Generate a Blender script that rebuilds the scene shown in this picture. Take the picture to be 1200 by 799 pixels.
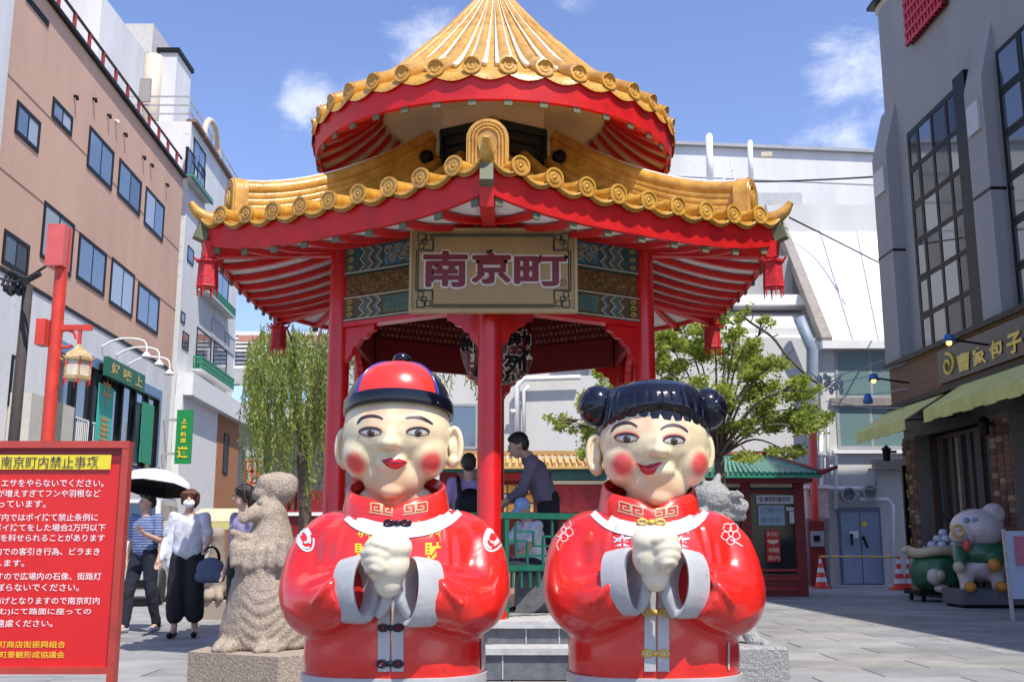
import bpy, bmesh, math, random
import numpy as np
from mathutils import Vector, Matrix, noise as mnoise
from mathutils.bvhtree import BVHTree
random.seed(7)
PI = math.pi
SC = bpy.context.scene
COL = SC.collection
for o in list(bpy.data.objects): bpy.data.objects.remove(o)

# ---------------------------------------------------------------- camera
FP = 1240.0                       # focal length in photo pixels (1200 wide)
PITCH = math.atan(240 / 1240)
CP, SP = math.cos(PITCH), math.sin(PITCH)
cam_d = bpy.data.cameras.new('camera'); cam = bpy.data.objects.new('camera', cam_d); COL.objects.link(cam)
cam_d.sensor_width = 36; cam_d.lens = FP / 1200 * 36
cam_d.clip_start = .05; cam_d.clip_end = 3000
cam.location = (0, 0, 1.0); cam.rotation_euler = (PI / 2 + PITCH, 0, 0)
SC.camera = cam

def ray(px, py):
    x = px - 600; u = 399.5 - py
    return Vector((x, FP * CP - u * SP, FP * SP + u * CP))
def atY(px, py, Y):
    r = ray(px, py); t = Y / r.y
    return Vector((r.x * t, Y, 1 + r.z * t))
def atZ(px, py, Z):
    r = ray(px, py); t = (Z - 1) / r.z
    return Vector((r.x * t, r.y * t, Z))
class Wall:                       # a vertical plane through p0 along direction d
    def __init__(s, p0, d, n=None):
        s.p = Vector((p0[0], p0[1], 0)); s.d = Vector((d[0], d[1], 0)).normalized()
        s.n = Vector((s.d.y, -s.d.x, 0)) if n is None else Vector(n)      # outward
    def k(s, px, py):             # pixel -> (distance along, height)
        r = ray(px, py); t = (s.n.dot(s.p)) / (s.n.x * r.x + s.n.y * r.y)
        P = Vector((r.x * t, r.y * t, 1 + r.z * t))
        return (P - s.p).dot(s.d), P.z
    def at(s, a, z, out=0):
        return s.p + s.d * a + s.n * out + Vector((0, 0, z))

# ---------------------------------------------------------------- light
SUN_AZ = Vector((.52, -.854)).normalized()    # horizontal direction towards the sun
SUN_EL = math.radians(60)
to_sun = Vector((SUN_AZ.x * math.cos(SUN_EL), SUN_AZ.y * math.cos(SUN_EL), math.sin(SUN_EL)))
sd = bpy.data.lights.new('sun', 'SUN'); sun = bpy.data.objects.new('sun', sd); COL.objects.link(sun)
sd.energy = 4.9; sd.angle = math.radians(.5); sd.color = (1, .95, .86)
sun.rotation_euler = (-to_sun).to_track_quat('-Z', 'Y').to_euler(); sun.location = (20, -20, 40)
W = bpy.data.worlds.new('World'); SC.world = W; W.use_nodes = True
nt = W.node_tree; N = nt.nodes; Lk = nt.links
bg = N['Background']
sky = N.new('ShaderNodeTexSky'); sky.sky_type = 'NISHITA'; sky.sun_disc = False
sky.sun_elevation = SUN_EL; sky.sun_rotation = math.atan2(SUN_AZ.x, SUN_AZ.y)
sky.air_density = 1.0; sky.dust_density = .6; sky.ozone_density = 2.0
tc = N.new('ShaderNodeTexCoord')
nz = N.new('ShaderNodeTexNoise'); nz.inputs['Scale'].default_value = 9; nz.inputs['Detail'].default_value = 11; nz.inputs['Roughness'].default_value = .68
nz.inputs['Distortion'].default_value = .35
mp = N.new('ShaderNodeMapping'); mp.inputs['Scale'].default_value = (1, 1, 2.0)
Lk.new(tc.outputs['Generated'], mp.inputs['Vector']); Lk.new(mp.outputs['Vector'], nz.inputs['Vector'])
# cumulus wisps: soft clusters about a few sky directions, broken up by noise
acc = None
for (px, py, rad, amt) in [(505, 40, .075, 1.0), (360, 130, .06, .95), (430, 118, .05, .8), (1015, 95, .085, 1.15), (985, 160, .07, .9), (665, 5, .05, .65), (350, 175, .03, .6),
                           (1400, 60, .2, 1), (-300, 100, .2, 1), (300, -500, .25, 1), (900, -600, .2, .9)]:
    c = ray(px, py).normalized()
    vd = N.new('ShaderNodeVectorMath'); vd.operation = 'DISTANCE'
    Lk.new(tc.outputs['Generated'], vd.inputs[0]); vd.inputs[1].default_value = c
    mr = N.new('ShaderNodeMapRange'); mr.interpolation_type = 'SMOOTHSTEP'
    Lk.new(vd.outputs['Value'], mr.inputs['Value'])
    mr.inputs['From Min'].default_value = 0; mr.inputs['From Max'].default_value = rad * 1.15
    mr.inputs['To Min'].default_value = amt; mr.inputs['To Max'].default_value = 0
    if acc is None: acc = mr.outputs['Result']
    else:
        mx = N.new('ShaderNodeMath'); mx.operation = 'MAXIMUM'
        Lk.new(acc, mx.inputs[0]); Lk.new(mr.outputs['Result'], mx.inputs[1]); acc = mx.outputs[0]
rp = N.new('ShaderNodeMapRange'); rp.interpolation_type = 'SMOOTHSTEP'
ad = N.new('ShaderNodeMath'); ad.operation = 'MULTIPLY_ADD'
Lk.new(acc, ad.inputs[0]); ad.inputs[1].default_value = .44; Lk.new(nz.outputs['Fac'], ad.inputs[2])
Lk.new(ad.outputs[0], rp.inputs['Value'])
rp.inputs['From Min'].default_value = .72; rp.inputs['From Max'].default_value = 1.08; rp.inputs['To Max'].default_value = .55
SKYTINT = (1.30, 1.25, 1.50, 1)
tint = N.new('ShaderNodeMix'); tint.data_type = 'RGBA'; tint.blend_type = 'MULTIPLY'; tint.inputs['Factor'].default_value = 1
Lk.new(sky.outputs['Color'], tint.inputs[6]); tint.inputs[7].default_value = SKYTINT
mixc = N.new('ShaderNodeMix'); mixc.data_type = 'RGBA'
Lk.new(rp.outputs['Result'], mixc.inputs['Factor']); Lk.new(tint.outputs[2], mixc.inputs[6]); mixc.inputs[7].default_value = (8.8, 9.0, 9.6, 1)
Lk.new(mixc.outputs[2], bg.inputs['Color']); bg.inputs['Strength'].default_value = .125
SC.view_settings.view_transform = 'Standard'; SC.view_settings.look = 'None'
SC.view_settings.exposure = 0.30; SC.view_settings.gamma = 1

# ---------------------------------------------------------------- materials
MATS = {}
def lin(c):                       # sRGB 0-255 -> linear
    return tuple((x / 255 / 12.92 if x / 255 <= .04045 else ((x / 255 + .055) / 1.055) ** 2.4) for x in c)
def mat(name, col, rough=.6, var=.12, scale=6.0, bump=.0, bscale=40.0, coat=0.0, metal=0.0, emit=None, alpha=None, col2=None, detail=5, spec=None, streak=0):
    if name in MATS: return MATS[name]
    m = bpy.data.materials.new(name); m.use_nodes = True; MATS[name] = m
    n = m.node_tree.nodes; l = m.node_tree.links; b = n['Principled BSDF']
    c = tuple(col) + (1,)
    if var > 0 or col2:
        t = n.new('ShaderNodeTexCoord'); z = n.new('ShaderNodeTexNoise'); z.inputs['Scale'].default_value = scale; z.inputs['Detail'].default_value = detail
        z.inputs['Roughness'].default_value = .62
        if streak:
            q = n.new('ShaderNodeMapping'); q.inputs['Scale'].default_value = (1, 1, 1 / streak); l.new(t.outputs['Object'], q.inputs['Vector']); l.new(q.outputs['Vector'], z.inputs['Vector'])
        else: l.new(t.outputs['Object'], z.inputs['Vector'])
        r = n.new('ShaderNodeValToRGB'); r.color_ramp.elements[0].position = .3; r.color_ramp.elements[1].position = .7
        c2 = tuple(col2) + (1,) if col2 else tuple(min(1, x * (1 + var)) for x in col) + (1,)
        r.color_ramp.elements[0].color = tuple(x * (1 - var) for x in col) + (1,); r.color_ramp.elements[1].color = c2
        l.new(z.outputs['Fac'], r.inputs['Fac']); l.new(r.outputs['Color'], b.inputs['Base Color'])
        rr = n.new('ShaderNodeMapRange'); l.new(z.outputs['Fac'], rr.inputs['Value'])
        rr.inputs['To Min'].default_value = max(.02, rough - .12); rr.inputs['To Max'].default_value = min(1, rough + .12)
        l.new(rr.outputs['Result'], b.inputs['Roughness'])
    else:
        b.inputs['Base Color'].default_value = c; b.inputs['Roughness'].default_value = rough
    b.inputs['Metallic'].default_value = metal
    if coat: b.inputs['Coat Weight'].default_value = coat; b.inputs['Coat Roughness'].default_value = .06
    if spec is not None: b.inputs['Specular IOR Level'].default_value = spec
    if emit: b.inputs['Emission Color'].default_value = tuple(emit[:3]) + (1,); b.inputs['Emission Strength'].default_value = emit[3]
    if bump:
        t = n.new('ShaderNodeTexCoord'); z = n.new('ShaderNodeTexNoise'); z.inputs['Scale'].default_value = bscale; z.inputs['Detail'].default_value = 6
        l.new(t.outputs['Object'], z.inputs['Vector'])
        u = n.new('ShaderNodeBump'); u.inputs['Strength'].default_value = bump; u.inputs['Distance'].default_value = .02
        l.new(z.outputs['Fac'], u.inputs['Height']); l.new(u.outputs['Normal'], b.inputs['Normal'])
    return m
red = mat('red_lacquer', (.62, .008, .008), .32, .16, 3, coat=.3)
red_roof = mat('red_painted_wood', (.66, .010, .010), .45, .2, 4, bump=.1)
red_dark = mat('dark_red_paint', (.22, .008, .012), .5, .25, 5, bump=.1)
gold = mat('yellow_glazed_tile', (.50, .235, .025), .32, .25, 7, coat=.3, col2=(.72, .40, .07), bump=.2, bscale=30, detail=9)
gold_dk = mat('ochre_glazed_relief', (.46, .25, .04), .32, .25, 9, coat=.3)
mortar = mat('white_mortar', (.78, .74, .66), .85, .15, 14, bump=.3)
cream = mat('cream_plaster', (.84, .76, .60), .8, .08, 3)
soffit = mat('white_soffit_board', (.80, .79, .77), .8, .1, 5)
greycap = mat('grey_green_end_paint', (.13, .135, .075), .6, .2, 9)
blackm = mat('black_paint', (.008, .008, .010), .4, .1, spec=.15)
white = mat('white_paint', (.78, .78, .77), .55, .06, 4)
wall_white = mat('white_render', (.62, .62, .61), .85, .13, .7, bump=.15, bscale=18, streak=5)
wall_grey = mat('grey_render', (.30, .30, .30), .85, .09, .9, bump=.2, bscale=20, streak=4)
wall_brown = mat('brown_stucco', (.58, .365, .26), .88, .09, .6, bump=.25, bscale=25, streak=4)
frame_dk = mat('dark_bronze_frame', (.010, .009, .009), .45, .1, spec=.2)
frame_gy = mat('grey_metal', (.33, .34, .35), .45, .12, 8)
steel = mat('galvanised_steel', (.5, .51, .53), .4, .15, 9, metal=.6)
gold_p = mat('gold_paint', (.62, .42, .08), .4, .1)
yellow_p = mat('yellow_paint', (.82, .60, .03), .45, .08)
green_p = mat('green_paint', (.012, .12, .075), .4, .12)
granite = mat('pink_grey_granite', (.27, .205, .15), .85, .35, 90, col2=(.46, .38, .30), bump=.4, bscale=70)
granite_g = mat('grey_granite', (.17, .17, .155), .8, .35, 110, col2=(.45, .44, .42), bump=.7, bscale=45)
step_dk = mat('dark_step_stone', (.12, .125, .135), .7, .25, 12, bump=.2)
step_lt = mat('light_step_edge', (.42, .42, .41), .75, .18, 12)
def leaf_mat(name, col, col2, tr):
    m = mat(name, col, .5, .3, 3, col2=col2); n = m.node_tree.nodes; l = m.node_tree.links
    t = n.new('ShaderNodeBsdfTranslucent'); t.inputs['Color'].default_value = tuple(tr) + (1,); x = n.new('ShaderNodeMixShader'); x.inputs['Fac'].default_value = .42
    l.new(n['Principled BSDF'].outputs[0], x.inputs[1]); l.new(t.outputs[0], x.inputs[2]); l.new(x.outputs[0], n['Material Output'].inputs['Surface']); return m
def wear(m, dirt, amt=.55, s1=70, s2=5):
    n = m.node_tree.nodes; l = m.node_tree.links; b = n['Principled BSDF']; t = n.new('ShaderNodeTexCoord')
    a = n.new('ShaderNodeTexNoise'); a.inputs['Scale'].default_value = s1; a.inputs['Detail'].default_value = 3; c = n.new('ShaderNodeTexNoise'); c.inputs['Scale'].default_value = s2; c.inputs['Detail'].default_value = 4
    for q in (a, c): l.new(t.outputs['Object'], q.inputs['Vector'])
    r1 = n.new('ShaderNodeMapRange'); r1.inputs['From Min'].default_value = .62; r1.inputs['From Max'].default_value = .70; l.new(a.outputs['Fac'], r1.inputs['Value'])
    r2 = n.new('ShaderNodeMapRange'); r2.inputs['From Min'].default_value = .48; r2.inputs['From Max'].default_value = .62; r2.inputs['To Max'].default_value = amt; l.new(c.outputs['Fac'], r2.inputs['Value'])
    x = n.new('ShaderNodeMath'); x.operation = 'MULTIPLY'; l.new(r1.outputs[0], x.inputs[0]); l.new(r2.outputs[0], x.inputs[1])
    mx = n.new('ShaderNodeMix'); mx.data_type = 'RGBA'; l.new(x.outputs[0], mx.inputs['Factor']); src = b.inputs['Base Color'].links[0].from_socket; l.new(src, mx.inputs[6]); mx.inputs[7].default_value = tuple(dirt) + (1,); l.new(mx.outputs[2], b.inputs['Base Color'])
wear(gold, (.12, .07, .02), .6, 45, 4); wear(red_roof, (.22, .03, .025), .5, 40, 3); wear(red, (.30, .03, .02), .4, 60, 4); wear(cream, (.25, .2, .14), .4, 30, 3); wear(wall_brown, (.30, .19, .14), .4, 14, 1.2); wear(wall_white, (.36, .35, .33), .4, 10, .8)
def glass(name, col, rough=.05):
    if name in MATS: return MATS[name]
    m = mat(name, col, rough, 0); m.node_tree.nodes['Principled BSDF'].inputs['Specular IOR Level'].default_value = .9
    m.node_tree.nodes['Principled BSDF'].inputs['Coat Weight'].default_value = .6; m.node_tree.nodes['Principled BSDF'].inputs['Coat Roughness'].default_value = .02
    return m
g_dark = glass('dark_window_glass', (.035, .05, .065)); g_blue = glass('bluish_window_glass', (.10, .15, .20)); g_pale = glass('curtained_window_glass', (.36, .40, .42), .15)
g_green = glass('green_tinted_glass', (.16, .25, .24), .15)

# ---------------------------------------------------------------- mesh helpers
WM = {}
def wm(o):
    return WM[o.name] if o is not None else Matrix.Identity(4)
def tagit(o, label=None, cat=None, group=None, kind=None):
    if label: o['label'] = label
    if cat: o['category'] = cat
    if group: o['group'] = group
    if kind: o['kind'] = kind
    return o
def root(name, loc, label, cat, group=None, rz=0, parent=None):
    o = bpy.data.objects.new(name, None); COL.objects.link(o); o.empty_display_size = .1
    o.location = loc; o.rotation_euler = (0, 0, rz)
    WM[o.name] = Matrix.Translation(Vector(loc)) @ Matrix.Rotation(rz, 4, 'Z')
    return tagit(o, label, cat, group)
def place(o, name, parent):
    WM[o.name] = wm(parent) @ o.matrix_basis
    if parent is not None: o.parent = parent
class MB:
    def __init__(s): s.v = []; s.f = []; s.mi = []; s.m = 0
    def face(s, pts):
        b = len(s.v); s.v += [tuple(p) for p in pts]; s.f.append(tuple(range(b, b + len(pts)))); s.mi.append(s.m)
    def add(s, vs, fs):
        b = len(s.v); s.v += [tuple(p) for p in vs]
        for f in fs: s.f.append(tuple(i + b for i in f)); s.mi.append(s.m)
        return s
    def box(s, c, size, rz=0, M=None):
        hx, hy, hz = size[0] / 2, size[1] / 2, size[2] / 2
        vs = [Vector((x * hx, y * hy, z * hz)) for x in (-1, 1) for y in (-1, 1) for z in (-1, 1)]
        R = M if M is not None else Matrix.Rotation(rz, 3, 'Z')
        vs = [R @ v + Vector(c) for v in vs]
        return s.add(vs, [(0, 1, 3, 2), (4, 6, 7, 5), (0, 4, 5, 1), (2, 3, 7, 6), (0, 2, 6, 4), (1, 5, 7, 3)])
    def box2(s, a, b):
        return s.box([(a[i] + b[i]) / 2 for i in range(3)], [abs(b[i] - a[i]) for i in range(3)])
    def obox(s, o, u, v, w):      # box from corner o and three edge vectors
        o, u, v, w = map(Vector, (o, u, v, w))
        return s.add([o, o + w, o + v, o + v + w, o + u, o + u + w, o + u + v, o + u + v + w],
                     [(0, 1, 3, 2), (4, 6, 7, 5), (0, 4, 5, 1), (2, 3, 7, 6), (0, 2, 6, 4), (1, 5, 7, 3)])
    def beam(s, a, b, w, h, up=(0, 0, 1)):
        a, b = Vector(a), Vector(b); d = (b - a); dn = d.normalized(); u = Vector(up)
        sd_ = dn.cross(u)
        if sd_.length < 1e-4: sd_ = Vector((1, 0, 0))
        sd_.normalize(); u = sd_.cross(dn).normalized()
        return s.obox(a - sd_ * w / 2 - u * h / 2, d, sd_ * w, u * h)
    def tube(s, path, r, n=10, cap=True, closed=False, sx=1.0):
        path = [Vector(p) for p in path]; L = len(path)
        rr = r if isinstance(r, (list, tuple)) else [r] * L
        up = None; rings = []
        for i in range(L):
            if closed: t = path[(i + 1) % L] - path[i - 1]
            else: t = path[min(i + 1, L - 1)] - path[max(i - 1, 0)]
            t = t.normalized() if t.length > 1e-9 else Vector((0, 0, 1))
            if up is None:
                up = Vector((0, 0, 1)) if abs(t.z) < .9 else Vector((0, 1, 0))
            a = t.cross(up); 
            if a.length < 1e-6: a = t.orthogonal()
            a.normalize(); up = a.cross(t).normalized()
            rings.append([path[i] + (a * math.cos(2 * PI * k / n) * sx + up * math.sin(2 * PI * k / n)) * rr[i] for k in range(n)])
        vs = [p for q in rings for p in q]; fs = []
        for i in range(L - (0 if closed else 1)):
            j = (i + 1) % L
            for k in range(n): fs.append((i * n + k, i * n + (k + 1) % n, j * n + (k + 1) % n, j * n + k))
        if cap and not closed: fs.append(tuple(range(n))[::-1]); fs.append(tuple((L - 1) * n + k for k in range(n)))
        return s.add(vs, fs)
    def lathe(s, prof, c=(0, 0, 0), n=24, a0=0, a1=2 * PI, sy=1.0, M=None):
        full = abs(a1 - a0 - 2 * PI) < 1e-6; m = n if full else n + 1
        vs = []
        for (r, z) in prof:
            for k in range(m):
                a = a0 + (a1 - a0) * k / n
                p = Vector((r * math.cos(a), r * math.sin(a) * sy, z))
                if M is not None: p = M @ p
                vs.append(p + Vector(c))
        fs = []
        for i in range(len(prof) - 1):
            for k in range(n):
                k2 = (k + 1) % m
                fs.append((i * m + k, i * m + k2, (i + 1) * m + k2, (i + 1) * m + k))
        return s.add(vs, fs)
    def ell(s, c, r, n=16, M=None):
        c = Vector(c); vs = []; fs = []; h = n // 2
        for i in range(h + 1):
            th = PI * i / h
            for k in range(n):
                a = 2 * PI * k / n
                p = Vector((math.sin(th) * math.cos(a) * r[0], math.sin(th) * math.sin(a) * r[1], math.cos(th) * r[2]))
                if M is not None: p = M @ p
                vs.append(p + c)
        for i in range(h):
            for k in range(n): fs.append((i * n + k, (i + 1) * n + k, (i + 1) * n + (k + 1) % n, i * n + (k + 1) % n))
        return s.add(vs, fs)
    def cap(s, a, ra, b, rb, n=12, sx=1.0):      # tapered capsule
        a, b = Vector(a), Vector(b); d = b - a; L = d.length
        if L < 1e-6: return s.ell(a, (ra, ra, ra), n)
        dn = d / L; path = []; rr = []
        for i in range(5):
            t = PI / 2 * i / 4; path.append(a - dn * ra * math.cos(t)); rr.append(max(1e-4, ra * math.sin(t)))
        for i in range(5):
            t = PI / 2 * i / 4; path.append(b + dn * rb * math.sin(t)); rr.append(max(1e-4, rb * math.cos(t)))
        return s.tube(path, rr, n, sx=sx)
    def prism(s, poly, o, u, v, w):   # 2-D polygon in (u,v) from o, extruded by w
        o, u, v, w = map(Vector, (o, u, v, w)); n = len(poly)
        a = [o + u * p[0] + v * p[1] for p in poly]; b = [p + w for p in a]
        return s.add(a + b, [tuple(range(n))[::-1], tuple(range(n, 2 * n))] + [(i, (i + 1) % n, n + (i + 1) % n, n + i) for i in range(n)])
    def build(s, name, m, parent=None, smooth=False, label=None, cat=None, group=None, kind=None, angle=None, origin=None):
        me = bpy.data.meshes.new(name)
        iv = wm(parent).inverted()
        if origin is not None:
            Lo = iv @ Vector(origin)
            vs = [iv @ Vector(p) - Lo for p in s.v]
        else: vs = [iv @ Vector(p) for p in s.v] if parent is not None else s.v
        me.from_pydata([tuple(v) for v in vs], [], s.f)
        ms = m if isinstance(m, (list, tuple)) else [m]
        for q in ms: me.materials.append(q)
        if len(ms) > 1: me.polygons.foreach_set('material_index', s.mi)
        bm = bmesh.new(); bm.from_mesh(me); 
        bmesh.ops.recalc_face_normals(bm, faces=bm.faces); bm.to_mesh(me); bm.free()
        if smooth:
            me.polygons.foreach_set('use_smooth', [True] * len(me.polygons))
            if angle: me.set_sharp_from_angle(angle=math.radians(angle))
        me.update()
        o = bpy.data.objects.new(name, me); COL.objects.link(o)
        if origin is not None: o.location = Lo
        place(o, name, parent)
        return tagit(o, label, cat, group, kind)
def remesh(mb, voxel, smooth=4, fac=.5):
    me = bpy.data.meshes.new('tmp'); me.from_pydata(mb.v, [], mb.f)
    bm = bmesh.new(); bm.from_mesh(me); bmesh.ops.remove_doubles(bm, verts=bm.verts, dist=1e-6); bmesh.ops.recalc_face_normals(bm, faces=bm.faces); bm.to_mesh(me); bm.free()
    o = bpy.data.objects.new('tmp', me); COL.objects.link(o)
    r = o.modifiers.new('r', 'REMESH'); r.mode = 'VOXEL'; r.voxel_size = voxel
    if smooth:
        q = o.modifiers.new('s', 'SMOOTH'); q.iterations = smooth; q.factor = fac
    dg = bpy.context.evaluated_depsgraph_get(); e = o.evaluated_get(dg)
    nm = bpy.data.meshes.new_from_object(e)
    bpy.data.objects.remove(o); bpy.data.meshes.remove(me)
    return nm
def blob(name, mb, m, parent, voxel, smooth=4, fac=.5, disp=None, **kw):
    nm = remesh(mb, voxel, smooth, fac); iv = wm(parent).inverted() if parent is not None else Matrix.Identity(4)
    if disp:
        N_ = len(nm.vertices); A_ = np.empty(N_ * 3, np.float32); nm.vertices.foreach_get('co', A_); A_ = A_.reshape(-1, 3)
        Q_ = np.empty(N_ * 3, np.float32); nm.vertex_normals.foreach_get('vector', Q_); Q_ = Q_.reshape(-1, 3)
        A_ = A_ + Q_ * np.asarray(disp(A_))[:, None]; nm.vertices.foreach_set('co', A_.astype(np.float32).ravel()); nm.update()
    nm.transform(iv); nm.materials.clear(); nm.materials.append(m)
    nm.polygons.foreach_set('use_smooth', [True] * len(nm.polygons)); nm.name = name
    o = bpy.data.objects.new(name, nm); COL.objects.link(o); place(o, name, parent)
    return tagit(o, kw.get('label'), kw.get('cat'), kw.get('group'), kw.get('kind'))
def bvh(objs):
    vs = []; fs = []
    for o in objs:
        b = len(vs); M = wm(o); vs += [M @ v.co for v in o.data.vertices]; fs += [tuple(i + b for i in p.vertices) for p in o.data.polygons]
    return BVHTree.FromPolygons(vs, fs)
def dup(o, parent, loc=None, rz=None):
    c = o.copy(); COL.objects.link(c)
    if parent is not None: c.parent = parent
    if loc is not None: c.location = loc
    if rz is not None: c.rotation_euler[2] = rz
    WM[c.name] = wm(parent) @ c.matrix_basis
    return c
def dup_tree(o, parent=None, loc=None, rz=None, label=None):
    c = dup(o, parent, loc, rz)
    if label: c['label'] = label
    for ch in list(o.children): dup_tree(ch, c)
    return c
# ---- lettering from Blender's own font
TXC = {}
def text2d(s, offset=0.0):
    key = (s, offset)
    if key in TXC: return TXC[key]
    cu = bpy.data.curves.new('t', 'FONT'); cu.body = s; cu.size = 1; cu.offset = offset; cu.resolution_u = 3
    o = bpy.data.objects.new('t', cu); COL.objects.link(o)
    dg = bpy.context.evaluated_depsgraph_get(); me = bpy.data.meshes.new_from_object(o.evaluated_get(dg))
    vs = [(v.co.x, v.co.y) for v in me.vertices]; fs = [tuple(p.vertices) for p in me.polygons]
    bpy.data.objects.remove(o); bpy.data.meshes.remove(me)
    TXC[key] = (vs, fs); return vs, fs
def text_on(mb, s, o, u, v, n, off=.002, bold=0.0, fit=None, right=False):
    """lettering whose bounding box is fitted to |u| x |v| (or height |v| when fit is None); o = lower left (lower right if right)."""
    vs, fs = text2d(s, bold)
    if not vs: return
    x0 = min(p[0] for p in vs); x1 = max(p[0] for p in vs); y0 = min(p[1] for p in vs); y1 = max(p[1] for p in vs)
    o, u, v, n = Vector(o), Vector(u), Vector(v), Vector(n)
    sx = 1 / (x1 - x0); sy = 1 / (y1 - y0)
    mb.add([o + u * ((p[0] - x0) * sx) + v * ((p[1] - y0) * sy) + n * off for p in vs], fs)
def bold_text(mb, s, o, u, v, n, off, r):
    """lettering thickened by flat rounded strokes run along its own outline"""
    vs, fs = text2d(s, 0.0); x0 = min(p[0] for p in vs); x1 = max(p[0] for p in vs); y0 = min(p[1] for p in vs); y1 = max(p[1] for p in vs)
    o, u, v, n = Vector(o), Vector(u), Vector(v), Vector(n).normalized(); un, vn = u.normalized(), v.normalized()
    P = [o + u * ((p[0] - x0) / (x1 - x0)) + v * ((p[1] - y0) / (y1 - y0)) + n * off for p in vs]; mb.add(P, fs)
    ec = {}
    for f in fs:
        for a, b in zip(f, f[1:] + f[:1]): k = (min(a, b), max(a, b)); ec[k] = ec.get(k, 0) + 1
    for (a, b), c in ec.items():
        if c == 1:
            d = (P[b] - P[a]); L = d.length
            if L < 1e-6: continue
            d /= L; s_ = d.cross(n); A = P[a] - n * .0005; B = P[b] - n * .0005; j = n * (.0003 * ((a * 7 + b) % 5))
            pts = [A + (s_ * math.cos(t) - d * math.sin(t)) * r + j for t in (0, PI / 3, PI / 2, 2 * PI / 3, PI)] + [B + (s_ * math.cos(t) - d * math.sin(t)) * r + j for t in (PI, 4 * PI / 3, 3 * PI / 2, 5 * PI / 3, 0)]
            mb.face(pts)
# ---- paint applied on a curved surface: shapes given by outline, thickness kept on the surface
def cast(tree, px, py, off):
    r = ray(px, py).normalized(); h = tree.ray_cast(Vector((0, 0, 1)), r)
    if h[0] is None: return None
    return h[0] + h[1] * off if h[1].dot(r) < 0 else h[0] - h[1] * off
def patch(mb, tree, outline, off=.0015, rings=5):
    cx = sum(p[0] for p in outline) / len(outline); cy = sum(p[1] for p in outline) / len(outline); n = len(outline)
    vs = []; ok = True
    for i in range(rings + 1):
        t = i / rings
        for (x, y) in outline:
            p = cast(tree, cx + (x - cx) * t, cy + (y - cy) * t, off if i < rings else off * .2)
            if p is None: return
            vs.append(p)
    fs = [(i * n + k, i * n + (k + 1) % n, (i + 1) * n + (k + 1) % n, (i + 1) * n + k) for i in range(rings) for k in range(n)]
    mb.add(vs, fs)
def spline(pts, k=6, closed=False):
    out = []; n = len(pts)
    for i in range(n if closed else n - 1):
        g = (lambda j: pts[j % n]) if closed else (lambda j: pts[min(max(j, 0), n - 1)])
        p0, p1, p2, p3 = g(i - 1), g(i), g(i + 1), g(i + 2)
        for j in range(k):
            t = j / k
            out.append(tuple(.5 * (2 * b + (c - a) * t + (2 * a - 5 * b + 4 * c - d) * t * t + (3 * b - a - 3 * c + d) * t ** 3) for a, b, c, d in zip(p0, p1, p2, p3)))
    if not closed: out.append(tuple(pts[-1]))
    return out
def stroke(mb, tree, pts, w, off=.0015, taper=False, closed=False, n3=3, step=2.0):
    if closed: pts = list(pts) + [pts[0]]
    q = []
    for a, b in zip(pts[:-1], pts[1:]):
        L = math.hypot(b[0] - a[0], b[1] - a[1]); m = max(1, int(L / step))
        q += [(a[0] + (b[0] - a[0]) * i / m, a[1] + (b[1] - a[1]) * i / m) for i in range(m)]
    q.append(pts[-1]); rows = []
    for i, p in enumerate(q):
        a = q[max(i - 1, 0)]; b = q[min(i + 1, len(q) - 1)]; dx, dy = b[0] - a[0], b[1] - a[1]; L = math.hypot(dx, dy) or 1
        nx, ny = -dy / L, dx / L; ww = w * (math.sin(PI * (.08 + .84 * i / (len(q) - 1))) ** .6 if taper else 1)
        row = [cast(tree, p[0] + nx * ww * s_, p[1] + ny * ww * s_, off) for s_ in (-.5, 0, .5)]
        rows.append(row)
    for r0, r1 in zip(rows[:-1], rows[1:]):
        for j in range(2):
            c = [r0[j], r0[j + 1], r1[j + 1], r1[j]]
            if all(x is not None for x in c) and (c[0] - c[2]).length < .05: mb.face(c)
def text_cast(mb, tree, s, x0, y0, x1, y1, off=.0015, bold=.02, shear=0):
    vs, fs = text2d(s, bold)
    a0 = min(p[0] for p in vs); a1 = max(p[0] for p in vs); b0 = min(p[1] for p in vs); b1 = max(p[1] for p in vs)
    out = [cast(tree, x0 + (p[0] - a0) / (a1 - a0) * (x1 - x0), y1 - (p[1] - b0) / (b1 - b0) * (y1 - y0) + shear * (p[0] - a0) / (a1 - a0), off) for p in vs]
    for f in fs:
        if all(out[i] is not None for i in f): mb.face([out[i] for i in f])
# ================================================================ ground
PAVE = mat('granite_paving', (.20, .20, .205), .75, .22, 1.1, col2=(.31, .31, .31), bump=.35, bscale=60, detail=9)
PAVE2 = mat('granite_paving_pale', (.24, .24, .24), .75, .2, 1.3, col2=(.35, .35, .345), bump=.35, bscale=55, detail=9)
PAVE3 = mat('granite_paving_warm', (.22, .21, .20), .78, .2, 1.5, col2=(.33, .32, .30), bump=.35, bscale=50, detail=9)
JOINT = mat('paving_joint', (.13, .13, .13), .9, .2, 3)
for m_ in (PAVE, PAVE2, PAVE3):      # grain and stains run on across the joints (positions in the world, metres)
    n_ = m_.node_tree.nodes; l_ = m_.node_tree.links
    wear(m_, (.10, .10, .095), .5, 9, 1.1)
    ge = n_.new('ShaderNodeNewGeometry')
    for tcn in [q for q in n_ if q.type == 'TEX_COORD']:
        for lk in list(tcn.outputs['Object'].links): l_.new(ge.outputs['Position'], lk.to_socket)
g = MB(); g.face([(-400, -60, 0), (400, -60, 0), (400, 900, 0), (-400, 900, 0)])
ground = g.build('ground', JOINT, kind='structure')
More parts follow.
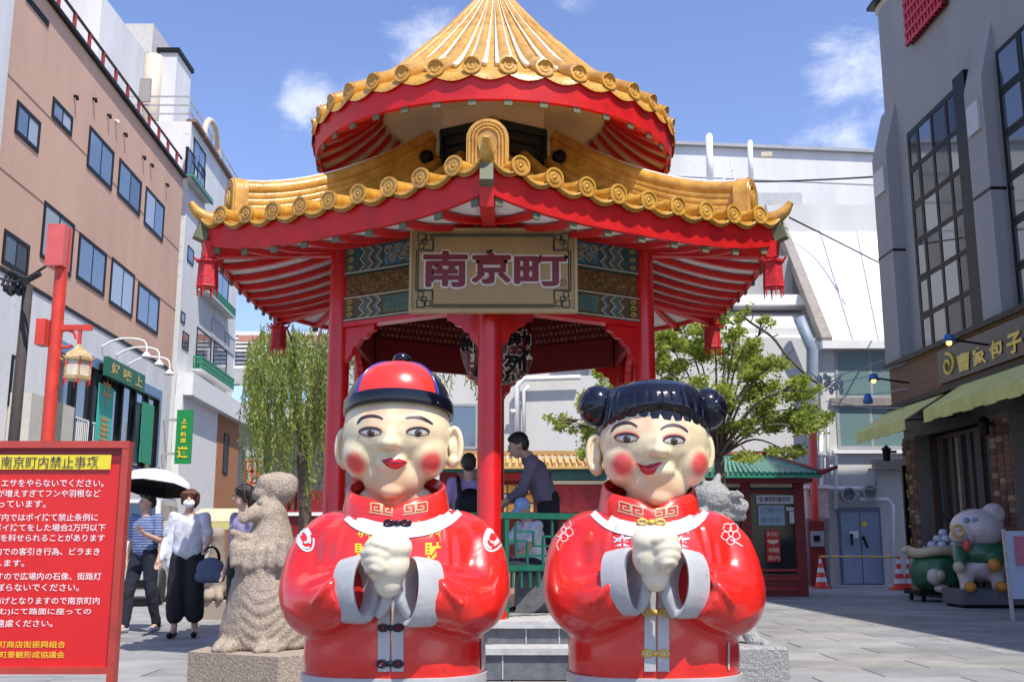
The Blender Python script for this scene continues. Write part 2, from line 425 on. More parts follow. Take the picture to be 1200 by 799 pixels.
# plaza flags: the nearest in view singly, the rest joined
tw, tl = 1.15, .6
cands = []
for j in range(0, 46):
    for i in range(-14, 16):
        x = i * tw + (tw / 2 if j % 2 else 0); y = 5.2 + j * tl
        d = y * CP - SP; px = 600 + FP * x / d
        if -120 < px < 1320: cands.append((x, y, i, j))
import random as _r
_r.seed(3)
cands.sort(key=lambda c: c[1]); far = MB(); 
bases = []
for q in range(3):
    m_ = MB(); e = .004
    hw, hl = tw / 2 - e, tl / 2 - e
    m_.add([(-hw, -hl, 0), (hw, -hl, 0), (hw, hl, 0), (-hw, hl, 0), (-hw + .006, -hl + .006, .012), (hw - .006, -hl + .006, .012), (hw - .006, hl - .006, .012), (-hw + .006, hl - .006, .012)],
           [(4, 5, 6, 7), (0, 1, 5, 4), (1, 2, 6, 5), (2, 3, 7, 6), (3, 0, 4, 7)])
    o_ = m_.build('paving_stone', [PAVE, PAVE2, PAVE3][q]); bases.append(o_.data); bpy.data.objects.remove(o_)
def in_view_ground(x, y):        # flags hidden behind the two figures and the board stay in the joined part
    d = y * CP - SP; px = 600 + FP * x / d
    return 130 < px < 345 or 595 < px < 640 or px > 885
cnt = 0
for (x, y, i, j) in cands:
    if cnt < 290 and in_view_ground(x, y):
        o_ = bpy.data.objects.new('paving_stone', bases[_r.choice([0, 0, 1, 1, 2])]); COL.objects.link(o_); o_.parent = ground
        o_.location = (x, y, .001 + _r.random() * .002); cnt += 1
    else:
        e = .004; far.m = _r.choice([0, 0, 1, 1, 2]); z0 = .010 + _r.random() * .003
        far.face([(x - tw / 2 + e, y - tl / 2 + e, z0), (x + tw / 2 - e, y - tl / 2 + e, z0), (x + tw / 2 - e, y + tl / 2 - e, z0), (x - tw / 2 + e, y + tl / 2 - e, z0)])
far.build('paving_stones', [PAVE, PAVE2, PAVE3], parent=ground, kind='stuff')
rd = MB(); rd.face([(-60, 32.6, .012), (60, 32.6, .012), (60, 400, .012), (-60, 400, .012)])
rd.build('road', mat('asphalt', (.11, .11, .115), .9, .2, 4, bump=.4), kind='structure')

# ================================================================ pavilion
PC = Vector((-.19, 10.5, 0)); R6 = 2.95; A6 = R6 * math.cos(PI / 6); T30 = math.tan(PI / 6); r6 = 1.64
FZ = .42
pav = root('pavilion', PC, 'red hexagonal open pavilion with two tiers of yellow tiled roof', 'pavilion')
def hexpt(R, k, z=0):            # vertex k, k=0 at the front
    a = -PI / 2 + k * PI / 3
    return Vector((PC.x + R * math.cos(a), PC.y + R * math.sin(a), z))
# base and steps
def hexring(R, z): return [hexpt(R, k, z) for k in range(6)]
def plinth(R, z0, z1, cut, ofs=0):   # hexagon with its front point cut to a straight step
    pts = []
    yf = PC.y - cut
    v0 = hexpt(R, 0); v1 = hexpt(R, 1); v5 = hexpt(R, 5)
    t = (yf - v0.y) / (v1.y - v0.y)
    a = v0.lerp(v1, t); b = v0.lerp(v5, t)
    return [Vector((b.x, b.y, 0)), Vector((a.x, a.y, 0))] + [hexpt(R, k) for k in range(1, 6)]
def slab(poly, z0, z1, m, name, parent, **k):
    mb = MB(); mb.prism([(p.x, p.y) for p in poly], (0, 0, z0), (1, 0, 0), (0, 1, 0), (0, 0, z1 - z0)); return mb.build(name, m, parent, **k)
slab(hexring(1.98, 0), .02, FZ - .05, step_dk, 'platform', pav)
slab(hexring(2.03, 0), FZ - .048, FZ - .001, step_lt, 'platform_edge', pav)
sx0, sx1 = PC.x - .80, PC.x + .80
for (y0, z0, z1, m_, nm) in ((1.93, .02, FZ - .052, step_dk, 'riser_block'), (1.97, FZ - .050, FZ + .001, step_lt, 'step_tread'), (2.27, .02, .20, step_dk, 'riser_block'), (2.30, .202, .248, step_lt, 'step_tread')):
    MB().box2((sx0, PC.y - y0, z0), (sx1, PC.y - 1.60, z1)).build(nm, m_, pav)
for zz, cc, xs in ((.11, 2.272, (-.5, .12, .62)), (.31, 1.932, (-.3, .30, .56))):   # upright joints in the risers
    for x in xs: MB().box((PC.x + x, PC.y - cc, zz), (.010, .012, .17 if zz < .2 else .115)).build('joint', step_lt, pav)
# posts
post_m = MB()
post_m.lathe([(.001, 0), (.15, 0), (.15, .05), (.13, .09), (.105, .12), (.1, .16), (.1, 3.36), (.12, 3.36), (.12, 3.40), (.001, 3.40)], n=28)
for k in range(6):
    p = hexpt(r6, k, FZ)
    if k == 0:
        P0 = MB(); P0.v = [tuple(Vector(v) + p) for v in post_m.v]; P0.f = post_m.f; P0.mi = post_m.mi
        post0 = P0.build('post', red, pav, smooth=True, angle=40, origin=p)
    else: dup(post0, pav, loc=p - PC)
# painted beams and their boards, one sector then five copies
pt_teal = mat('teal_painted_board', (.03, .10, .10), .6, .3, 25); pt_blue = mat('blue_painted_panel', (.04, .16, .30), .55, .6, 18, col2=(.12, .30, .42)); pt_brn = mat('carved_brown_relief', (.10, .055, .03), .7, .6, 30, col2=(.30, .16, .05), bump=1.0, bscale=30)
pt_ol = mat('olive_brown_board', (.09, .07, .035), .6, .3, 20); pt_cr = mat('cream_line_paint', (.62, .55, .40), .6, .1); pt_bl2 = mat('pale_blue_line_paint', (.10, .19, .25), .6, .15); pt_gn = mat('sage_green_line', (.10, .16, .09), .6, .2)
pt_lat = mat('dark_red_lattice', (.11, .012, .012), .5, .3, 30, col2=(.25, .02, .02))
def sector(k):
    a, b = hexpt(r6, k), hexpt(r6, k + 1)
    u = (b - a).normalized(); L = (b - a).length; n = Vector((u.y, -u.x, 0))
    if n.dot((a + b) / 2 - PC) < 0: n = -n
    return a, b, u, L, n
for k in range(6):
    a, b, u, L, n = sector(k)
    B = lambda z0, z1, th, out=0, m=red_dark, name='beam': MB().obox(a + u * .09 - n * th / 2 + n * out + Vector((0, 0, z0)), u * (L - .18), n * th, Vector((0, 0, z1 - z0))).build(name, m, pav)
    bm_ = B(3.475, 3.75, .11, 0, pt_teal, 'upper_beam'); B(3.272, 3.470, .07, 0, pt_brn, 'carved_board'); bl_ = B(3.03, 3.268, .11, 0, pt_ol, 'lower_beam'); B(2.985, 3.027, .13, 0, red, 'beam_edge')
    B(3.22, 3.72, .03, -.09, pt_lat, 'lattice_board'); (B(2.90, 3.21, .05, -.10, red_dark, 'inner_beam') if k in (1, 2, 3, 4) else None)
    if k in (0, 5, 2, 3):
        s_ = 1
        # painted frames: chevrons at both ends, scroll panels between
        for (z0, z1, par) in ((3.475, 3.75, bm_), (3.03, 3.268, bl_)):
            h = z1 - z0; O = a + u * .09 + n * .0565 + Vector((0, 0, z0)); LL = L - .18
            bord = MB()
            for zz in (.012, h - .020): bord.obox(O + Vector((0, 0, zz)), u * LL, n * .004, Vector((0, 0, .010)))
            for q in range(2):
                for e_ in range(2):
                    X = .1 + .0; 
            bord.build('border_line', pt_cr, par)
            for side in (0, 1):
                def pt(x, z): return O + u * (x if side == 0 else LL - x) + Vector((0, 0, z))
                for (x0, m_, w_) in ((.17, pt_cr, .012), (.197, pt_gn, .03), (.235, pt_bl2, .028), (.268, pt_cr, .012), (.295, pt_ol, .03), (.33, pt_bl2, .03), (.365, pt_cr, .012)):
                    mb = MB()
                    zs = [.028, h * .28, h * .5, h * .72, h - .028]; xo = [.0, .055, .0, .055, 0]
                    for q in range(4):
                        A1, B1 = pt(x0 + xo[q] * (1 if True else 1), zs[q]), pt(x0 + xo[q + 1], zs[q + 1])
                        du = u * (w_ if side == 0 else -w_)
                        mb.face([A1 + n * .003, A1 + du + n * .003, B1 + du + n * .003, B1 + n * .003])
                    mb.build('chevron', m_, par)
                # small scrolls near the post
                mb = MB()
                for q in range(3):
                    c = pt(.07, .06 + q * (h - .12) / 2)
                    pts = [c + u * (.035 * math.cos(t)) * (1 - t / 14) + Vector((0, 0, .024 * math.sin(t) * (1 - t / 14))) + n * .006 for t in np.linspace(0, 9, 22)]
                    mb.tube(pts, .004, 5)
                mb.build('scroll', gold_p, par)
            pn = MB(); pn.obox(O + u * .46 + Vector((0, 0, .045)), u * (LL - .92), n * .005, Vector((0, 0, h - .09))); pn.build('painted_panel', pt_blue if z0 > 3.4 else pt_gn, par)
            sc_ = MB(); _r.seed(k + int(z0 * 10))
            for q in range(9):
                c = O + u * (.5 + (LL - 1.0) * q / 8) + Vector((0, 0, h * (.5 + .14 * (-1) ** q))) + n * .009
                pts = [c + u * (.05 * math.cos(t)) * (1 - t / 12) + Vector((0, 0, .045 * math.sin(t) * (1 - t / 12))) for t in np.linspace(0, 9, 18)]
                sc_.tube(pts, .0045, 5)
            sc_.build('scroll_work', pt_bl2 if z0 < 3.4 else gold_p, par)
        cv = MB()
        for q in range(26):     # carved dragons read as gilt knots on the middle board
            t = (q + .5) / 26; c = a + u * (.12 + (L - .24) * t) + n * .038 + Vector((0, 0, 3.37 + .045 * math.sin(q * 1.9)))
            cv.ell(c, (.028, .02, .022), 6)
            cv.tube([c + u * (.045 * math.cos(w_ + q)) + Vector((0, 0, .04 * math.sin(w_ + q))) for w_ in np.linspace(0, 4.2, 7)], .006, 4)
        cv.build('carving', mat('worn_gilt', (.22, .13, .04), .5, .5, 30), pav)
    # lattice flecks
    fl = MB()
    if k in (1, 2, 3, 4, 0, 5):
        for q in range(26):
            for w_ in range(3):
                c = a + u * (.12 + (L - .24) * (q + .5 * (w_ % 2)) / 26) - n * .107 + Vector((0, 0, 3.26 + w_ * .075))
                fl.box(c, (.03, .012, .03), rz=math.atan2(u.y, u.x), M=Matrix.Rotation(math.atan2(u.y, u.x), 3, 'Z') @ Matrix.Rotation(PI / 4, 3, 'Y'))
        fl.build('lattice_stud', mat('lattice_stud_paint', (.30, .03, .02), .4, .2, 20, col2=(.6, .28, .2)), pav, kind='stuff')
    # brackets under the beams beside each post
    for side in (0, 1):
        P = (a if side == 0 else b); w_ = u if side == 0 else -u
        prof = [(.09, 0), (.42, 0), (.42, -.05), (.36, -.07), (.33, -.11), (.27, -.12), (.24, -.17), (.19, -.19), (.17, -.25), (.12, -.29), (.09, -.34)]
        MB().prism(prof, P - n * .03 + Vector((0, 0, 2.982)), w_, (0, 0, 1), n * .06).build('bracket', red, pav)
# ceiling
slab(hexring(1.62, 0), 3.752, 3.79, mat('dark_ceiling_board', (.10, .03, .025), .7, .3, 6), 'ceiling', pav)

# ---- lower roof
lower = bpy.data.objects.new('lower_roof', None); COL.objects.link(lower); lower.parent = pav; WM[lower.name] = wm(pav).copy()
A1 = .62
def lz(x, yr):                   # roof surface height at sideways x, radial distance yr
    t = (A6 - yr) / (A6 - A1); t = max(-.1, min(1, t)); hw = R6 / 2
    lift = .125 * (min(1.1, abs(x) / hw)) ** 3.2 * max(0, 1 - t * 1.25) ** 1.3
    return 3.74 + .30 * t + .72 * t * t + lift
def sec_pt(k, x, yr, z):         # face k lies between vertex k and k+1
    am = -PI / 2 + k * PI / 3 + PI / 6
    er = Vector((math.cos(am), math.sin(am), 0)); eu = Vector((-math.sin(am), math.cos(am), 0))
    return Vector((PC.x, PC.y, 0)) + er * yr + eu * x + Vector((0, 0, z))
NR = 9; sp = R6 / 9.75
sector_parts = []
def rolls():
    out = []
    for i in range(-4, 5):
        x = i * sp; ymin = max(A1, abs(x) / T30 + .05)
        ys = np.linspace(A6 + .05, ymin, 9 if abs(i) < 4 else 4); mb = MB()
        path = [sec_pt(0, x, y, lz(x, y) + .03) for y in ys]
        mb.tube(path, .062, 12)
        # joints of the single barrel tiles
        for y in np.arange(A6 - .28, ymin + .05, -.3):
            p = sec_pt(0, x, y, lz(x, y) + .03); q = sec_pt(0, x, y - .02, lz(x, y - .02) + .03); mb.tube([p, q], .067, 12)
        # end disc with rings
        e0, e1 = path[0], path[1]; dn = (e0 - e1).normalized(); dn = (dn + Vector((0, 0, .12))).normalized()
        up = Vector((0, 0, 1)); sx = dn.cross(up).normalized(); up = sx.cross(dn)
        def ring(r, o): return [e0 + dn * o + sx * r * math.cos(t) + up * r * math.sin(t) for t in np.linspace(0, 2 * PI, 18, endpoint=False)]
        prof = [(.070, -.03), (.082, -.01), (.082, .012), (.066, .014), (.064, .004), (.046, .004), (.042, .012), (.024, .012), (.020, .004), (.012, .014), (.001, .016)]
        vs = []; fs = []
        for (r_, o_) in prof: vs += ring(r_, o_)
        for a_ in range(len(prof) - 1):
            for c_ in range(18): fs.append((a_ * 18 + c_, a_ * 18 + (c_ + 1) % 18, (a_ + 1) * 18 + (c_ + 1) % 18, (a_ + 1) * 18 + c_))
        mb.add(vs, fs)
        out.append(('tile_roll', mb, gold))
    return out
def pans():
    out = []
    for i in range(-5, 5):
        x0 = i * sp if i > -5 else -R6 / 2; x1 = (i + 1) * sp if i < 4 else R6 / 2
        mb = MB(); rows = []
        if i == -5: x1 = -4 * sp; 
        if i == 4: x0 = 4 * sp
        inner = min(abs(x0), abs(x1)); ymin = max(A1, inner / T30 + .02)
        n_ = 12; vs = []; fs = []; m_ = 7
        for q in range(n_ + 1):
            y = A6 + .03 + (ymin - A6 - .03) * q / n_
            for w_ in range(m_):
                t = w_ / (m_ - 1); x = x0 + (x1 - x0) * t
                lim = y * T30; x = max(-lim, min(lim, x))
                vs.append(sec_pt(0, x, y, lz(x, y) - .045 * math.sin(PI * t) + .012))
        for q in range(n_):
            for w_ in range(m_ - 1): fs.append((q * m_ + w_, q * m_ + w_ + 1, (q + 1) * m_ + w_ + 1, (q + 1) * m_ + w_))
        # thick drip lip
        b = len(vs)
        for w_ in range(m_):
            t = w_ / (m_ - 1); x = x0 + (x1 - x0) * t
            vs.append(sec_pt(0, x, A6 + .035, lz(x, A6) - .045 * math.sin(PI * t) - .035 - .02 * math.sin(PI * t)))
        for w_ in range(m_ - 1): fs.append((w_, w_ + 1, b + w_ + 1, b + w_))
        mb.add(vs, fs); out.append(('pan_tile', mb, gold))
        lip = MB()
        c0 = [sec_pt(0, x0 + (x1 - x0) * t, A6 + .045, lz(x0 + (x1 - x0) * t, A6) - .075 * math.sin(PI * t) - .0) for t in np.linspace(.12, .88, 6)]
        lip.tube(c0, .012, 6); out.append(('drip_edge', lip, gold_dk))
    return out
parts0 = rolls() + pans()
# white soffit boards, red fascia, curved rafters with painted ends
def rtop(x, yr):                 # top of the rafters: rising inwards in a shallow sag
    s_ = max(0, min(1, (A6 - yr) / (A6 - 1.4))); hw = R6 / 2
    lift = .125 * (min(1.1, abs(x) / hw)) ** 3.2 * max(0, 1 - s_)
    return 3.74 - .225 + .30 * s_ ** 1.7 + lift
so = MB(); n_, m_ = 6, 14; vs = []; fs = []
def sz(x, y): return lz(x, y) - .13 - .02
for q in range(n_ + 1):
    y = A6 - .03 + (1.35 - A6 + .03) * q / n_; h_ = y * T30
    for w_ in range(m_ + 1):
        x = -h_ + 2 * h_ * w_ / m_; t = (A6 - y) / (A6 - A1)
        vs.append(sec_pt(0, x, y, min(lz(x, y) - .10, rtop(x, y) + .012)))
for q in range(n_):
    for w_ in range(m_): fs.append((q * (m_ + 1) + w_, q * (m_ + 1) + w_ + 1, (q + 1) * (m_ + 1) + w_ + 1, (q + 1) * (m_ + 1) + w_))
so.add(vs, fs); parts0.append(('soffit', so, soffit))
fa = MB(); vs = []; fs = []; K = 26
for w_ in range(K + 1):
    x = -R6 / 2 + R6 * w_ / K; z = lz(x, A6)
    for (yy, zz) in ((A6 - .0, z - .05), (A6 - .03, z - .255), (A6 - .075, z - .255), (A6 - .05, z - .05)):
        h_ = yy * T30; xx = x / (R6 / 2) * h_
        vs.append(sec_pt(0, xx, yy, zz))
for w_ in range(K):
    for c_ in range(4): fs.append((w_ * 4 + c_, w_ * 4 + (c_ + 1) % 4, (w_ + 1) * 4 + (c_ + 1) % 4, (w_ + 1) * 4 + c_))
fa.add(vs, fs); parts0.append(('fascia', fa, red_roof))
for i in range(-4, 5):
    x = i * .335; ymin = max(1.45, abs(x) / T30 + .02)
    if i in (-5, 5): ymin = A6 - .4
    ys = np.linspace(A6 - .07, ymin, 6); mb = MB(); vs = []; fs = []
    rz_ = lambda y: rtop(x, y)
    for y in ys:
        w2 = .028; z1 = rz_(y)
        for (dx, dz) in ((-w2, 0), (w2, 0), (w2, -.052), (-w2, -.052)): vs.append(sec_pt(0, x + dx, y, z1 + dz + .0))
    for q in range(5):
        for c_ in range(4): fs.append((q * 4 + c_, q * 4 + (c_ + 1) % 4, (q + 1) * 4 + (c_ + 1) % 4, (q + 1) * 4 + c_))
    fs += [(0, 1, 2, 3), (20, 21, 22, 23)]
    mb.add(vs, fs); parts0.append(('rafter', mb, red_roof))
    ec = MB(); z1 = rz_(A6 - .07)
    am = -PI / 2 + PI / 6
    ec.box(sec_pt(0, x, A6 - .058, z1 - .034), (.02, .066, .10), rz=am); parts0.append(('rafter_end', ec, greycap))
C0 = Vector((PC.x, PC.y, 0))
made = [(nm, mb.build(nm, m_, lower, smooth=nm in ('tile_roll', 'pan_tile', 'drip_edge', 'fascia', 'soffit'), angle=50)) for nm, mb, m_ in parts0]
for k in range(1, 6):
    for nm, o in made: dup(o, lower, rz=k * PI / 3)
# corner ridges: stacked courses, arched end and upturned horn
def cpt(Rr, z, side=0.0, k=0):
    a = -PI / 2 + k * PI / 3
    return Vector((PC.x + Rr * math.cos(a) - side * math.sin(a), PC.y + Rr * math.sin(a) + side * math.cos(a), z))
def cz(Rr): return lz(Rr / 2, Rr * math.cos(PI / 6))
rid = []
Rs = np.linspace(.72, 2.58, 14)
for (h_, rad) in ((.04, .085), (.12, .066), (.18, .066), (.24, .066), (.315, .074)):
    mb = MB(); mb.tube([cpt(R_, cz(R_) + h_) for R_ in Rs], rad, 10); rid.append(('ridge_course', mb, gold))
mb = MB(); mb.tube([cpt(R_, cz(R_) + .395) for R_ in Rs[2:]], .013, 6); rid.append(('ridge_mortar', mb, mortar))
mb = MB(); Rn = 2.60; z0 = cz(Rn) - .02   # end block, arch shaped
prof = [(-.165, 0), (.165, 0)] + [(.165 * math.cos(t), .26 + .165 * math.sin(t)) for t in np.linspace(0, PI, 14)]
rad_v = cpt(1, 0) - cpt(0, 0); side_v = cpt(0, 0, 1) - cpt(0, 0)
mb.prism(prof, cpt(Rn, z0), side_v, (0, 0, 1), rad_v * .12)
for sc_ in (.86, .70, .54):
    pr = [(-.165 * sc_, 0)] + [(-.165 * sc_ * math.cos(t), .26 + .165 * sc_ * math.sin(t)) for t in np.linspace(0, PI, 14)] + [(.165 * sc_, 0)]
    mb.tube([cpt(Rn, z0) + side_v * p[0] + Vector((0, 0, p[1])) + rad_v * .125 for p in pr], .012, 6)
rid.append(('ridge_end', mb, gold))
mb = MB()
for t in np.linspace(0, PI, 15): mb.ell(cpt(Rn + .128, z0 + .26 + .127 * math.sin(t), .127 * math.cos(t)), (.009, .009, .009), 6)
mb.prism([(.07 * math.cos(t), .20 + .105 * math.sin(t)) for t in np.linspace(0, 2 * PI, 20, endpoint=False)], cpt(Rn + .10, z0), side_v, (0, 0, 1), rad_v * .05)
mb.prism([(.045 * math.cos(t), .20 + .07 * math.sin(t)) for t in np.linspace(0, 2 * PI, 20, endpoint=False)], cpt(Rn + .14, z0), side_v, (0, 0, 1), rad_v * .022)
rid.append(('ridge_boss', mb, gold_dk))
mb = MB()
hp = [cpt(2.62, cz(2.62) + .0), cpt(2.8, cz(2.8) - .01), cpt(2.95, cz(2.95) + .0), cpt(3.02, cz(2.95) + .05), cpt(3.07, cz(2.95) + .12)]
mb.tube(hp, [.07, .07, .062, .048, .028], 10, sx=1.0); rid.append(('corner_horn', mb, gold))
mb = MB(); mb.beam(cpt(1.5, 3.78), cpt(2.93, cz(2.95) - .30), .11, .15); rid.append(('hip_rafter', mb, red_roof))
mb = MB(); mb.beam(cpt(2.90, cz(2.95) - .155), cpt(3.0, cz(2.95) - .12), .10, .16); rid.append(('hip_rafter_end', mb, greycap))
mb = MB(); mb.tube([cpt(2.86, cz(2.95) - .26), cpt(2.90, cz(2.95) - .30), cpt(2.88, cz(2.95) - .34)], .008, 6); rid.append(('hook', mb, blackm))
made2 = [mb.build(nm, m_, lower, smooth=True, angle=45) for nm, mb, m_ in rid]
for k in range(1, 6):
    for o in made2: dup(o, lower, rz=k * PI / 3)

# ---- drum and upper roof
upper = bpy.data.objects.new('upper_roof', None); COL.objects.link(upper); upper.parent = pav; WM[upper.name] = wm(pav).copy()
slab(hexring(.598, 0), 5.17, 5.368, cream, 'drum_neck', pav)
slab(hexring(.60, 0), 4.30, 5.168, mat('dark_shutter_paint', (.02, .03, .035), .5, .2), 'drum', pav)
for k in range(6):
    p = hexpt(.60, k); MB().tube([p + Vector((0, 0, 4.3)), p + Vector((0, 0, 5.17))], .028, 8).build('drum_post', mat('dark_green_black', (.008, .03, .028), .5, .1), pav, smooth=True)
    q = (hexpt(.60, k) + hexpt(.60, k + 1)) / 2; nn = (q - C0).normalized()
    for zz in (4.70, 4.83, 4.96): MB().obox(hexpt(.6, k) * .9 + hexpt(.6, k + 1) * .1 + nn * .002 + Vector((0, 0, zz)), (hexpt(.6, k + 1) - hexpt(.6, k)) * .8, nn * .012, (0, 0, .02)).build('shutter_rail', frame_dk, pav)
    MB().obox(hexpt(.6, k) * .98 + hexpt(.6, k + 1) * .02 + nn * .004 + Vector((0, 0, 5.08)), (hexpt(.6, k + 1) - hexpt(.6, k)) * .96, nn * .03, (0, 0, .08)).build('drum_frieze', mat('dark_green_black', (.008, .03, .028), .5, .1), pav)
dd = MB(); dd.lathe([(.40, 5.37), (1.17, 5.37), (1.17, 5.44), (.4, 5.44)], (PC.x, PC.y, 0), 48); dd.build('soffit_disc', cream, upper, smooth=True, angle=40)
for sx in (-1, 1):               # small black floodlights on the roof
    c = Vector((PC.x + sx * .66, PC.y - .42, 4.80))
    mb = MB(); mb.lathe([(.001, 0), (.06, 0), (.07, .03), (.07, .10), (.05, .14), (.001, .15)], (0, 0, 0), 18, M=Matrix.Rotation(PI / 2, 3, 'X')); mb.v = [tuple(Vector(v) + c) for v in mb.v]
    mb.tube([c, c + Vector((0, .05, -.16))], .02, 6); mb.build('floodlight', blackm, pav, smooth=True, angle=40)
NU = 36; RU = 1.83
prof_u = [(1.86, 5.10), (1.66, 5.21), (1.42, 5.37), (1.16, 5.60), (.86, 5.92), (.54, 6.28), (.27, 6.62), (.15, 6.80)]
def uz(r):
    for (r0, z0), (r1, z1) in zip(prof_u[:-1], prof_u[1:]):
        if r <= r0 and r >= r1: return z0 + (z1 - z0) * (r0 - r) / (r0 - r1)
    return prof_u[0][1] if r > 1 else prof_u[-1][1]
def upt(r, z, dang=0): a = -PI / 2 + PI / NU + dang; return Vector((PC.x + r * math.cos(a), PC.y + r * math.sin(a), z))
pr = spline(prof_u, 3); mb = MB()
mb.tube([upt(r, z + .035) for r, z in pr], [max(.014, min(.075, .075 * (r / 1.86) ** .75)) for r, z in pr], 10)
for (r_, z_) in [pr[i] for i in range(3, len(pr) - 3, 2)]:
    for dg in (-.45, .45):
        rr_ = max(.014, .075 * (r_ / 1.86) ** .75); mb.ell(upt(r_ + rr_ * .3, z_ + .035 + rr_ * .75, dg * rr_ / r_), (.008, .008, .008), 5)
e0 = upt(1.86, 5.135); dn = (e0 - upt(1.6, 5.10)).normalized(); up = Vector((0, 0, 1)); sx_ = dn.cross(up).normalized(); up = sx_.cross(dn)
vs = []; fs = []; prof = [(.078, -.03), (.088, -.01), (.088, .012), (.072, .014), (.070, .004), (.048, .004), (.044, .012), (.024, .012), (.020, .004), (.001, .012)]
for (r_, o_) in prof: vs += [e0 + dn * o_ + sx_ * r_ * math.cos(t) + up * r_ * math.sin(t) for t in np.linspace(0, 2 * PI, 18, endpoint=False)]
for a_ in range(len(prof) - 1):
    for c_ in range(18): fs.append((a_ * 18 + c_, a_ * 18 + (c_ + 1) % 18, (a_ + 1) * 18 + (c_ + 1) % 18, (a_ + 1) * 18 + c_))
mb.add(vs, fs); troll = mb.build('tile_roll', gold, upper, smooth=True, angle=50)
mb = MB(); vs = []; fs = []; m_ = 7; half = PI / NU
prx = [(1.875, 5.04)] + pr
for (r, z) in prx:
    for w_ in range(m_):
        t = w_ / (m_ - 1); vs.append(upt(r, z + .02 - .05 * math.sin(PI * t) * (r / 1.86) - (.02 if r == 1.875 else 0), half * 2 * t))
for q in range(len(prx) - 1):
    for w_ in range(m_ - 1): fs.append((q * m_ + w_, q * m_ + w_ + 1, (q + 1) * m_ + w_ + 1, (q + 1) * m_ + w_))
mb.add(vs, fs); tpan = mb.build('pan_tile', gold, upper, smooth=True)
mb = MB()
for t_ in (.28, .72): mb.tube([upt(r, z + .016 + .012 * (1.86 - r), half * 2 * t_) for r, z in pr[4:]], [max(.009, .022 * (r / 1.3)) for r, z in pr[4:]], 5)
tmor = mb.build('mortar_line', mortar, upper, smooth=True)
urf = MB(); vs = []; fs = []
for q, r in enumerate(np.linspace(1.80, 1.16, 7)):
    t = (1.8 - r) / .64; z = 4.885 + .475 * t - .06 * math.sin(PI * t)
    for (dx, dz) in ((-.03, 0), (.03, 0), (.03, -.05), (-.03, -.05)): vs.append(upt(r, z + dz, dx / r))
for q in range(6):
    for c_ in range(4): fs.append((q * 4 + c_, q * 4 + (c_ + 1) % 4, (q + 1) * 4 + (c_ + 1) % 4, (q + 1) * 4 + c_))
fs += [(0, 1, 2, 3), (24, 25, 26, 27)]; urf.add(vs, fs); uraf = urf.build('rafter', red_roof, upper)
ec = MB(); ec.box(upt(1.81, 4.825), (.02, .07, .09), rz=-PI / 2 + PI / NU); uend = ec.build('rafter_end', greycap, upper)
for k in range(1, NU):
    for o in (troll, tpan, tmor): dup(o, upper, rz=k * 2 * PI / NU)
for k in range(1, 36):
    for o in (uraf, uend): dup(o, upper, rz=k * 2 * PI / 36)
mb = MB(); mb.lathe([(1.85, 5.07), (1.83, 4.83), (1.78, 4.83), (1.80, 5.07)], (PC.x, PC.y, 0), 72); mb.build('fascia', red_roof, upper, smooth=True, angle=40)
mb = MB(); mb.lathe([(1.80, 4.89), (1.6, 4.99), (1.4, 5.13), (1.25, 5.26), (1.15, 5.38)], (PC.x, PC.y, 0), 60); mb.build('soffit', soffit, upper, smooth=True)
mb = MB(); mb.lathe([(.24, 6.70), (.22, 6.80), (.15, 6.82), (.15, 6.9), (.22, 6.93), (.22, 6.99), (.13, 7.03), (.16, 7.12), (.17, 7.2), (.1, 7.32), (.03, 7.42), (.001, 7.5)], (PC.x, PC.y, 0), 24); mb.build('finial', gold_dk, upper, smooth=True, angle=50)

# ---- name board
sgY = 8.60
bl = atY(482, 363, sgY); br = atY(674, 364, sgY); tlp = atY(481, 271, sgY); 
sgr = root('name_board', Vector(((bl.x + br.x) / 2, sgY, bl.z)), 'tan signboard with red outlined characters hung on the front pavilion post', 'sign')
w_ = br.x - bl.x; h_ = tlp.z - bl.z
brd = mat('tan_gold_board', (.38, .265, .11), .55, .10, 3, bump=.1)
MB().box((sgr.location.x, sgY + .03, bl.z + h_ / 2), (w_, .05, h_)).build('board', brd, sgr)
ed = MB(); th = .022
for (x0, x1, z0, z1) in ((bl.x - th, br.x + th, tlp.z, tlp.z + th), (bl.x - th, br.x + th, bl.z - th, bl.z), (bl.x - th, bl.x, bl.z, tlp.z), (br.x, br.x + th, bl.z, tlp.z)):
    ed.box2((x0, sgY - .02, z0), (x1, sgY + .056, z1))
ed.build('rim', mat('board_rim_paint', (.45, .33, .14), .5, .15), sgr)
O = Vector((bl.x, sgY + .004, bl.z)); U = Vector((w_, 0, 0)); V = Vector((0, 0, h_)); Nn = Vector((0, -1, 0))
for (name, bold, m_, off) in (('letter_outline', .026, mat('white_outline_paint', (.70, .66, .60), .6, .1), .004), ('letter', .011, mat('maroon_letter', (.17, .008, .014), .45, .3, 40), .012)):
    for ch, x0, x1, y0, y1 in (('南', .075, .335, .30, .73), ('京', .375, .60, .34, .73), ('町', .635, .945, .31, .66)):
        g_ = .009 if bold > .04 else 0
        mb = MB(); bold_text(mb, ch, O + U * x0 + V * y0, U * (x1 - x0), V * (y1 - y0), Nn, off, bold); mb.build(name, m_, sgr)
mb = MB(); ln = lambda pts: mb.tube([O + U * p[0] + V * p[1] + Nn * .004 for p in pts], .0045, 4)
dkb = mat('dark_blue_line', (.02, .05, .06), .5, .1)
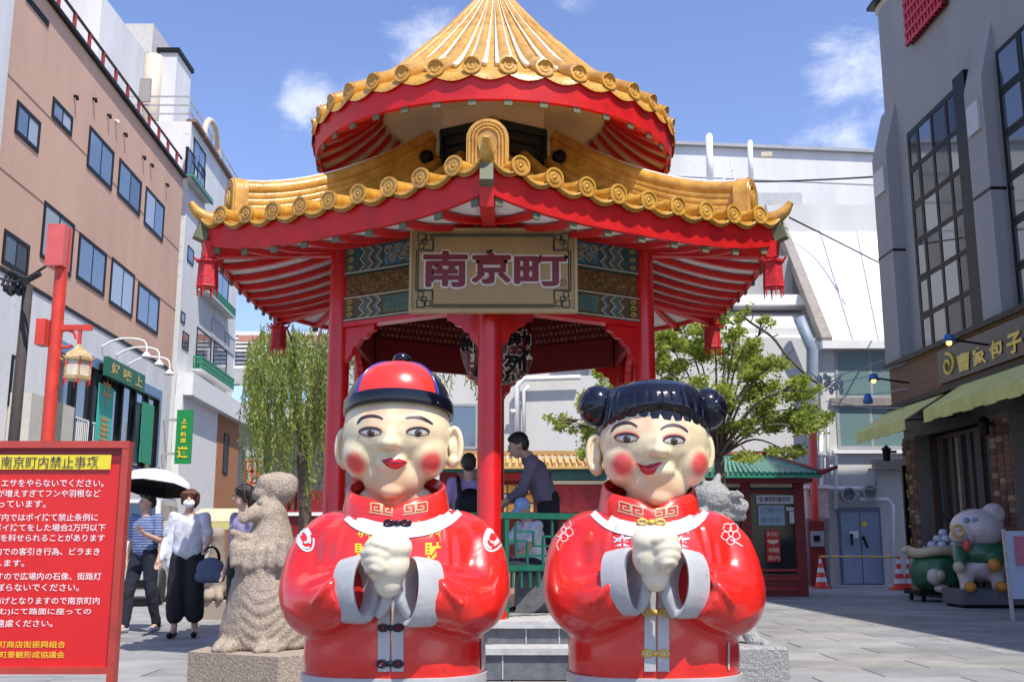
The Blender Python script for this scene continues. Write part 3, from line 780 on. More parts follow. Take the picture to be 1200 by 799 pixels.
for (ox, oy) in ((.025, .04), (.037, .065)):
    a_, b_ = .115 + ox * .4, .23 + oy * .3
    ln([(ox, b_), (ox, 1 - b_), (a_, 1 - b_ )]); ln([(1 - ox, b_), (1 - ox, 1 - b_), (1 - a_, 1 - b_)]); ln([(a_, 1 - b_), (a_, 1 - oy), (1 - a_, 1 - oy), (1 - a_, 1 - b_)])
    ln([(ox, b_), (a_, b_), (a_, oy), (1 - a_, oy), (1 - a_, b_), (1 - ox, b_)])
for sx in (0, 1):
    for sy in (0, 1):
        q = lambda x, y: ((1 - x) if sx else x, (1 - y) if sy else y)
        for (cx_, cy_, e) in ((.055, .08, .022), (.055, .19, .016), (.10, .08, .016), (.075, .135, .014)):
            ln([q(cx_ - e, cy_ - e * 2.1), q(cx_ + e, cy_ - e * 2.1), q(cx_ + e, cy_ + e * 2.1), q(cx_ - e, cy_ + e * 2.1), q(cx_ - e, cy_ - e * 2.1)])
mb.build('fret_border', dkb, sgr)
mb = MB(); text_on(mb, 'R', O + U * .918 + V * .315, U * .018, V * .05, Nn, off=.004); mb.tube([O + U * (.927 + .019 * math.cos(t)) + V * (.34 + .045 * math.sin(t)) + Nn * .004 for t in np.linspace(0, 2 * PI, 20)], .003, 4); mb.build('registered_mark', mat('brown_print', (.25, .07, .03), .6, 0), sgr)

# ---- bell lanterns at the eave corners
def bell(k, lab):
    p = cpt(2.88, cz(2.95) - .34, 0, k)
    rt = root('bell_lantern', p - Vector((0, 0, .34)), lab, 'lantern', 'red lanterns hung at the eave corners', rz=k * .5)
    rl = mat('red_cloth_lantern', (.50, .012, .02), .6, .3, 14, bump=.3)
    mb = MB(); mb.lathe([(.001, .33), (.03, .33), (.05, .30), (.11, .29), (.11, .27), (.085, .26), (.095, .06), (.10, .05), (.085, .04), (.001, .04)], (0, 0, 0), 6); mb.v = [tuple(wm(rt) @ Vector(v)) for v in mb.v]; mb.build('shade', rl, rt)
    mb = MB()
    for q in range(6):
        a_ = q * PI / 3; x, y = .105 * math.cos(a_), .105 * math.sin(a_)
        mb.tube([(x, y, .29), (x * 1.2, y * 1.2, .31)], .012, 5); mb.tube([(x * .8, y * .8, .04), (x * .8, y * .8, -.04)], [.010, .004], 5)
    mb.v = [tuple(wm(rt) @ Vector(v)) for v in mb.v]; mb.build('tassel', red, rt, kind='stuff')
bell(5, 'small red lantern hanging under the left front eave corner'); bell(1, 'small red lantern hanging under the right front eave corner')
bell(4, 'small red lantern hanging under the left rear eave corner, before the willow'); bell(2, 'small red lantern hanging under the right rear eave corner, before the leafy tree')
# ---- big round character lantern hung inside
lc = atY(583, 405, 9.6)
rt = root('round_drum', lc, 'dark round lantern with outlined characters hanging behind the front post', 'lantern')
mb = MB(); mb.lathe([(.001, -.36), (.14, -.35), (.28, -.26), (.34, -.10), (.34, .10), (.28, .26), (.14, .35), (.001, .36)], lc, 32); o_ = mb.build('shade', mat('dark_red_lantern', (.10, .008, .012), .4, .2), rt, smooth=True)
tr = bvh([o_]); 
for ch, (x0, y0, x1, y1) in (('熱', (594, 388, 624, 426)), ('烈', (590, 415, 618, 446)), ('歡', (540, 385, 566, 440))):
    mb = MB(); text_cast(mb, tr, ch, x0 - 2, y0 - 2, x1 + 2, y1 + 2, .004, .06); mb.build('character_outline', pt_cr, rt)
    mb = MB(); text_cast(mb, tr, ch, x0, y0, x1, y1, .009, .03); mb.build('character', blackm, rt)
mb = MB(); mb.tube([lc + Vector((0, 0, .35)), (lc.x, lc.y, 3.76)], .01, 6); mb.build('cord', blackm, rt)

# ---- green railing between the right posts
a, b, u, L, n = sector(0)
def railing(a, b, u, L, lab):
    rr = root('railing', (a + b) / 2 + Vector((0, 0, FZ)), lab, 'railing', 'green railings between the pavilion posts')
    gm = mat('railing_green', (.012, .12, .075), .4, .15, 8)
    P = lambda x, z: a + u * x + Vector((0, 0, FZ + z))
    for z, t in ((.83, .05), (.40, .045)): MB().beam(P(.1, z), P(L - .1, z), .05, t).build('rail', gm, rr)
    for x in (.16, L / 2, L - .16): MB().beam(P(x, 0), P(x, .80), .04, .04, up=u).build('upright', gm, rr)
    mb = MB()
    for x0, x1 in ((.18, L / 2 - .02), (L / 2 + .02, L - .18)):
        w_ = x1 - x0
        for pts in ([(.12, .78), (.12, .50), (.88, .50), (.88, .78)], [(.12, .70), (.4, .70), (.4, .58), (.7, .58), (.7, .80)], [(0, .62), (.3, .62), (.3, .42)], [(.55, .42), (.55, .66), (1, .66)]):
            for p_, q_ in zip(pts[:-1], pts[1:]): mb.beam(P(x0 + w_ * p_[0], p_[1]), P(x0 + w_ * q_[0], q_[1]), .018, .018, up=(u.y, -u.x, 0))
    mb.build('fret', gm, rr)
    for x in np.arange(.22, L - .2, .085): MB().beam(P(x, .24), P(x, .385), .03, .02, up=u).build('slat', gm, rr)
railing(a, b, u, L, 'green fretwork railing right of the front pavilion post')
a, b, u, L, n = sector(5); railing(a, b, u, L, 'green fretwork railing left of the front pavilion post, behind the boy figure')
# ================================================================ the two painted figures
skin_c = lin((240, 226, 186))
def face_mat(name, cheeks, blushr):
    m = bpy.data.materials.new(name); m.use_nodes = True; n = m.node_tree.nodes; l = m.node_tree.links; b = n['Principled BSDF']
    t = n.new('ShaderNodeTexCoord'); z = n.new('ShaderNodeTexNoise'); z.inputs['Scale'].default_value = 14; l.new(t.outputs['Object'], z.inputs['Vector']); z.inputs['Detail'].default_value = 6
    r = n.new('ShaderNodeValToRGB'); r.color_ramp.elements[0].color = (.66, .535, .31, 1); r.color_ramp.elements[1].color = (.77, .66, .42, 1); r.color_ramp.elements[0].position = .3; r.color_ramp.elements[1].position = .6
    l.new(z.outputs['Fac'], r.inputs['Fac']); cur = r.outputs['Color']
    for c, rad, amt, colr in cheeks:
        v = n.new('ShaderNodeVectorMath'); v.operation = 'DISTANCE'; l.new(t.outputs['Object'], v.inputs[0]); v.inputs[1].default_value = c
        mr = n.new('ShaderNodeMapRange'); mr.interpolation_type = 'SMOOTHSTEP'; l.new(v.outputs['Value'], mr.inputs['Value'])
        mr.inputs['From Min'].default_value = rad * .45; mr.inputs['From Max'].default_value = rad * 1.1; mr.inputs['To Min'].default_value = amt; mr.inputs['To Max'].default_value = 0
        mx = n.new('ShaderNodeMix'); mx.data_type = 'RGBA'; l.new(mr.outputs['Result'], mx.inputs['Factor']); l.new(cur, mx.inputs[6]); mx.inputs[7].default_value = tuple(colr) + (1,); cur = mx.outputs[2]
    l.new(cur, b.inputs['Base Color']); b.inputs['Roughness'].default_value = .32; b.inputs['Coat Weight'].default_value = .5; b.inputs['Coat Roughness'].default_value = .12
    u = n.new('ShaderNodeBump'); u.inputs['Strength'].default_value = .12; u.inputs['Distance'].default_value = .01; l.new(z.outputs['Fac'], u.inputs['Height']); l.new(u.outputs['Normal'], b.inputs['Normal'])
    wear(m, (.45, .32, .18), .45, 60, 7)
    return m
coat_red = mat('glossy_red_enamel', (.68, .012, .010), .28, .12, 5, col2=(.78, .028, .016), coat=.7, bump=.14, bscale=11, detail=9)
hair_blk = mat('glossy_black_enamel', (.005, .006, .014), .13, 0, coat=.35, spec=.4)
trim_w = mat('silver_white_enamel', (.43, .44, .44), .35, .12, 8, coat=.4, bump=.1, bscale=30)
trim_w2 = mat('white_enamel', (.60, .64, .72), .3, .06, 8, coat=.4)
hand_m = mat('cream_enamel', (.76, .68, .49), .36, .08, 10, col2=(.82, .75, .57), coat=.4, bump=.12, bscale=12)
lip_m = mat('lip_red_enamel', (.58, .008, .012), .22, .1, 10, coat=.6)
eye_w = mat('eye_white', (.46, .44, .39), .25, 0, coat=.6); iris_m = mat('brown_iris', (.055, .024, .010), .2, .3, 200, coat=.8); lash_m = mat('lash_black', (.02, .015, .018), .35, 0)
lid_m = mat('rose_eyelid_paint', (.72, .20, .13), .4, .1, 20); kg = mat('olive_gold_line', (.48, .42, .22), .45, .1)
inner_red = mat('sleeve_lining_red', (.45, .010, .012), .45, .1)

def statue(kind):
    boy = kind == 'boy'
    cx = 466 if boy else 762; dy = 0 if boy else 2          # reference column and row offset in photo pixels
    Y0 = 3.0; base = atY(cx, 640, Y0); X0 = base.x
    q = 1.0 if boy else .945                                 # the girl's figure is a little narrower
    if boy: rt = root('boy_figure', (X0, Y0, 0), 'glossy red greeting boy figure with a black and red skullcap', 'statue')
    else: rt = root('girl_figure', (X0, Y0, 0), 'glossy red greeting girl figure with two black hair buns', 'statue')
    def zz(y, Y): return 1 + Y * math.tan(PITCH + math.atan((399.5 - y) / FP))
    V3 = lambda x, dyy, z: Vector((X0 + x * q, Y0 + dyy, z))
    # --- plinth, shoes and trousers (below the picture)
    mb = MB(); mb.lathe([(.001, 0), (.30, 0), (.30, .10), (.27, .13), (.001, .13)], (X0, Y0, .013), 36); mb.build('plinth', granite_g, rt, smooth=True, angle=40)
    mb = MB()
    for s in (-1, 1): mb.cap(V3(s * .11, -.12, .18), .06, V3(s * .11, .06, .19), .055, 14)
    blob('shoes', mb, hair_blk, rt, .012, 4)
    mb = MB()
    for s in (-1, 1): mb.cap(V3(s * .11, 0, .24), .11, V3(s * .10, 0, .62), .12, 16)
    blob('trousers', mb, trim_w2, rt, .014, 6)
    # --- coat: skirt, chest and arms in one surface
    mb = MB()
    n = 40; prof = [(.240, .64), (.247, .70), (.243, .78), (.240, .83), (.243, .90), (.243, .95), (.232, 1.01), (.212, 1.05), (.175, 1.078), (.10, 1.092), (.0005, 1.094)]
    def ringf(r, z, k):
        a = 2 * PI * k / n; ca, sa = math.cos(a), math.sin(a)
        p = 2.5; s_ = (abs(ca) ** p + abs(sa) ** p) ** (-1 / p)
        return V3(r * ca * s_, r * .78 * sa * s_, z)
    vs = [ringf(.0005, .66, k) for k in range(n)]; 
    for r, z in prof: vs += [ringf(r, z, k) for k in range(n)]
    fs = [(i * n + k, i * n + (k + 1) % n, (i + 1) * n + (k + 1) % n, (i + 1) * n + k) for i in range(len(prof)) for k in range(n)]
    mb.add(vs, fs)
    for s in (-1, 1):
        path = spline([(s * .165, .0, 1.012), (s * .205, -.015, .975), (s * .216, -.05, .895), (s * .200, -.10, .855), (s * .15, -.165, .862), (s * .095, -.205, .885)], 5)
        rr = np.interp(np.linspace(0, 1, len(path)), [0, .2, .42, .62, .82, 1], [.080, .092, .098, .095, .082, .070])
        mb.tube([V3(*p) for p in path], [float(r) for r in rr], 20)
        mb.ell(V3(s * .150, 0, 1.022), (.115, .115, .078), 20)
    def fold(A):
        x, y, z = A[:, 0] - X0, A[:, 1] - Y0, A[:, 2]; d = np.zeros(len(A))
        for s in (-1, 1):
            for (a, b, w, dep) in (((s * .205, .895), (s * .125, .93), .007, -.006), ((s * .185, .855), (s * .115, .935), .008, .013), ((s * .12, 1.07), (s * .14, .96), .008, -.006), ((s * .18, .80), (s * .10, .815), .010, -.004), ((s * .165, .95), (s * .16, 1.05), .010, -.004), ((s * .27, .84), (s * .16, .79), .012, .004)):
                ax, az = a[0] * q, a[1]; bx, bz = b[0] * q, b[1]
                L2 = (bx - ax) ** 2 + (bz - az) ** 2; t = np.clip(((x - ax) * (bx - ax) + (z - az) * (bz - az)) / L2, 0, 1)
                dd = np.hypot(x - ax - t * (bx - ax), z - az - t * (bz - az))
                d += np.where(y < .03, dep * np.exp(-(dd / w) ** 2) * (.35 + .65 * np.sin(PI * np.clip(t + .15, 0, 1))), 0)
        d += np.where(z < .78, .002 * np.sin(x * 45 + 2 * np.sin(z * 20)) * np.clip(.80 - z, 0, 1) / .12, 0)
        return d
    coat = blob('coat', mb, coat_red, rt, .0075, 7, .5, disp=fold)
    tb = bvh([coat])
    # --- collar, yoke trim, hem
    col = MB(); c0 = V3(-.004, -.02, 0)
    def neck_ring(r, z, k, n=48, tilt=.0):
        a = 2 * PI * k / n; return Vector((c0.x + r * q * math.cos(a), c0.y + r * q * .92 * math.sin(a), z + tilt * math.sin(a)))
    pr = [(.112, 1.065, .02), (.150, 1.070, .022), (.150, 1.085, .025), (.143, 1.13, .035), (.136, 1.162, .042), (.129, 1.164, .042), (.122, 1.14, .04)]
    n = 64; vs = []
    for r, z, tl in pr:
        for k in range(n):
            a = 2 * PI * k / n; fr = max(0, -math.sin(a)) ** 30      # little V at the throat
            vs.append(Vector((c0.x + r * q * math.cos(a), c0.y + r * q * .92 * math.sin(a), z + tl * math.sin(a) - (.022 * fr if z > 1.15 else 0))))
    col.add(vs, [(i * n + k, i * n + (k + 1) % n, (i + 1) * n + (k + 1) % n, (i + 1) * n + k) for i in range(len(pr) - 1) for k in range(n)])
    collar = col.build('collar', coat_red, rt, smooth=True, angle=60)
    tc_ = bvh([collar])
    X = cx - (466 if boy else 762)
    sw = MB()   # white yoke trim lying on the shoulders
    def yoke(y_off):
        pass
    outer = [(399, 590), (411, 606), (430, 617), (455, 622), (480, 622), (506, 617), (527, 606), (542, 591)] if boy else [(692, 591), (703, 604), (720, 615), (745, 621), (768, 622), (792, 619), (815, 609), (827, 592)]
    stroke(sw, tb, spline(outer, 4), 16, .003)
    # carry the trim round behind the neck so it reads from the side too
    sw.tube([Vector((c0.x + .155 * q * math.cos(t), c0.y + .14 * q * math.sin(t), 1.09)) for t in np.linspace(.25, PI - .25, 20)], .012, 8)
    sw.build('yoke_trim', trim_w2, rt, smooth=True)
    # bottom hem band
    n = 60; hm = MB(); vs = []
    for (r, z) in ((.240, .632), (.2475, .632), (.2505, .652), (.2505, .668), (.243, .669)):
        for k in range(n):
            a = 2 * PI * k / n; ca, sa = math.cos(a), math.sin(a); s_ = (abs(ca) ** 2.5 + abs(sa) ** 2.5) ** (-1 / 2.5)
            vs.append(V3(r * ca * s_, r * .78 * sa * s_, z))
    hm.add(vs, [(i * n + k, i * n + (k + 1) % n, (i + 1) * n + (k + 1) % n, (i + 1) * n + k) for i in range(4) for k in range(n)])
    hm.build('hem', trim_w, rt, smooth=True, angle=60)
    # front placket
    pk = MB(); e = 1.5
    xa, xb = (443, 473) if boy else (755, 784)
    for (a_, b_) in (((xa + xb) / 2 - (xb - xa) / 4 - .4, 0), ((xa + xb) / 2 + (xb - xa) / 4 + .4, 1)):
        stroke(pk, tb, [(a_, 688), (a_, 786)], (xb - xa) / 2 - 1.2, .0045, step=9)
    o_ = pk.build('placket', trim_w, rt, smooth=True); pass
    if not boy or True:
        sp_ = MB(); ex = 571 if boy else 858
        pts = [(ex - 7, 748), (ex - 6, 784)] if boy else [(ex - 5, 752), (ex - 5, 784)]
        stroke(sp_, tb, pts, 3.2 if boy else 2.2, .003); sp_.build('side_trim', trim_w, rt, smooth=True)
    # frog fastenings
    fcol = hair_blk if boy else gold_p
    fdot = lip_m if boy else trim_w2
    for (fx, fy, hw) in (((466, 614, 16), (458, 735, 14), (457, 777, 15)) if boy else ((763, 613, 17), (768, 717, 16), (768, 765, 16))):
        mb = MB(); xs = hw * .62
        hit = [cast(tb, fx + s * xs, fy, .004) for s in (-1, 1)]
        if None in hit: continue
        d = (hit[1] - hit[0]).normalized()
        for h in hit:
            mb.tube([h + Vector((d.x * .011 * math.cos(t), d.y * .011 * math.cos(t), .0065 * math.sin(t))) + Vector((0, -.003, 0)) for t in np.linspace(0, 2 * PI, 18, endpoint=False)], .0046, 8, closed=True)
        mb.tube([hit[0] + d * .010, hit[1] - d * .010], .006, 8); mb.ell((hit[0] + hit[1]) / 2 + Vector((0, -.004, 0)), (.010, .007, .008), 12)
        f = mb.build('frog_fastening', fcol, rt, smooth=True)
        mb = MB()
        for h in hit: mb.ell(h + Vector((0, -.002, 0)), (.006, .004, .003), 10)
        mb.build('fastening_dot', fdot, f, smooth=True, kind='stuff')
    # collar key pattern
    def key(px, py, w, h, sgn, slant):
        mb = MB()
        for ox in (0, w * .52):
            ww = w * .46
            P = [(0, 1), (0, 0), (1, 0), (1, .8), (.35, .8), (.35, .42), (.68, .42)]
            if sgn < 0: P = [(1 - a, b) for a, b in P]
            pts = [(px + ox + a * ww, py + b * h + slant * (ox + a * ww)) for a, b in P]
            for a_, b_ in zip(pts[:-1], pts[1:]): stroke(mb, tc_, [a_, b_], 1.5, .0018)
        stroke(mb, tc_, [(px - 2, py + h + 1 ), (px + w, py + h + 1 + slant * w)], 1.2, .0018)
        return mb
    if boy: ks = [(435, 589, 25, 10, 1, .16), (474, 592, 27, 10, -1, -.16)]
    else: ks = [(726, 587, 28, 10, 1, .30), (768, 597, 26, 10, -1, -.18)]
    for k_ in ks: key(*k_).build('key_pattern', kg, rt)
    # --- head
    if boy: fcx, H = 465, 0
    else: fcx, H = 762, 0
    hx = lambda px, Y: ray(px, 500).x / ray(px, 500).y * Y - X0     # sideways offset of a pixel column at depth Y
    Hc = 1.315 if boy else 1.295
    mb = MB()
    f0 = (fcx + (3 if boy else 0) - 600) / FP * 3.06 - X0                         # head centre offset
    HV = lambda x, dyy, z: Vector((X0 + f0 + x, Y0 + dyy, Hc + z))
    s_ = 1.0 if boy else 1.0
    mb.ell(HV(0, 0, .03), (.149, .149, .105 if not boy else .13), 32)
    mb.ell(HV(0, -.012, -.01), (.154, .148, .125), 32)
    for s in (-1, 1):
        mb.ell(HV(s * .076, -.046, -.066), (.072, .086, .074), 24)     # cheeks
        mb.ell(HV(s * .052, -.118, .022), (.044, .026, .018), 16)      # brow
        mb.ell(HV(s * .046, -.118, -.042), (.040, .028, .020), 16)      # under the eyes
    mb.ell(HV(0, -.052, -.125), (.088, .088, .082), 24)                 # lower face
    mb.ell(HV(-.002, -.108, -.168), (.038, .032, .026), 18)             # chin
    mb.ell(HV(-.002, -.134, -.096), (.044, .024, .026), 18)             # mouth mound
    mb.ell(HV(-.003, -.150, -.025), (.017, .022, .030), 16)             # nose ridge
    mb.ell(HV(-.003, -.168, -.046), (.025, .025, .019), 16)             # nose tip
    for s in (-1, 1): mb.ell(HV(-.003 + s * .017, -.156, -.051), (.013, .014, .011), 12)
    mb.ell(HV(0, .005, -.19), (.112, .108, .05), 24)
    cp = 1 if boy else 1
    eyeY = -.145
    L1 = HV(-.104, -.118, -.098) if boy else HV(-.100, -.120, -.078); L2 = HV(.108, -.115, -.096) if boy else HV(.112, -.112, -.076)
    loc = lambda p: tuple(p - Vector((X0, Y0, 0)))
    fm = face_mat(kind + '_face_enamel', [(loc(L1), .042, .9, (.70, .025, .035)), (loc(L2), .042, .9, (.70, .025, .035)),
                  (loc(HV(-.052, -.15, .035)), .045, .34, (.62, .20, .13)), (loc(HV(.052, -.15, .035)), .045, .34, (.62, .20, .13)),
                  (loc(HV(0, -.10, -.165)), .085, .45, (.80, .27, .12))], 0)
    head = blob('head', mb, fm, rt, .0055, 14, .5)
    th = bvh([head])
    # ears: shell, rim and hollow
    er = ((396, 405, 525), (541, 531, 523)) if boy else ((689, 698, 532), (836, 822, 530))
    for (xo, xi, ey), s in zip(er, (-1, 1)):
        ec = atY((xo + xi) / 2 + (-2 if s > 0 else 2), ey, 3.0)
        mb = MB(); mb.ell(ec + Vector((-s * .003, .006, 0)), (.025, .020, .056), 20); mb.ell(ec + Vector((-s * .008, -.004, -.042)), (.018, .018, .020), 16); mb.ell(ec + Vector((-s * .014, -.010, -.005)), (.007, .012, .022), 12)
        mb.tube([ec + Vector((s * .020 * math.sin(t) - s * .004, -.012, .050 * math.cos(t))) for t in np.linspace(-.9, 2.7, 18)], .0085, 8)
        ear = blob('ear', mb, fm, rt, .0035, 2)
        # hollow painted a little darker
    # features on the surface, placed from their outlines
    if boy:
        eyes = [(434.5, 507.5, 12.5, 5.3), (489.5, 507.5, 12.5, 5.4)]
        brows = [[(419, 496), (424, 490), (433, 487.5), (442, 488), (449, 491)], [(475, 490), (484, 488.8), (493, 489.5), (501, 493), (507, 497)]]
        lip = [(447.5, 539), (453, 537.5), (458.5, 536.2), (462, 538.4), (466, 537), (472, 538.8), (477.5, 541.5), (472, 546), (467, 549), (461, 549.4), (455, 547), (450, 543)]
        lipline = [(450, 540.5), (456, 541.2), (462, 542.2), (468, 542), (475, 541.6)]
    else:
        eyes = [(734.5, 514.5, 13.0, 5.5), (789.5, 517, 12.0, 5.3)]
        brows = [[(716, 506), (722, 499), (731, 495.5), (740, 496), (747, 500)], [(774, 503), (781, 499), (790, 498), (799, 500.5), (806, 506)]]
        lip = [(745, 542), (750, 543.2), (755, 545), (760, 545.2), (764, 543.6), (769, 543.4), (776, 541.5), (770, 549), (766, 555), (758, 556), (752, 553), (749, 547)]
        lipline = [(747.5, 543.5), (754, 547), (760, 547.6), (766, 546.6), (773, 543.6)]
    for (ex, ey, ew, eh) in eyes:
        shape = [(ex + ew * math.cos(t), ey - eh * 1.0 * (abs(math.sin(t)) ** .9) * (1 if math.sin(t) > 0 else -.72) - .7) for t in np.linspace(0, 2 * PI, 28, endpoint=False)]
        lidp = [(ex + ew * 1.22 * math.cos(t), ey - 2.0 - eh * 1.45 * math.sin(t) * (1 if math.sin(t) > 0 else .35)) for t in np.linspace(0, 2 * PI, 28, endpoint=False)]
        mb = MB(); patch(mb, th, lidp, .0006, 4); mb.build('eyelid_paint', lid_m if not boy else mat('soft_rose_lid', (.66, .34, .22), .4, .1, 20), rt, smooth=True)
        mb = MB(); patch(mb, th, shape, .0016, 4); eb = mb.build('eye', eye_w, rt, smooth=True)
        ir = MB(); patch(ir, th, [(ex + .3 + 5.6 * math.cos(t), ey - .5 + 4.9 * math.sin(t)) for t in np.linspace(0, 2 * PI, 20, endpoint=False)], .0022, 3); ir.build('iris', iris_m, eb, smooth=True)
        pu = MB(); patch(pu, th, [(ex + .3 + 2.5 * math.cos(t), ey - .6 + 2.5 * math.sin(t)) for t in np.linspace(0, 2 * PI, 16, endpoint=False)], .0027, 2); pu.build('pupil', lash_m, eb, smooth=True)
        gl = MB(); patch(gl, th, [(ex + 2.2 + 1.0 * math.cos(t), ey - 2.3 + 1.0 * math.sin(t)) for t in np.linspace(0, 2 * PI, 10, endpoint=False)], .0032, 2); gl.build('highlight_dot', trim_w2, eb)
        ls = MB(); up_ = [(ex + ew * 1.05 * math.cos(t), ey - .5 - eh * 1.08 * math.sin(t)) for t in np.linspace(PI * 1.02, -.04, 16)]
        stroke(ls, th, up_, 2.6, .003, taper=True)
        lo_ = [(ex + ew * math.cos(t), ey - .5 + eh * .74 * math.sin(t)) for t in np.linspace(PI, 0, 14)]
        stroke(ls, th, lo_, .7, .0024); ls.build('eyelash', lash_m, eb)
    for b_ in brows:
        mb = MB(); stroke(mb, th, spline(b_, 4), 3.6, .0012, taper=True); mb.build('eyebrow', mat('brow_charcoal', (.035, .02, .03), .5, .1), rt)
    mb = MB(); patch(mb, th, spline(lip, 3, True), .0040, 6); mb.build('lips', lip_m, rt, smooth=True)
    mb = MB(); stroke(mb, th, spline(lipline, 3), 1.2, .0050, taper=True); mb.build('lip_line', mat('dark_lip_line', (.16, .004, .01), .4, 0), rt)
    # --- hat or hair
    if boy:
        hc = V3(0, 0, 0); hc.x = X0 + f0 + .003; hc.z = 0
        R = .151; z0 = Hc + .075; 
        def tip(m_):      # the cap is pushed back: front edge up, sides and back down
            m_.v = [(v[0], v[1], v[2] - .012 - (v[1] - Y0) * .16) for v in m_.v]
        mb = MB(); n = 64
        dome = [(R, z0), (R * .985, z0 + .022), (R * .94, z0 + .045), (R * .855, z0 + .070), (R * .73, z0 + .093), (R * .56, z0 + .112), (R * .37, z0 + .125), (R * .18, z0 + .132), (.0005, z0 + .134)]
        dome = spline(dome, 3); mb.lathe(dome, (hc.x, hc.y, 0), n); tip(mb); cap_o = mb.build('cap_crown', hair_blk, rt, smooth=True)
        bd = MB(); tz = lambda r, z: (r, z)
        bd.lathe([(R * .96, z0 - .016), (R * 1.03, z0 - .018), (R * 1.04, z0 - .01), (R * 1.035, z0 + .014), (R * 1.025, z0 + .019), (R * .98, z0 + .018)], (hc.x, hc.y, 0), n); tip(bd); bd.build('cap_band', hair_blk, rt, smooth=True, angle=60)
        rp_ = MB(); vs = []; m_ = 14; ks = [d for d in dome if d[1] > z0 + .012]
        for (r, z) in ks:      # red gore on the front, narrowing to the crown
            half = .78 * (1 - .0 * (z - z0))
            for j in range(m_ + 1):
                a = -PI / 2 + .05 + half * (2 * j / m_ - 1); vs.append(Vector((hc.x + (r * 1.012 + .0015) * math.cos(a), hc.y + (r * 1.012 + .0015) * math.sin(a), z + .001)))
        rp_.add(vs, [(i * (m_ + 1) + j, i * (m_ + 1) + j + 1, (i + 1) * (m_ + 1) + j + 1, (i + 1) * (m_ + 1) + j) for i in range(len(ks) - 1) for j in range(m_)])
        tip(rp_); rp_.build('red_gore', mat('orange_red_enamel', (.74, .035, .02), .24, .05, 5, coat=.6), rt, smooth=True)
        bl_ = MB()
        for sg in (-1, 1):
            bl_.tube([Vector((hc.x + r * 1.014 * math.cos(-PI / 2 + .05 + sg * .83), hc.y + r * 1.014 * math.sin(-PI / 2 + .05 + sg * .83), z)) for r, z in ks[:-2]], .0045, 8)
        tip(bl_); bl_.build('blue_seam', mat('deep_blue_enamel', (.02, .05, .32), .22, 0, coat=.8), rt, smooth=True, kind='stuff')
        mb = MB(); mb.lathe([(.001, z0 + .118), (.016, z0 + .125), (.013, z0 + .131), (.022, z0 + .135), (.027, z0 + .144), (.024, z0 + .156), (.013, z0 + .163), (.0005, z0 + .165)], (hc.x + .006, hc.y - .0, 0), 24); tip(mb); mb.build('cap_knob', hair_blk, rt, smooth=True)
    else:
        hcx = X0 + f0 + .004; hz = Hc + .055
        mb = MB(); mb.ell((hcx, Y0 + .008, hz - .018), (.150, .156, .138), 40)
        # fringe wrapped round the brow
        for k in range(56):
            a = -PI / 2 + (k - 27.5) / 27.5 * 1.75; z1 = Hc + .080 - .018 * abs(math.cos(a)) ** .5 + .0 - (.045 * max(0, abs(a + PI / 2) - .45))
            mb.tube([(hcx + r_ * math.cos(a), Y0 + .005 + r_ * 1.05 * math.sin(a), z_) for r_, z_ in ((.085, Hc + .150), (.118, Hc + .132), (.136, Hc + .110), (.144, (Hc + .105 + z1) / 2), (.145, z1 + .008), (.143, z1 + .002))], [.012, .014, .015, .015, .014, .012], 8)
        for s in (-1, 1):
            mb.cap((hcx + s * .142, Y0 + .01, Hc + .08), .024, (hcx + s * .152, Y0 + .02, Hc + .005), .012, 12)
            mb.cap((hcx + s * .10, Y0, hz + .06), .04, (hcx + s * .13, Y0, hz + .05), .03, 12)
        def groove(A):
            a = np.arctan2(A[:, 1] - Y0, A[:, 0] - hcx); d = np.zeros(len(A)); zt = hz + .085
            for k in range(-5, 6): d -= .0045 * np.exp(-((a + PI / 2 - k * .22) / .022) ** 2) * np.clip((zt - A[:, 2]) / .05, 0, 1)
            return d * ((A[:, 2] > Hc + .03) & (a < -.3) & (a > -2.85))
        blob('hair', mb, hair_blk, rt, .005, 4, .5, disp=groove)
        for (bx, by), s in (((700, 476), -1), ((829, 479), 1)):
            bc = atY(bx, by, 3.0)
            mb = MB(); mb.ell(bc, (.056, .056, .060), 28)
            mb.ell(bc + Vector((-s * .035, 0, .022)), (.035, .04, .03), 20)
            def bg_(A, bc=bc, s=s):
                v = A - np.array(bc); a = np.arctan2(v[:, 2], v[:, 0] * s)
                return -.004 * np.exp(-((a - .9) / .08) ** 2) - .004 * np.exp(-((a + .35) / .08) ** 2)
            blob('hair_bun', mb, hair_blk, rt, .005, 3, disp=bg_)
    # --- cuffs and clasped hands
    hxp, hyp = (454, 655) if boy else (767, 648)
    HY = 2.70; hc = atY(hxp, hyp, HY)
    cuffs = ((424, 690, 18, 37, -1), (485, 693, 14, 38, 1)) if boy else ((739, 681, 13, 37, -1), (797, 683, 16, 38, 1))
    for (ux, uy, hw, hh, s) in cuffs:
        cc = atY(ux, uy, 2.755); R_ = hh / FP * 2.72
        nrm = Vector((-s * .80, -.60, .10)).normalized()
        M3 = nrm.to_track_quat('Z', 'Y').to_matrix()
        mb = MB(); R2 = R_ * .56
        prof = [(1.0, -.060), (1.04, -.03), (1.06, .006), (1.0, .016), (.88, .014), (.74, .000), (.70, -.03)]
        vs = []; n = 40
        for (r, z) in prof:
            for k in range(n):
                a = 2 * PI * k / n; p = Vector((math.cos(a) * r * R2, math.sin(a) * r * R_, z))
                # hanging lower lip of the wide sleeve
                vs.append(cc + M3 @ p + Vector((0, 0, 0)))
        mb.add(vs, [(i * n + k, i * n + (k + 1) % n, (i + 1) * n + (k + 1) % n, (i + 1) * n + k) for i in range(len(prof) - 1) for k in range(n)])
        mb.build('cuff', trim_w, rt, smooth=True, angle=70)
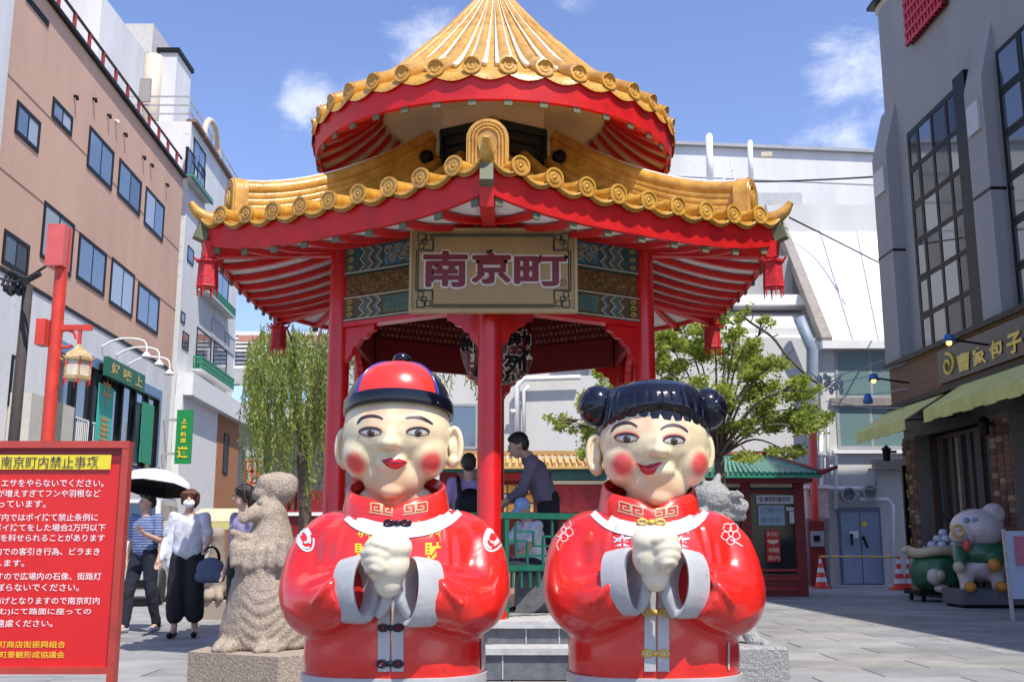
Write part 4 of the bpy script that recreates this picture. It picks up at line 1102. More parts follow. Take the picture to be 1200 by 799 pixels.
        mb = MB(); vs = [cc + M3 @ Vector((math.cos(2 * PI * k / n) * .72 * R2, math.sin(2 * PI * k / n) * .72 * R_, -.028)) for k in range(n)]; mb.face(vs); mb.build('sleeve_lining', inner_red, rt)
    # hanging white sleeve lining between cuffs and placket
    for s, (p0, p1, p2) in ((-1, ((443, 722), (452, 706), (457, 686))), (1, ((478, 722), (470, 706), (464, 686)))) if boy else ((-1, ((748, 716), (755, 700), (758, 676))), (1, ((790, 722), (782, 700), (776, 676)))):
        pts = [atY(p0[0], p0[1], 2.755), atY(p1[0], p1[1], 2.74), atY(p2[0], p2[1], 2.735)]
        mb = MB(); mb.tube(spline([tuple(p) for p in pts], 5), [.010, .012, .013, .014, .015, .016, .016, .016, .016, .016, .016], 10); mb.build('inner_sleeve', trim_w, rt, smooth=True)
    # hands: both fists wrapped together, finger by finger
    hb = MB(); k_ = HY / FP
    P = lambda dx, dz, dy_=0: hc + Vector((dx * k_, dy_, -dz * k_))
    m_ = -1 if boy else 1       # which hand is outside
    hb.ell(P(1, -13, .0), (28 * k_, .048, 19 * k_), 24)
    hb.ell(P(0, 4, .002), (26 * k_, .044, 26 * k_), 24); hb.ell(P(1, 24, .01), (17 * k_, .034, 20 * k_), 20)
    hb.cap(P(-3, 22, .012), .028, P(-3, 33, .03), .022, 12); hb.cap(P(5, 22, .012), .028, P(5, 33, .03), .022, 12)
    # outer hand: back of the hand and knuckles over the top, four fingers lying across
    for j, (x0, x1, z_, r) in enumerate(((-20, 2, -16, .0140), (-24, -1, -7, .0140), (-23, -3, 2, .0130), (-20, -5, 10, .012))):
        a = P(m_ * -x0, z_ + 1, -.020); b = P(m_ * -(x0 + x1) / 2, z_ - 1.5, -.044); c = P(m_ * -x1, z_ + 3, -.036)
        hb.tube(spline([tuple(P(m_ * -x0 * 1.0, z_ + 3, .012)), tuple(a), tuple(b), tuple(c), tuple(P(m_ * -x1 * 1.05, z_ + 7, -.004))], 4), [r] * 16 + [r * .8], 10)
    # thumb folded down over the fingers
    hb.tube(spline([tuple(P(m_ * 20, 4, .0)), tuple(P(m_ * 16, -4, -.03)), tuple(P(m_ * 8, 1, -.042)), tuple(P(m_ * 2, 12, -.034))], 4), [.016, .0165, .017, .017, .017, .0165, .016, .016, .0155, .015, .0145, .014, .011], 10)
    # inner fist's fingertips showing below
    for j, (x, z_) in enumerate(((-13, 14), (-4, 18), (5, 17), (13, 12))): hb.cap(P(-m_ * x, z_ - 8, -.020), .0125, P(-m_ * x * .9, z_ + 5, -.016), .0115, 10)
    hands = blob('clasped_hands', hb, hand_m, rt, .0042, 4, .5)
    # --- painted marks on the coat
    for pl in (((501, 622, 517, 629, 'ザイ', 0), (497, 635, 516, 655, '財', 0), (419, 623, 436, 630, 'ザイ', 0), (415, 636, 434, 651, '財', 0)) if boy else ((721, 617, 736, 624, 'ライ', 0), (718, 627, 741, 640, '來', 0), (794, 618, 809, 625, 'ライ', 0), (787, 628, 809, 641, '來', 0))):
        mb = MB(); text_cast(mb, tb, pl[4], pl[0], pl[1], pl[2], pl[3], .0014, .022); mb.build('painted_character', yellow_p if boy else trim_w2, rt)
    em_ = mat('pale_blue_white_paint', (.52, .60, .64), .4, .05) if boy else mat('white_line_paint', (.66, .50, .50), .4, .05)
    if boy:
        for (mx_, my_, rw, rh, tl) in ((357, 629, 10, 17, .35), (579, 629, 11, 17, -.35)):
            md_ = MB()
            for k in range(4):
                rr_ = 1 - k * .2
                pts = [(mx_ + math.cos(t) * rw * rr_ * math.cos(tl) - math.sin(t) * rh * rr_ * math.sin(tl) * -1, my_ + math.sin(t) * rh * rr_ * math.cos(tl) - math.cos(t) * rw * rr_ * math.sin(tl)) for t in np.linspace(.3 + k * 1.1, 5.2 + k * 1.1, 22)]
                stroke(md_, tb, pts, 2.2, .0014)
            md_.build('painted_emblem', em_, rt)
    else:
        for (mx_, my_, fl) in ((661, 623, 1), (856, 627, -1)):
            md_ = MB()
            for k in range(5):
                t0 = k * 2 * PI / 5 + .3; cx_, cy_ = mx_ + 6.5 * math.cos(t0), my_ - 2 + 8.5 * math.sin(t0)
                stroke(md_, tb, [(cx_ + 4.6 * math.cos(t) * (1 + .2 * math.sin(5 * t)), cy_ + 4.8 * math.sin(t)) for t in np.linspace(0, 2 * PI, 14)], 1.1, .0014)
            stroke(md_, tb, [(mx_ + 3 * math.cos(t), my_ - 2 + 3.2 * math.sin(t)) for t in np.linspace(0, 2 * PI, 10)], 1.1, .0014)
            stroke(md_, tb, spline([(mx_ - fl * 2, my_ + 6), (mx_ - fl * 8, my_ + 14), (mx_ - fl * 6, my_ + 22)], 4) if fl > 0 else spline([(mx_, my_ + 5), (mx_ + 9, my_ + 10), (mx_ + 14, my_ + 13)], 4), 1.3, .0014)
            md_.build('painted_emblem', em_, rt)
    return rt
wear(coat_red, (.30, .02, .015), .6, 55, 5); wear(trim_w, (.25, .24, .20), .6, 60, 6); wear(hand_m, (.40, .30, .18), .5, 60, 6)
statue('boy'); statue('girl')
# ================================================================ buildings on the left
def lrng(k): return random.Random(k)
DL = (-55 / 1263, 1)
pB = atY(201, 435, 37.0); WL = Wall((pB.x, pB.y), DL, n=Vector((1, .0436, 0)).normalized())
def window(parent, wall, a0, a1, z0, z1, gm=None, nv=1, nh=0, fm=None, depth=.12, proud=.03, fr=.07, name='window', trans=None, mixg=None):
    """frame proud of the wall with a pane set behind it; the pane is the frame's child"""
    fm = fm or frame_dk; gm = gm or g_blue
    A = min(a0, a1); B_ = max(a0, a1); mb = MB(); d = wall.d
    def bar(x0, x1, y0, y1, o0=-.06, o1=proud): mb.obox(wall.at(x0, y0, o0), d * (x1 - x0), Vector((0, 0, y1 - y0)), wall.n * (o1 - o0))
    bar(A, B_, z0, z0 + fr); bar(A, B_, z1 - fr, z1); bar(A, A + fr, z0 + fr, z1 - fr); bar(B_ - fr, B_, z0 + fr, z1 - fr)
    for i in range(1, nv + 1):
        x = A + (B_ - A) * i / (nv + 1); bar(x - fr * .4, x + fr * .4, z0 + fr, z1 - fr, -.04, proud - .01)
    for i in range(1, nh + 1):
        y = z0 + (z1 - z0) * i / (nh + 1); bar(A + fr, B_ - fr, y - fr * .35, y + fr * .35, -.035, proud - .015)
    f = mb.build(name, fm, parent)
    seg = nv + 1
    for i in range(seg):
        x0 = A + fr + (B_ - A - 2 * fr) * i / seg; x1 = A + fr + (B_ - A - 2 * fr) * (i + 1) / seg
        g_ = (mixg[i % len(mixg)] if mixg else gm)
        p = MB(); p.obox(wall.at(x0, z0 + fr, .004), d * (x1 - x0), Vector((0, 0, z1 - z0 - 2 * fr)), wall.n * (.008 if i % 2 else .014)); p.build('pane', g_, f)
    return f
def block(wall, a0, a1, z0, z1, depth, m, name, parent, out=0):
    mb = MB(); mb.obox(wall.at(a0, z0, out), wall.d * (a1 - a0), Vector((0, 0, z1 - z0)), -wall.n * depth); return mb.build(name, m, parent)
k = lambda px, py, w=WL: w.k(px, py)
ztop = k(201, 191)[1]; zline = k(201, 435)[1]
bb = root('brown_building', WL.at(-8, 0), 'brown stucco office block with dark framed windows and shop glazing below', 'building')
aN = k(15, 5)[0]; WL2 = Wall(WL.at(0, 0, .04), DL, n=WL.n)
block(WL, aN, 0, zline, ztop, 9, wall_brown, 'wall', bb)
block(WL, aN - 4, -.02, .0, zline - .005, 8.9, wall_white, 'lower_wall', bb, out=.03)
MB().beam(WL.at(aN, zline, .03), WL.at(0, zline, .03), .05, .10).build('storey_line', frame_dk, bb)
for yy in (k(201, 360)[1], k(201, 285)[1]): MB().beam(WL.at(aN, yy, .0), WL.at(0, yy, .0), .02, .03).build('storey_joint', mat('stucco_joint', (.30, .18, .13), .9, .1), bb)
# parapet railing
pr_ = MB(); MB().beam(WL.at(aN, ztop + .05, 0), WL.at(0, ztop + .05, 0), .25, .10).build('coping', frame_dk, bb)
rl_ = MB().beam(WL.at(aN, ztop + .75, -.1), WL.at(0, ztop + .75, -.1), .06, .06).build('rail', frame_dk, bb)
rr_m = mat('rust_red_railing', (.28, .03, .03), .6, .2)
for i in range(13):
    a = aN + (0 - aN) * (i + .4) / 13; MB().beam(WL.at(a, ztop + .1, -.1), WL.at(a, ztop + .72, -.1), .09, .06).build('railing_post', rr_m, bb)
WIN = [((103, 172, 129, 206)), ((138, 205, 162, 235)), ((169, 232, 190, 266))]
def pwin(x0, y0, x1, y1, parent, wall=WL, **kw):
    """pixel corners: (x0,y0) = top at the near side, (x1,y1) = bottom at the far side"""
    a0, zt = wall.k(x0, y0); a1, zb = wall.k(x1, y1); return window(parent, wall, a0, a1, zb, zt, **kw)
WINS = [(105, 147, 130, 224, 1), (140, 185, 163, 254, 1), (171, 218, 190, 284, 1), (20, 117, 44, 180, 1), (62, 113, 83, 161, 1), (30, -8, 56, 32, 1),
        (52, 235, 82, 325, 1), (5, 268, 31, 326, 1), (93, 272, 121, 348, 1), (131, 301, 154, 373, 1), (162, 330, 184, 393, 1)]
gl = [g_blue, g_pale, g_dark]
rg = lrng(4)
for (x0, y0, x1, y1, nv) in WINS:
    pwin(x0, y0, x1, y1, bb, nv=nv, fr=.10, proud=.03, mixg=[rg.choice([g_blue, g_pale, g_blue]), rg.choice([g_pale, g_blue, g_dark])])
# small wall vents
for (x, y) in ((87, 113), (109, 116), (126, 135), (135, 142), (145, 157), (167, 184), (176, 193), (194, 216)):
    a, z = k(x, y); MB().tube([WL.at(a, z, 0), WL.at(a, z, .08), WL.at(a, z - .10, .09)], .045, 8).build('vent', frame_dk if x != 135 else white, bb, smooth=True)
# shop glazing of the lower storeys
a0, zt = k(55, 398); a1, _ = k(187, 398); zt = k(187, 470)[1]; zb = k(187, 556)[1]
a0 = k(56, 500)[0]; a1 = k(180, 500)[0]
blue_trim = mat('slate_blue_trim', (.13, .24, .38), .5, .1, 5)
fr_ = MB(); th = .25
fr_.obox(WL.at(a0 - th, zb - .3, .03), WL.d * (a1 - a0 + 2 * th), (0, 0, .3), WL.n * .12); fr_.obox(WL.at(a0 - th, zt, .03), WL.d * (a1 - a0 + 2 * th), (0, 0, .30), WL.n * .12)
fr_.obox(WL.at(a0 - th, zb, .03), WL.d * th, (0, 0, zt - zb), WL.n * .12); fr_.obox(WL.at(a1, zb, .03), WL.d * th, (0, 0, zt - zb), WL.n * .12)
fr_.build('shop_window_surround', blue_trim, bb)
nn = 7
for i in range(nn):
    u0 = a0 + (a1 - a0) * i / nn; u1 = a0 + (a1 - a0) * (i + 1) / nn
    window(bb, WL2, u0 + .01, u1 - .01, zb + .01, zt - .01, gm=[g_dark, g_dark, g_blue][i % 3], nv=0, nh=0, proud=.12, fr=.06, name='shop_window')
    if i < 3: 
        mb = MB(); 
        for q in range(7): mb.beam(WL.at(u0 + .3 + q * .14, zb + .1, .145), WL.at(u0 + .3 + q * .14, zb + .95, .145), .02, .03)
        mb.beam(WL.at(u0 + .2, zb + .95, .145), WL.at(u1 - .2, zb + .95, .145), .03, .04); mb.build('balustrade', white, bb, kind='stuff')
    u = (u0 + u1) / 2
for (x0, y0, x1, y1, cc) in ((109, 448, 122, 514, (.05, .42, .33)),):
    aa, zz_ = k(x0, y0); ab, zc = k(x1, y1 + 4); MB().obox(WL.at(aa, zc - .6, .16), WL.d * (ab - aa), (0, 0, zz_ - zc + .6), WL.n * .02).build('window_banner', mat('turquoise_banner', cc, .7, .1), bb)
    mb = MB(); text_on(mb, '中', WL.at(aa + .3, (zz_ + zc) / 2 + .2, .19), WL.d * (ab - aa - .6), (0, 0, .8), WL.n); text_on(mb, '華', WL.at(aa + .3, (zz_ + zc) / 2 - .9, .19), WL.d * (ab - aa - .6), (0, 0, .8), WL.n); mb.build('banner_lettering', mat('orange_print', (.6, .25, .05), .6, .1), bb)
aa, zz_ = k(161, 470); ab, zc = k(171, 530); MB().obox(WL.at(aa, zc - .4, .16), WL.d * (ab - aa), (0, 0, zz_ - zc + .4), WL.n * .02).build('window_banner', mat('green_banner', (.03, .28, .16), .7, .1), bb)
# far white strip pier of the building with sills
for (x, w_) in ((8, .5),):
    aa, zt2 = k(x, 420); 
aa = k(10, 440)[0]; ab = k(23, 440)[0]; window(bb, WL2, aa, ab, k(23, 480)[1], k(23, 420)[1], gm=g_pale, nv=0, nh=1)
for i in range(3):      # pale planters and air units at the foot of the white bay
    a_ = k(5 + i * 16, 500)[0]; MB().obox(WL.at(a_, k(20, 520)[1] - .6, .05), WL.d * 1.2, (0, 0, 1.7), WL.n * .5).build('air_unit', mat('cream_metal', (.5, .47, .40), .6, .1), bb)
# hanging sign over the shop and its gooseneck lamps
a_s, zs1 = k(107, 418); a_e, zs0 = k(151, 462)
sr = root('shop_sign', WL.at((a_s + a_e) / 2, zs0, .4), 'dark green slanted shop sign with gold characters on the brown building', 'sign')
hh = k(107, 417)[1] - k(107, 440)[1]
zc = (k(107, 417)[1] + k(107, 440)[1]) / 2
MB().obox(WL.at(a_s, zc - hh / 2, .35), WL.d * (a_e - a_s), (0, 0, hh), WL.n * .12).build('board', mat('bottle_green_paint', (.01, .12, .07), .5, .15, 4), sr)
MB().obox(WL.at(a_s + .2, zc - .1, .16), WL.d * (a_e - a_s - .4), (0, 0, .2), WL.n * .19).build('bracket', frame_dk, sr)
mb = MB()
for i, ch in enumerate('好味上'):
    text_on(mb, ch, WL.at(a_s + (a_e - a_s) * (.08 + i * .31), zc - hh * .3, .472), WL.d * (a_e - a_s) * .22, (0, 0, hh * .6), WL.n, off=.01, bold=.02)
mb.build('lettering', gold_p, sr)
for i, (x, y) in enumerate(((118, 407), (135, 417), (149, 428))):
    a_, z_ = k(x, y); mb = MB(); lr = root('gooseneck_lamp', WL.at(a_, z_, 0), ('left', 'middle', 'right')[i] + 'most of three white gooseneck lamps over the green shop sign', 'lamp', 'gooseneck lamps over the green sign')
    mb.tube(spline([tuple(WL.at(a_, z_, 0)), tuple(WL.at(a_, z_ + .25, .5)), tuple(WL.at(a_, z_ + .2, 1.2)), tuple(WL.at(a_, z_ - .2, 1.3))], 4), .028, 6); mb.build('arm', white, lr, smooth=True)
    mb = MB(); mb.lathe([(.04, .08), (.14, -.04), (.15, -.08), (.07, -.08)], WL.at(a_, z_ - .2, 1.3), 12); mb.build('shade', white, lr, smooth=True)

# white edge building nearest the camera on the left, with stubby tiled eaves
Wn = Wall(WL.at(aN, 0, 0), DL, n=WL.n)
nb = root('corner_building', Wn.at(-4, 0), 'pale building at the far left edge with two tiled window eaves', 'building')
block(Wn, -9, -.03, 0, ztop + 4, 6, wall_white, 'wall', nb, out=.05)
for (x, y) in ((12, 100), (22, 249)):
    p = atY(x, y, 25.5); mb = MB(); mb.prism([(-3, 0), (0, 0), (-1.2, .75), (-3, .75)], p, (1, 0, 0), (0, 0, 1), (0, -3.2, 0)); mb.build('eave', gold_dk, nb)
    MB().box2((p.x - 3, p.y - 3.22, p.z - .12), (p.x + .02, p.y + .02, p.z - .01)).build('eave_board', mat('dark_brown_wood', (.06, .04, .03), .6, .2), nb)

# ---- tall white building behind it
WW = Wall(WL.at(0.3, 0, -.05), DL, n=WL.n)
wb = root('white_building', WW.at(5, 0), 'tall white apartment building with green railed balconies', 'building')
ztw = WW.k(211, 122)[1]; aF = WW.k(275, 400)[0]
zbr = WW.k(235, 478)[1]
block(WW, .5, aF, 0, ztw, 9, wall_white, 'wall', wb)
MB().beam(WW.at(.5, ztw + .05, 0), WW.at(aF, ztw + .05, 0), .4, .12).build('coping', mat('brown_coping', (.20, .12, .08), .7, .2), wb)
for zz in (ztw + .45, ztw + .85): MB().beam(WW.at(.5, zz, -.1), WW.at(aF, zz, -.1), .05, .05).build('rail', frame_gy, wb)
for i in range(9): MB().beam(WW.at(.5 + (aF - .5) * i / 8, ztw + .1, -.1), WW.at(.5 + (aF - .5) * i / 8, ztw + .85, -.1), .05, .05).build('railing_post', frame_gy, wb)
# wall towards the camera and rooftop rooms
q0 = WW.at(.5, 0)
MB().box2((q0.x - 11, q0.y - .0, 0), (q0.x - .05, q0.y + .3, ztw - .03)).build('side_wall', wall_white, wb)
# siding joints on the camera-facing wall
MBj = MB()
for z in np.arange(ztw - 6, ztw - .2, .55): MBj.box2((q0.x - 8, q0.y - .012, z), (q0.x - .06, q0.y, z + .03))
MBj.build('siding_joint', mat('pale_joint', (.5, .5, .5), .8, 0), wb, kind='stuff')
pe = lambda px, py, Y: atY(px, py, Y)
p0_, p1_ = pe(80, 28, q0.y + 3), pe(152, 36, q0.y + 3); MB().box2((p0_.x, q0.y + .02, ztw - .5), (p1_.x, q0.y + 7, p1_.z)).build('rooftop_room', wall_white, wb)
p2_ = pe(180, 28, q0.y + 6); MB().box2((pe(145, 28, q0.y + 6).x, q0.y + 6, ztw), (p2_.x, q0.y + 9, p2_.z)).build('water_tank_room', mat('warm_grey_render', (.5, .48, .44), .8, .1), wb)
p3_ = pe(208, 62, q0.y + 5); MB().box2((pe(187, 62, q0.y + 5).x, q0.y + 5, ztw), (p3_.x, q0.y + 7, p3_.z)).build('stair_tower', wall_white, wb)
MB().box2((pe(187, 60, q0.y + 5).x - .1, q0.y + 4.9, p3_.z), (p3_.x + .1, q0.y + 7.1, p3_.z + .2)).build('stair_tower_cap', frame_dk, wb)
p4_ = pe(164, 92, q0.y - .01); p5_ = pe(200, 119, q0.y); MB().box2((p4_.x, q0.y - .02, p5_.z), (p5_.x - .8, q0.y + .1, p4_.z)).build('loggia', mat('recess_shade_grey', (.30, .29, .27), .9, .1), wb)  # flat panel; the recess's shade is put into its grey
for z in (ztw + .35, ztw + .7, ztw + 1.05):
    MB().box2((pe(150, 105, q0.y).x, q0.y + .1, z), (q0.x, q0.y + .15, z + .05)).build('roof_rail', frame_gy, wb)
mb = MB(); pp = pe(158, 60, q0.y - .1); mb.tube([(pp.x, q0.y + 2, ztw - .4), (pp.x, q0.y + 2, pp.z + .8)], .35, 10); mb.build('rooftop_duct', mat('beige_metal', (.55, .47, .36), .6, .1), wb, smooth=True)
mb = MB()
for i in range(6): mb.beam((pe(165, 60, q0.y + 6).x + i * .35, q0.y + 5.9, p2_.z - 3), (pe(165, 60, q0.y + 6).x + i * .35, q0.y + 5.9, p2_.z - 1.4), .05, .05)
mb.build('rooftop_cage', frame_gy, wb, kind='stuff')
p6 = pe(103, 0, q0.y + 3); mb = MB(); mb.tube([(p6.x, q0.y + 3, p1_.z), (p6.x, q0.y + 3, p1_.z + 4)], .06, 6); mb.build('antenna', white, wb)
mb = MB(); a_, z_ = WW.k(245, 165); mb.tube([WW.at(a_ + 1.2 * math.cos(t), ztw + 1.1 * math.sin(t), .1) for t in np.linspace(0, PI, 10)], .12, 8); mb.build('roof_hoop', mat('beige_metal', (.55, .47, .36), .6, .1), wb)
gb = mat('green_balcony', (.02, .22, .11), .5, .2, 6)
def balcony(x0, y0, x1, y1, win=True, wtop=None, lab=None):
    o = .34; W4 = Wall(WW.at(0, 0, o), DL, n=WW.n)
    a0, zt = W4.k(x0, y0); a1, zb = W4.k(x1, y1)
    mb = MB(); mb.obox(WW.at(a0, zb - .07, 0), WW.d * (a1 - a0), (0, 0, .07), WW.n * o); sl = mb.build('balcony', wall_white, wb)
    mb = MB(); mb.beam(WW.at(a0, zt, o - .03), WW.at(a1, zt, o - .03), .06, .07); mb.beam(WW.at(a0, zt, 0), WW.at(a0, zt, o - .03), .06, .07)
    n_ = max(4, int((a1 - a0) / .17))
    for i in range(n_ + 1):
        t = a0 + (a1 - a0) * i / n_; mb.beam(WW.at(t, zb, o - .03), WW.at(t, zt, o - .03), .05, .03)
    for i in range(4): mb.beam(WW.at(a0, zb, o * i / 4), WW.at(a0, zt, o * i / 4), .03, .05)
    for zz in (.35, .6): mb.beam(WW.at(a0, zb + (zt - zb) * zz, o - .03), WW.at(a1, zb + (zt - zb) * zz, o - .03), .04, .2)
    mb.build('balcony_railing', gb, sl)
    if win:
        m_ = (a0 + a1) / 2
        window(wb, WW, a0 + .3, m_ - .2, zb + .05, zt + 1.25, gm=g_dark, nv=1); window(wb, WW, m_ + .2, a1 - .2, zb + .05, zt + 1.25, gm=g_blue, nv=1)
balcony(226, 206, 250, 237); balcony(242, 328, 279 - 3, 372); balcony(237, 418, 274, 457)
for (x0, y0, x1, y1) in ((248, 370, 262, 400), (264, 388, 274, 410), (238, 443, 250, 468), (254, 455, 266, 480)):   # moulded panels beneath the balconies
    a0, zt = WW.k(x0, y0); a1, zb = WW.k(x1, y1 + 8)
    window(wb, WW, a0, a1, zb, zt, gm=mat('pale_panel', (.5, .5, .5), .8, .05), fm=mat('grey_panel_frame', (.32, .34, .38), .7, .1), nv=2, nh=0, name='wall_panel', fr=.08)
for (x0, y0, x1, y1) in ((220, 287, 226, 312), (212, 364, 216, 380), (214, 387, 220, 412)):
    pwin(x0, y0, x1, y1, wb, wall=WW, gm=g_dark, nv=0, fr=.05)
window(wb, WW, WW.k(226, 185)[0], WW.k(240, 195)[0], WW.k(240, 212)[1], WW.k(240, 180)[1] , gm=g_blue, nv=1)
# base: canopy band, brick part
brick_r = mat('orange_brick_face', (.40, .17, .075), .85, .3, 9, bump=.3, bscale=20)
ab0 = WW.k(246, 520)[0]
block(WW, ab0, aF + .5, 0.02, zbr, .5, brick_r, 'brick_wall', wb, out=.30)
window(wb, Wall(WW.at(0, 0, .30), DL, n=WW.n), WW.k(253, 530)[0], WW.k(259, 530)[0], WW.k(255, 555)[1], WW.k(255, 507)[1], gm=g_dark, nv=0, fr=.06)
block(WW, .5, aF + .6, zbr + .0, zbr + .8, .6, white, 'canopy_band', wb, out=.62)
block(WW, .5, ab0 - .05, .02, zbr, .3, white, 'ground_floor_wall', wb, out=.28)
p_ = WW.at(ab0 + 2.6, WW.k(258, 587)[1], .35)
# projecting green sign, seen face on
gs = atY(204, 543, 36.2); ge = atY(226, 480, 36.2)
sr = root('projecting_sign', Vector(((gs.x + ge.x) / 2, 36.2, gs.z)), 'tall bright green banner sign with yellow characters jutting over the street', 'sign')
MB().box2((gs.x, 36.2, gs.z), (ge.x, 36.35, ge.z)).build('panel', mat('bright_green_sign', (.01, .24, .06), .5, .08, 5), sr)
MB().box2((gs.x - 1.2, 36.24, gs.z + .3), (gs.x, 36.31, gs.z + .38)).build('bracket', frame_gy, sr); MB().box2((gs.x - 1.2, 36.24, ge.z - .38), (gs.x, 36.31, ge.z - .3)).build('bracket', frame_gy, sr)
h_ = ge.z - gs.z; w_ = ge.x - gs.x; mb = MB()
for i, ch in enumerate('上海料理'): text_on(mb, ch, (gs.x + w_ * .32, 36.2, ge.z - h_ * (.13 + (i + 1) * .125)), (w_ * .36, 0, 0), (0, 0, h_ * .095), (0, -1, 0), off=.02, bold=.02)
text_on(mb, '道', (gs.x + w_ * .16, 36.2, gs.z + h_ * .10), (w_ * .68, 0, 0), (0, 0, h_ * .22), (0, -1, 0), off=.02, bold=.03); mb.build('lettering', yellow_p, sr)

# ---- elevated platform roof far behind the willow
pf = atY(332, 420, 58)
st = root('station_canopy', Vector((pf.x, 58, 0)), 'pale elevated platform roof and beams behind the willow', 'building')
x0, x1 = atY(268, 420, 58).x, atY(470, 420, 58).x
zA = atY(300, 388, 58).z; zB = atY(300, 450, 58).z; zC = atY(300, 478, 58).z
MB().box2((x0, 58, zB), (x1, 58.6, zB + .9)).build('beam', mat('pale_concrete', (.48, .47, .45), .85, .15, 2), st)
MB().box2((x0, 58, zC - .6), (x1, 60, zC + .3)).build('viaduct_deck', mat('pale_concrete', (.48, .47, .45), .85, .15, 2), st)
for i in range(7):
    x = x0 + (x1 - x0) * i / 6; MB().box2((x, 58.1, zB), (x + .25, 58.4, zA)).build('column', white, st)
for j in range(9):
    z = zB + .9 + (zA - zB - .9) * j / 9; MB().box2((x0, 58.5, z), (x1, 58.7, z + .32)).build('louvre', white, st)
for x in (x0 + 1, x0 + 7.5, x0 + 13): MB().box2((x, 58.8, 0), (x + 1.0, 59.8, zC - .6)).build('pier', mat('pale_concrete', (.48, .47, .45), .85, .15, 2), st)
MB().box2((x0 + .5, 57.9, zA - .6), (x1, 58.05, zA - .25)).build('roof_edge', mat('salmon_paint', (.55, .25, .18), .6, .1), st)
MB().box2((x0, 60.5, 0.03), (x1 + 2, 61, zC - .6)).build('back_wall', mat('dull_beige_wall', (.50, .44, .36), .85, .25, .6), st)

# ---- red street lamp with hanging lantern
lp = atY(45, 640, 13.0)
sl = root('street_lamp', (lp.x, 13.0, 0), 'red street lamp post with a gold hexagonal lantern on its arm', 'street lamp')
lr_ = mat('vermilion_paint', (.62, .05, .03), .45, .15, 4)
top = atY(62, 268, 13.0).z; zt_ = atY(50, 300, 13.0).z
mb = MB(); mb.tube([(lp.x, 13, 0), (lp.x, 13, 1.0)], .11, 14); mb.tube([(lp.x, 13, .98), (lp.x, 13, top + .0)], .078, 14); mb.build('post', lr_, sl, smooth=True, angle=40)
zl0, zl1 = atY(60, 312, 12.9).z, atY(60, 264, 12.9).z
MB().box2((lp.x - .15, 12.84, zl0), (lp.x + .07, 13.08, zl1)).build('lamp_head', mat('pinkish_lamp_cover', (.62, .11, .10), .4, .1, 5), sl)
MB().box2((lp.x - .22, 12.9, atY(50, 405, 13).z), (lp.x - .10, 13.1, atY(50, 375, 13).z)).build('control_box', lr_, sl)
za = atY(80, 384, 13).z; xa = atY(108, 384, 13).x
MB().beam((lp.x, 13, za), (xa, 13, za), .05, .07).build('arm', lr_, sl)
mb = MB(); mb.tube([(lp.x + .1 + .12 * math.cos(t) + .03, 13, za - .14 + .11 * math.sin(t)) for t in np.linspace(0, 5.5, 14)], .018, 6); mb.build('scroll', lr_, sl)
cy_ = atY(91, 425, 13); MB().beam((cy_.x, 13, za), (cy_.x, 13, atY(91, 405, 13).z), .04, .04).build('hanger', lr_, sl)
hl = root('hanging_lantern', (cy_.x, 13.0, atY(91, 443, 13).z), 'gold hexagonal palace lantern hanging from the red lamp arm', 'lantern')
zq = lambda y: atY(91, y, 13).z
lg = mat('lantern_gilt', (.50, .33, .12), .45, .4, 25, col2=(.62, .48, .26)); 
mb = MB(); mb.lathe([(.02, zq(403)), (.07, zq(409)), (.16, zq(415)), (.19, zq(420)), (.185, zq(423)), (.02, zq(423))], (cy_.x, 13, 0), 6); mb.build('roof', lg, hl)
mb = MB(); mb.lathe([(.15, zq(423)), (.155, zq(442)), (.001, zq(442))], (cy_.x, 13, 0), 6); mb.build('glass', mat('lantern_glass', (.62, .54, .42), .3, .2, 9), hl)
for q in range(6):
    a_ = q * PI / 3; mb = MB(); x, y = cy_.x + .165 * math.cos(a_), 13 + .165 * math.sin(a_)
    mb.beam((x, y, zq(445)), (x, y, zq(419)), .02, .02); mb.tube([(x, y, zq(423)), (x + .06 * math.cos(a_), y + .06 * math.sin(a_), zq(419))], .012, 5); mb.build('corner_post', lg, hl, kind='stuff')
    mb = MB(); mb.tube([(x, y, zq(425)), (x, y, zq(437))], [.016, .008], 6); mb.tube([(x, y, zq(444)), (x, y, zq(452))], [.015, .006], 6); mb.build('tassel', lr_, hl, kind='stuff')
mb = MB(); mb.lathe([(.001, zq(446)), (.175, zq(445)), (.18, zq(441)), (.15, zq(441))], (cy_.x, 13, 0), 6); mb.build('base', lg, hl)
# ---- utility pole and transformer clutter beside it
up = atY(4, 640, 15)
ut = root('utility_pole', (up.x, 15, 0), 'dark utility pole with tangled cables at the left edge', 'pole')
mb = MB(); mb.tube([(up.x, 15, 0), (up.x + .02, 15, atY(8, 335, 15).z)], [.085, .07], 12); mb.build('pole', mat('dark_brown_pole', (.045, .035, .03), .8, .3, 6), ut, smooth=True)
mb = MB()
for q in range(7): mb.tube(spline([tuple(atY(2 + q * 5, 335 + (q % 3) * 4, 15)), tuple(atY(12 + q * 3, 318 + q * 3, 15)), tuple(atY(30, 326 + q, 14.7)), tuple(atY(42 + q, 322 - q % 3, 14.5))], 4), .025, 5)
for q in range(4): mb.ell(atY(8 + q * 5, 338 + (q % 2) * 4, 15), (.07, .07, .07), 6)
mb.build('cable_bundle', mat('black_rubber', (.02, .02, .022), .6, .1), ut, kind='stuff')
def wire(pts, lab, r=.02, cat='cable', nm='overhead_wire', m=None, grp=None):
    mb = MB(); mb.tube(spline([tuple(p) for p in pts], 6), r, 5); return mb.build(nm, m or mat('black_rubber', (.02, .02, .022), .6, .1), None, label=lab, cat=cat, group=grp)
wire([atY(-10, 322, 15), atY(20, 330, 14.8), atY(54, 312, 14.5)], 'thin overhead wire from the left edge to the red lamp post')
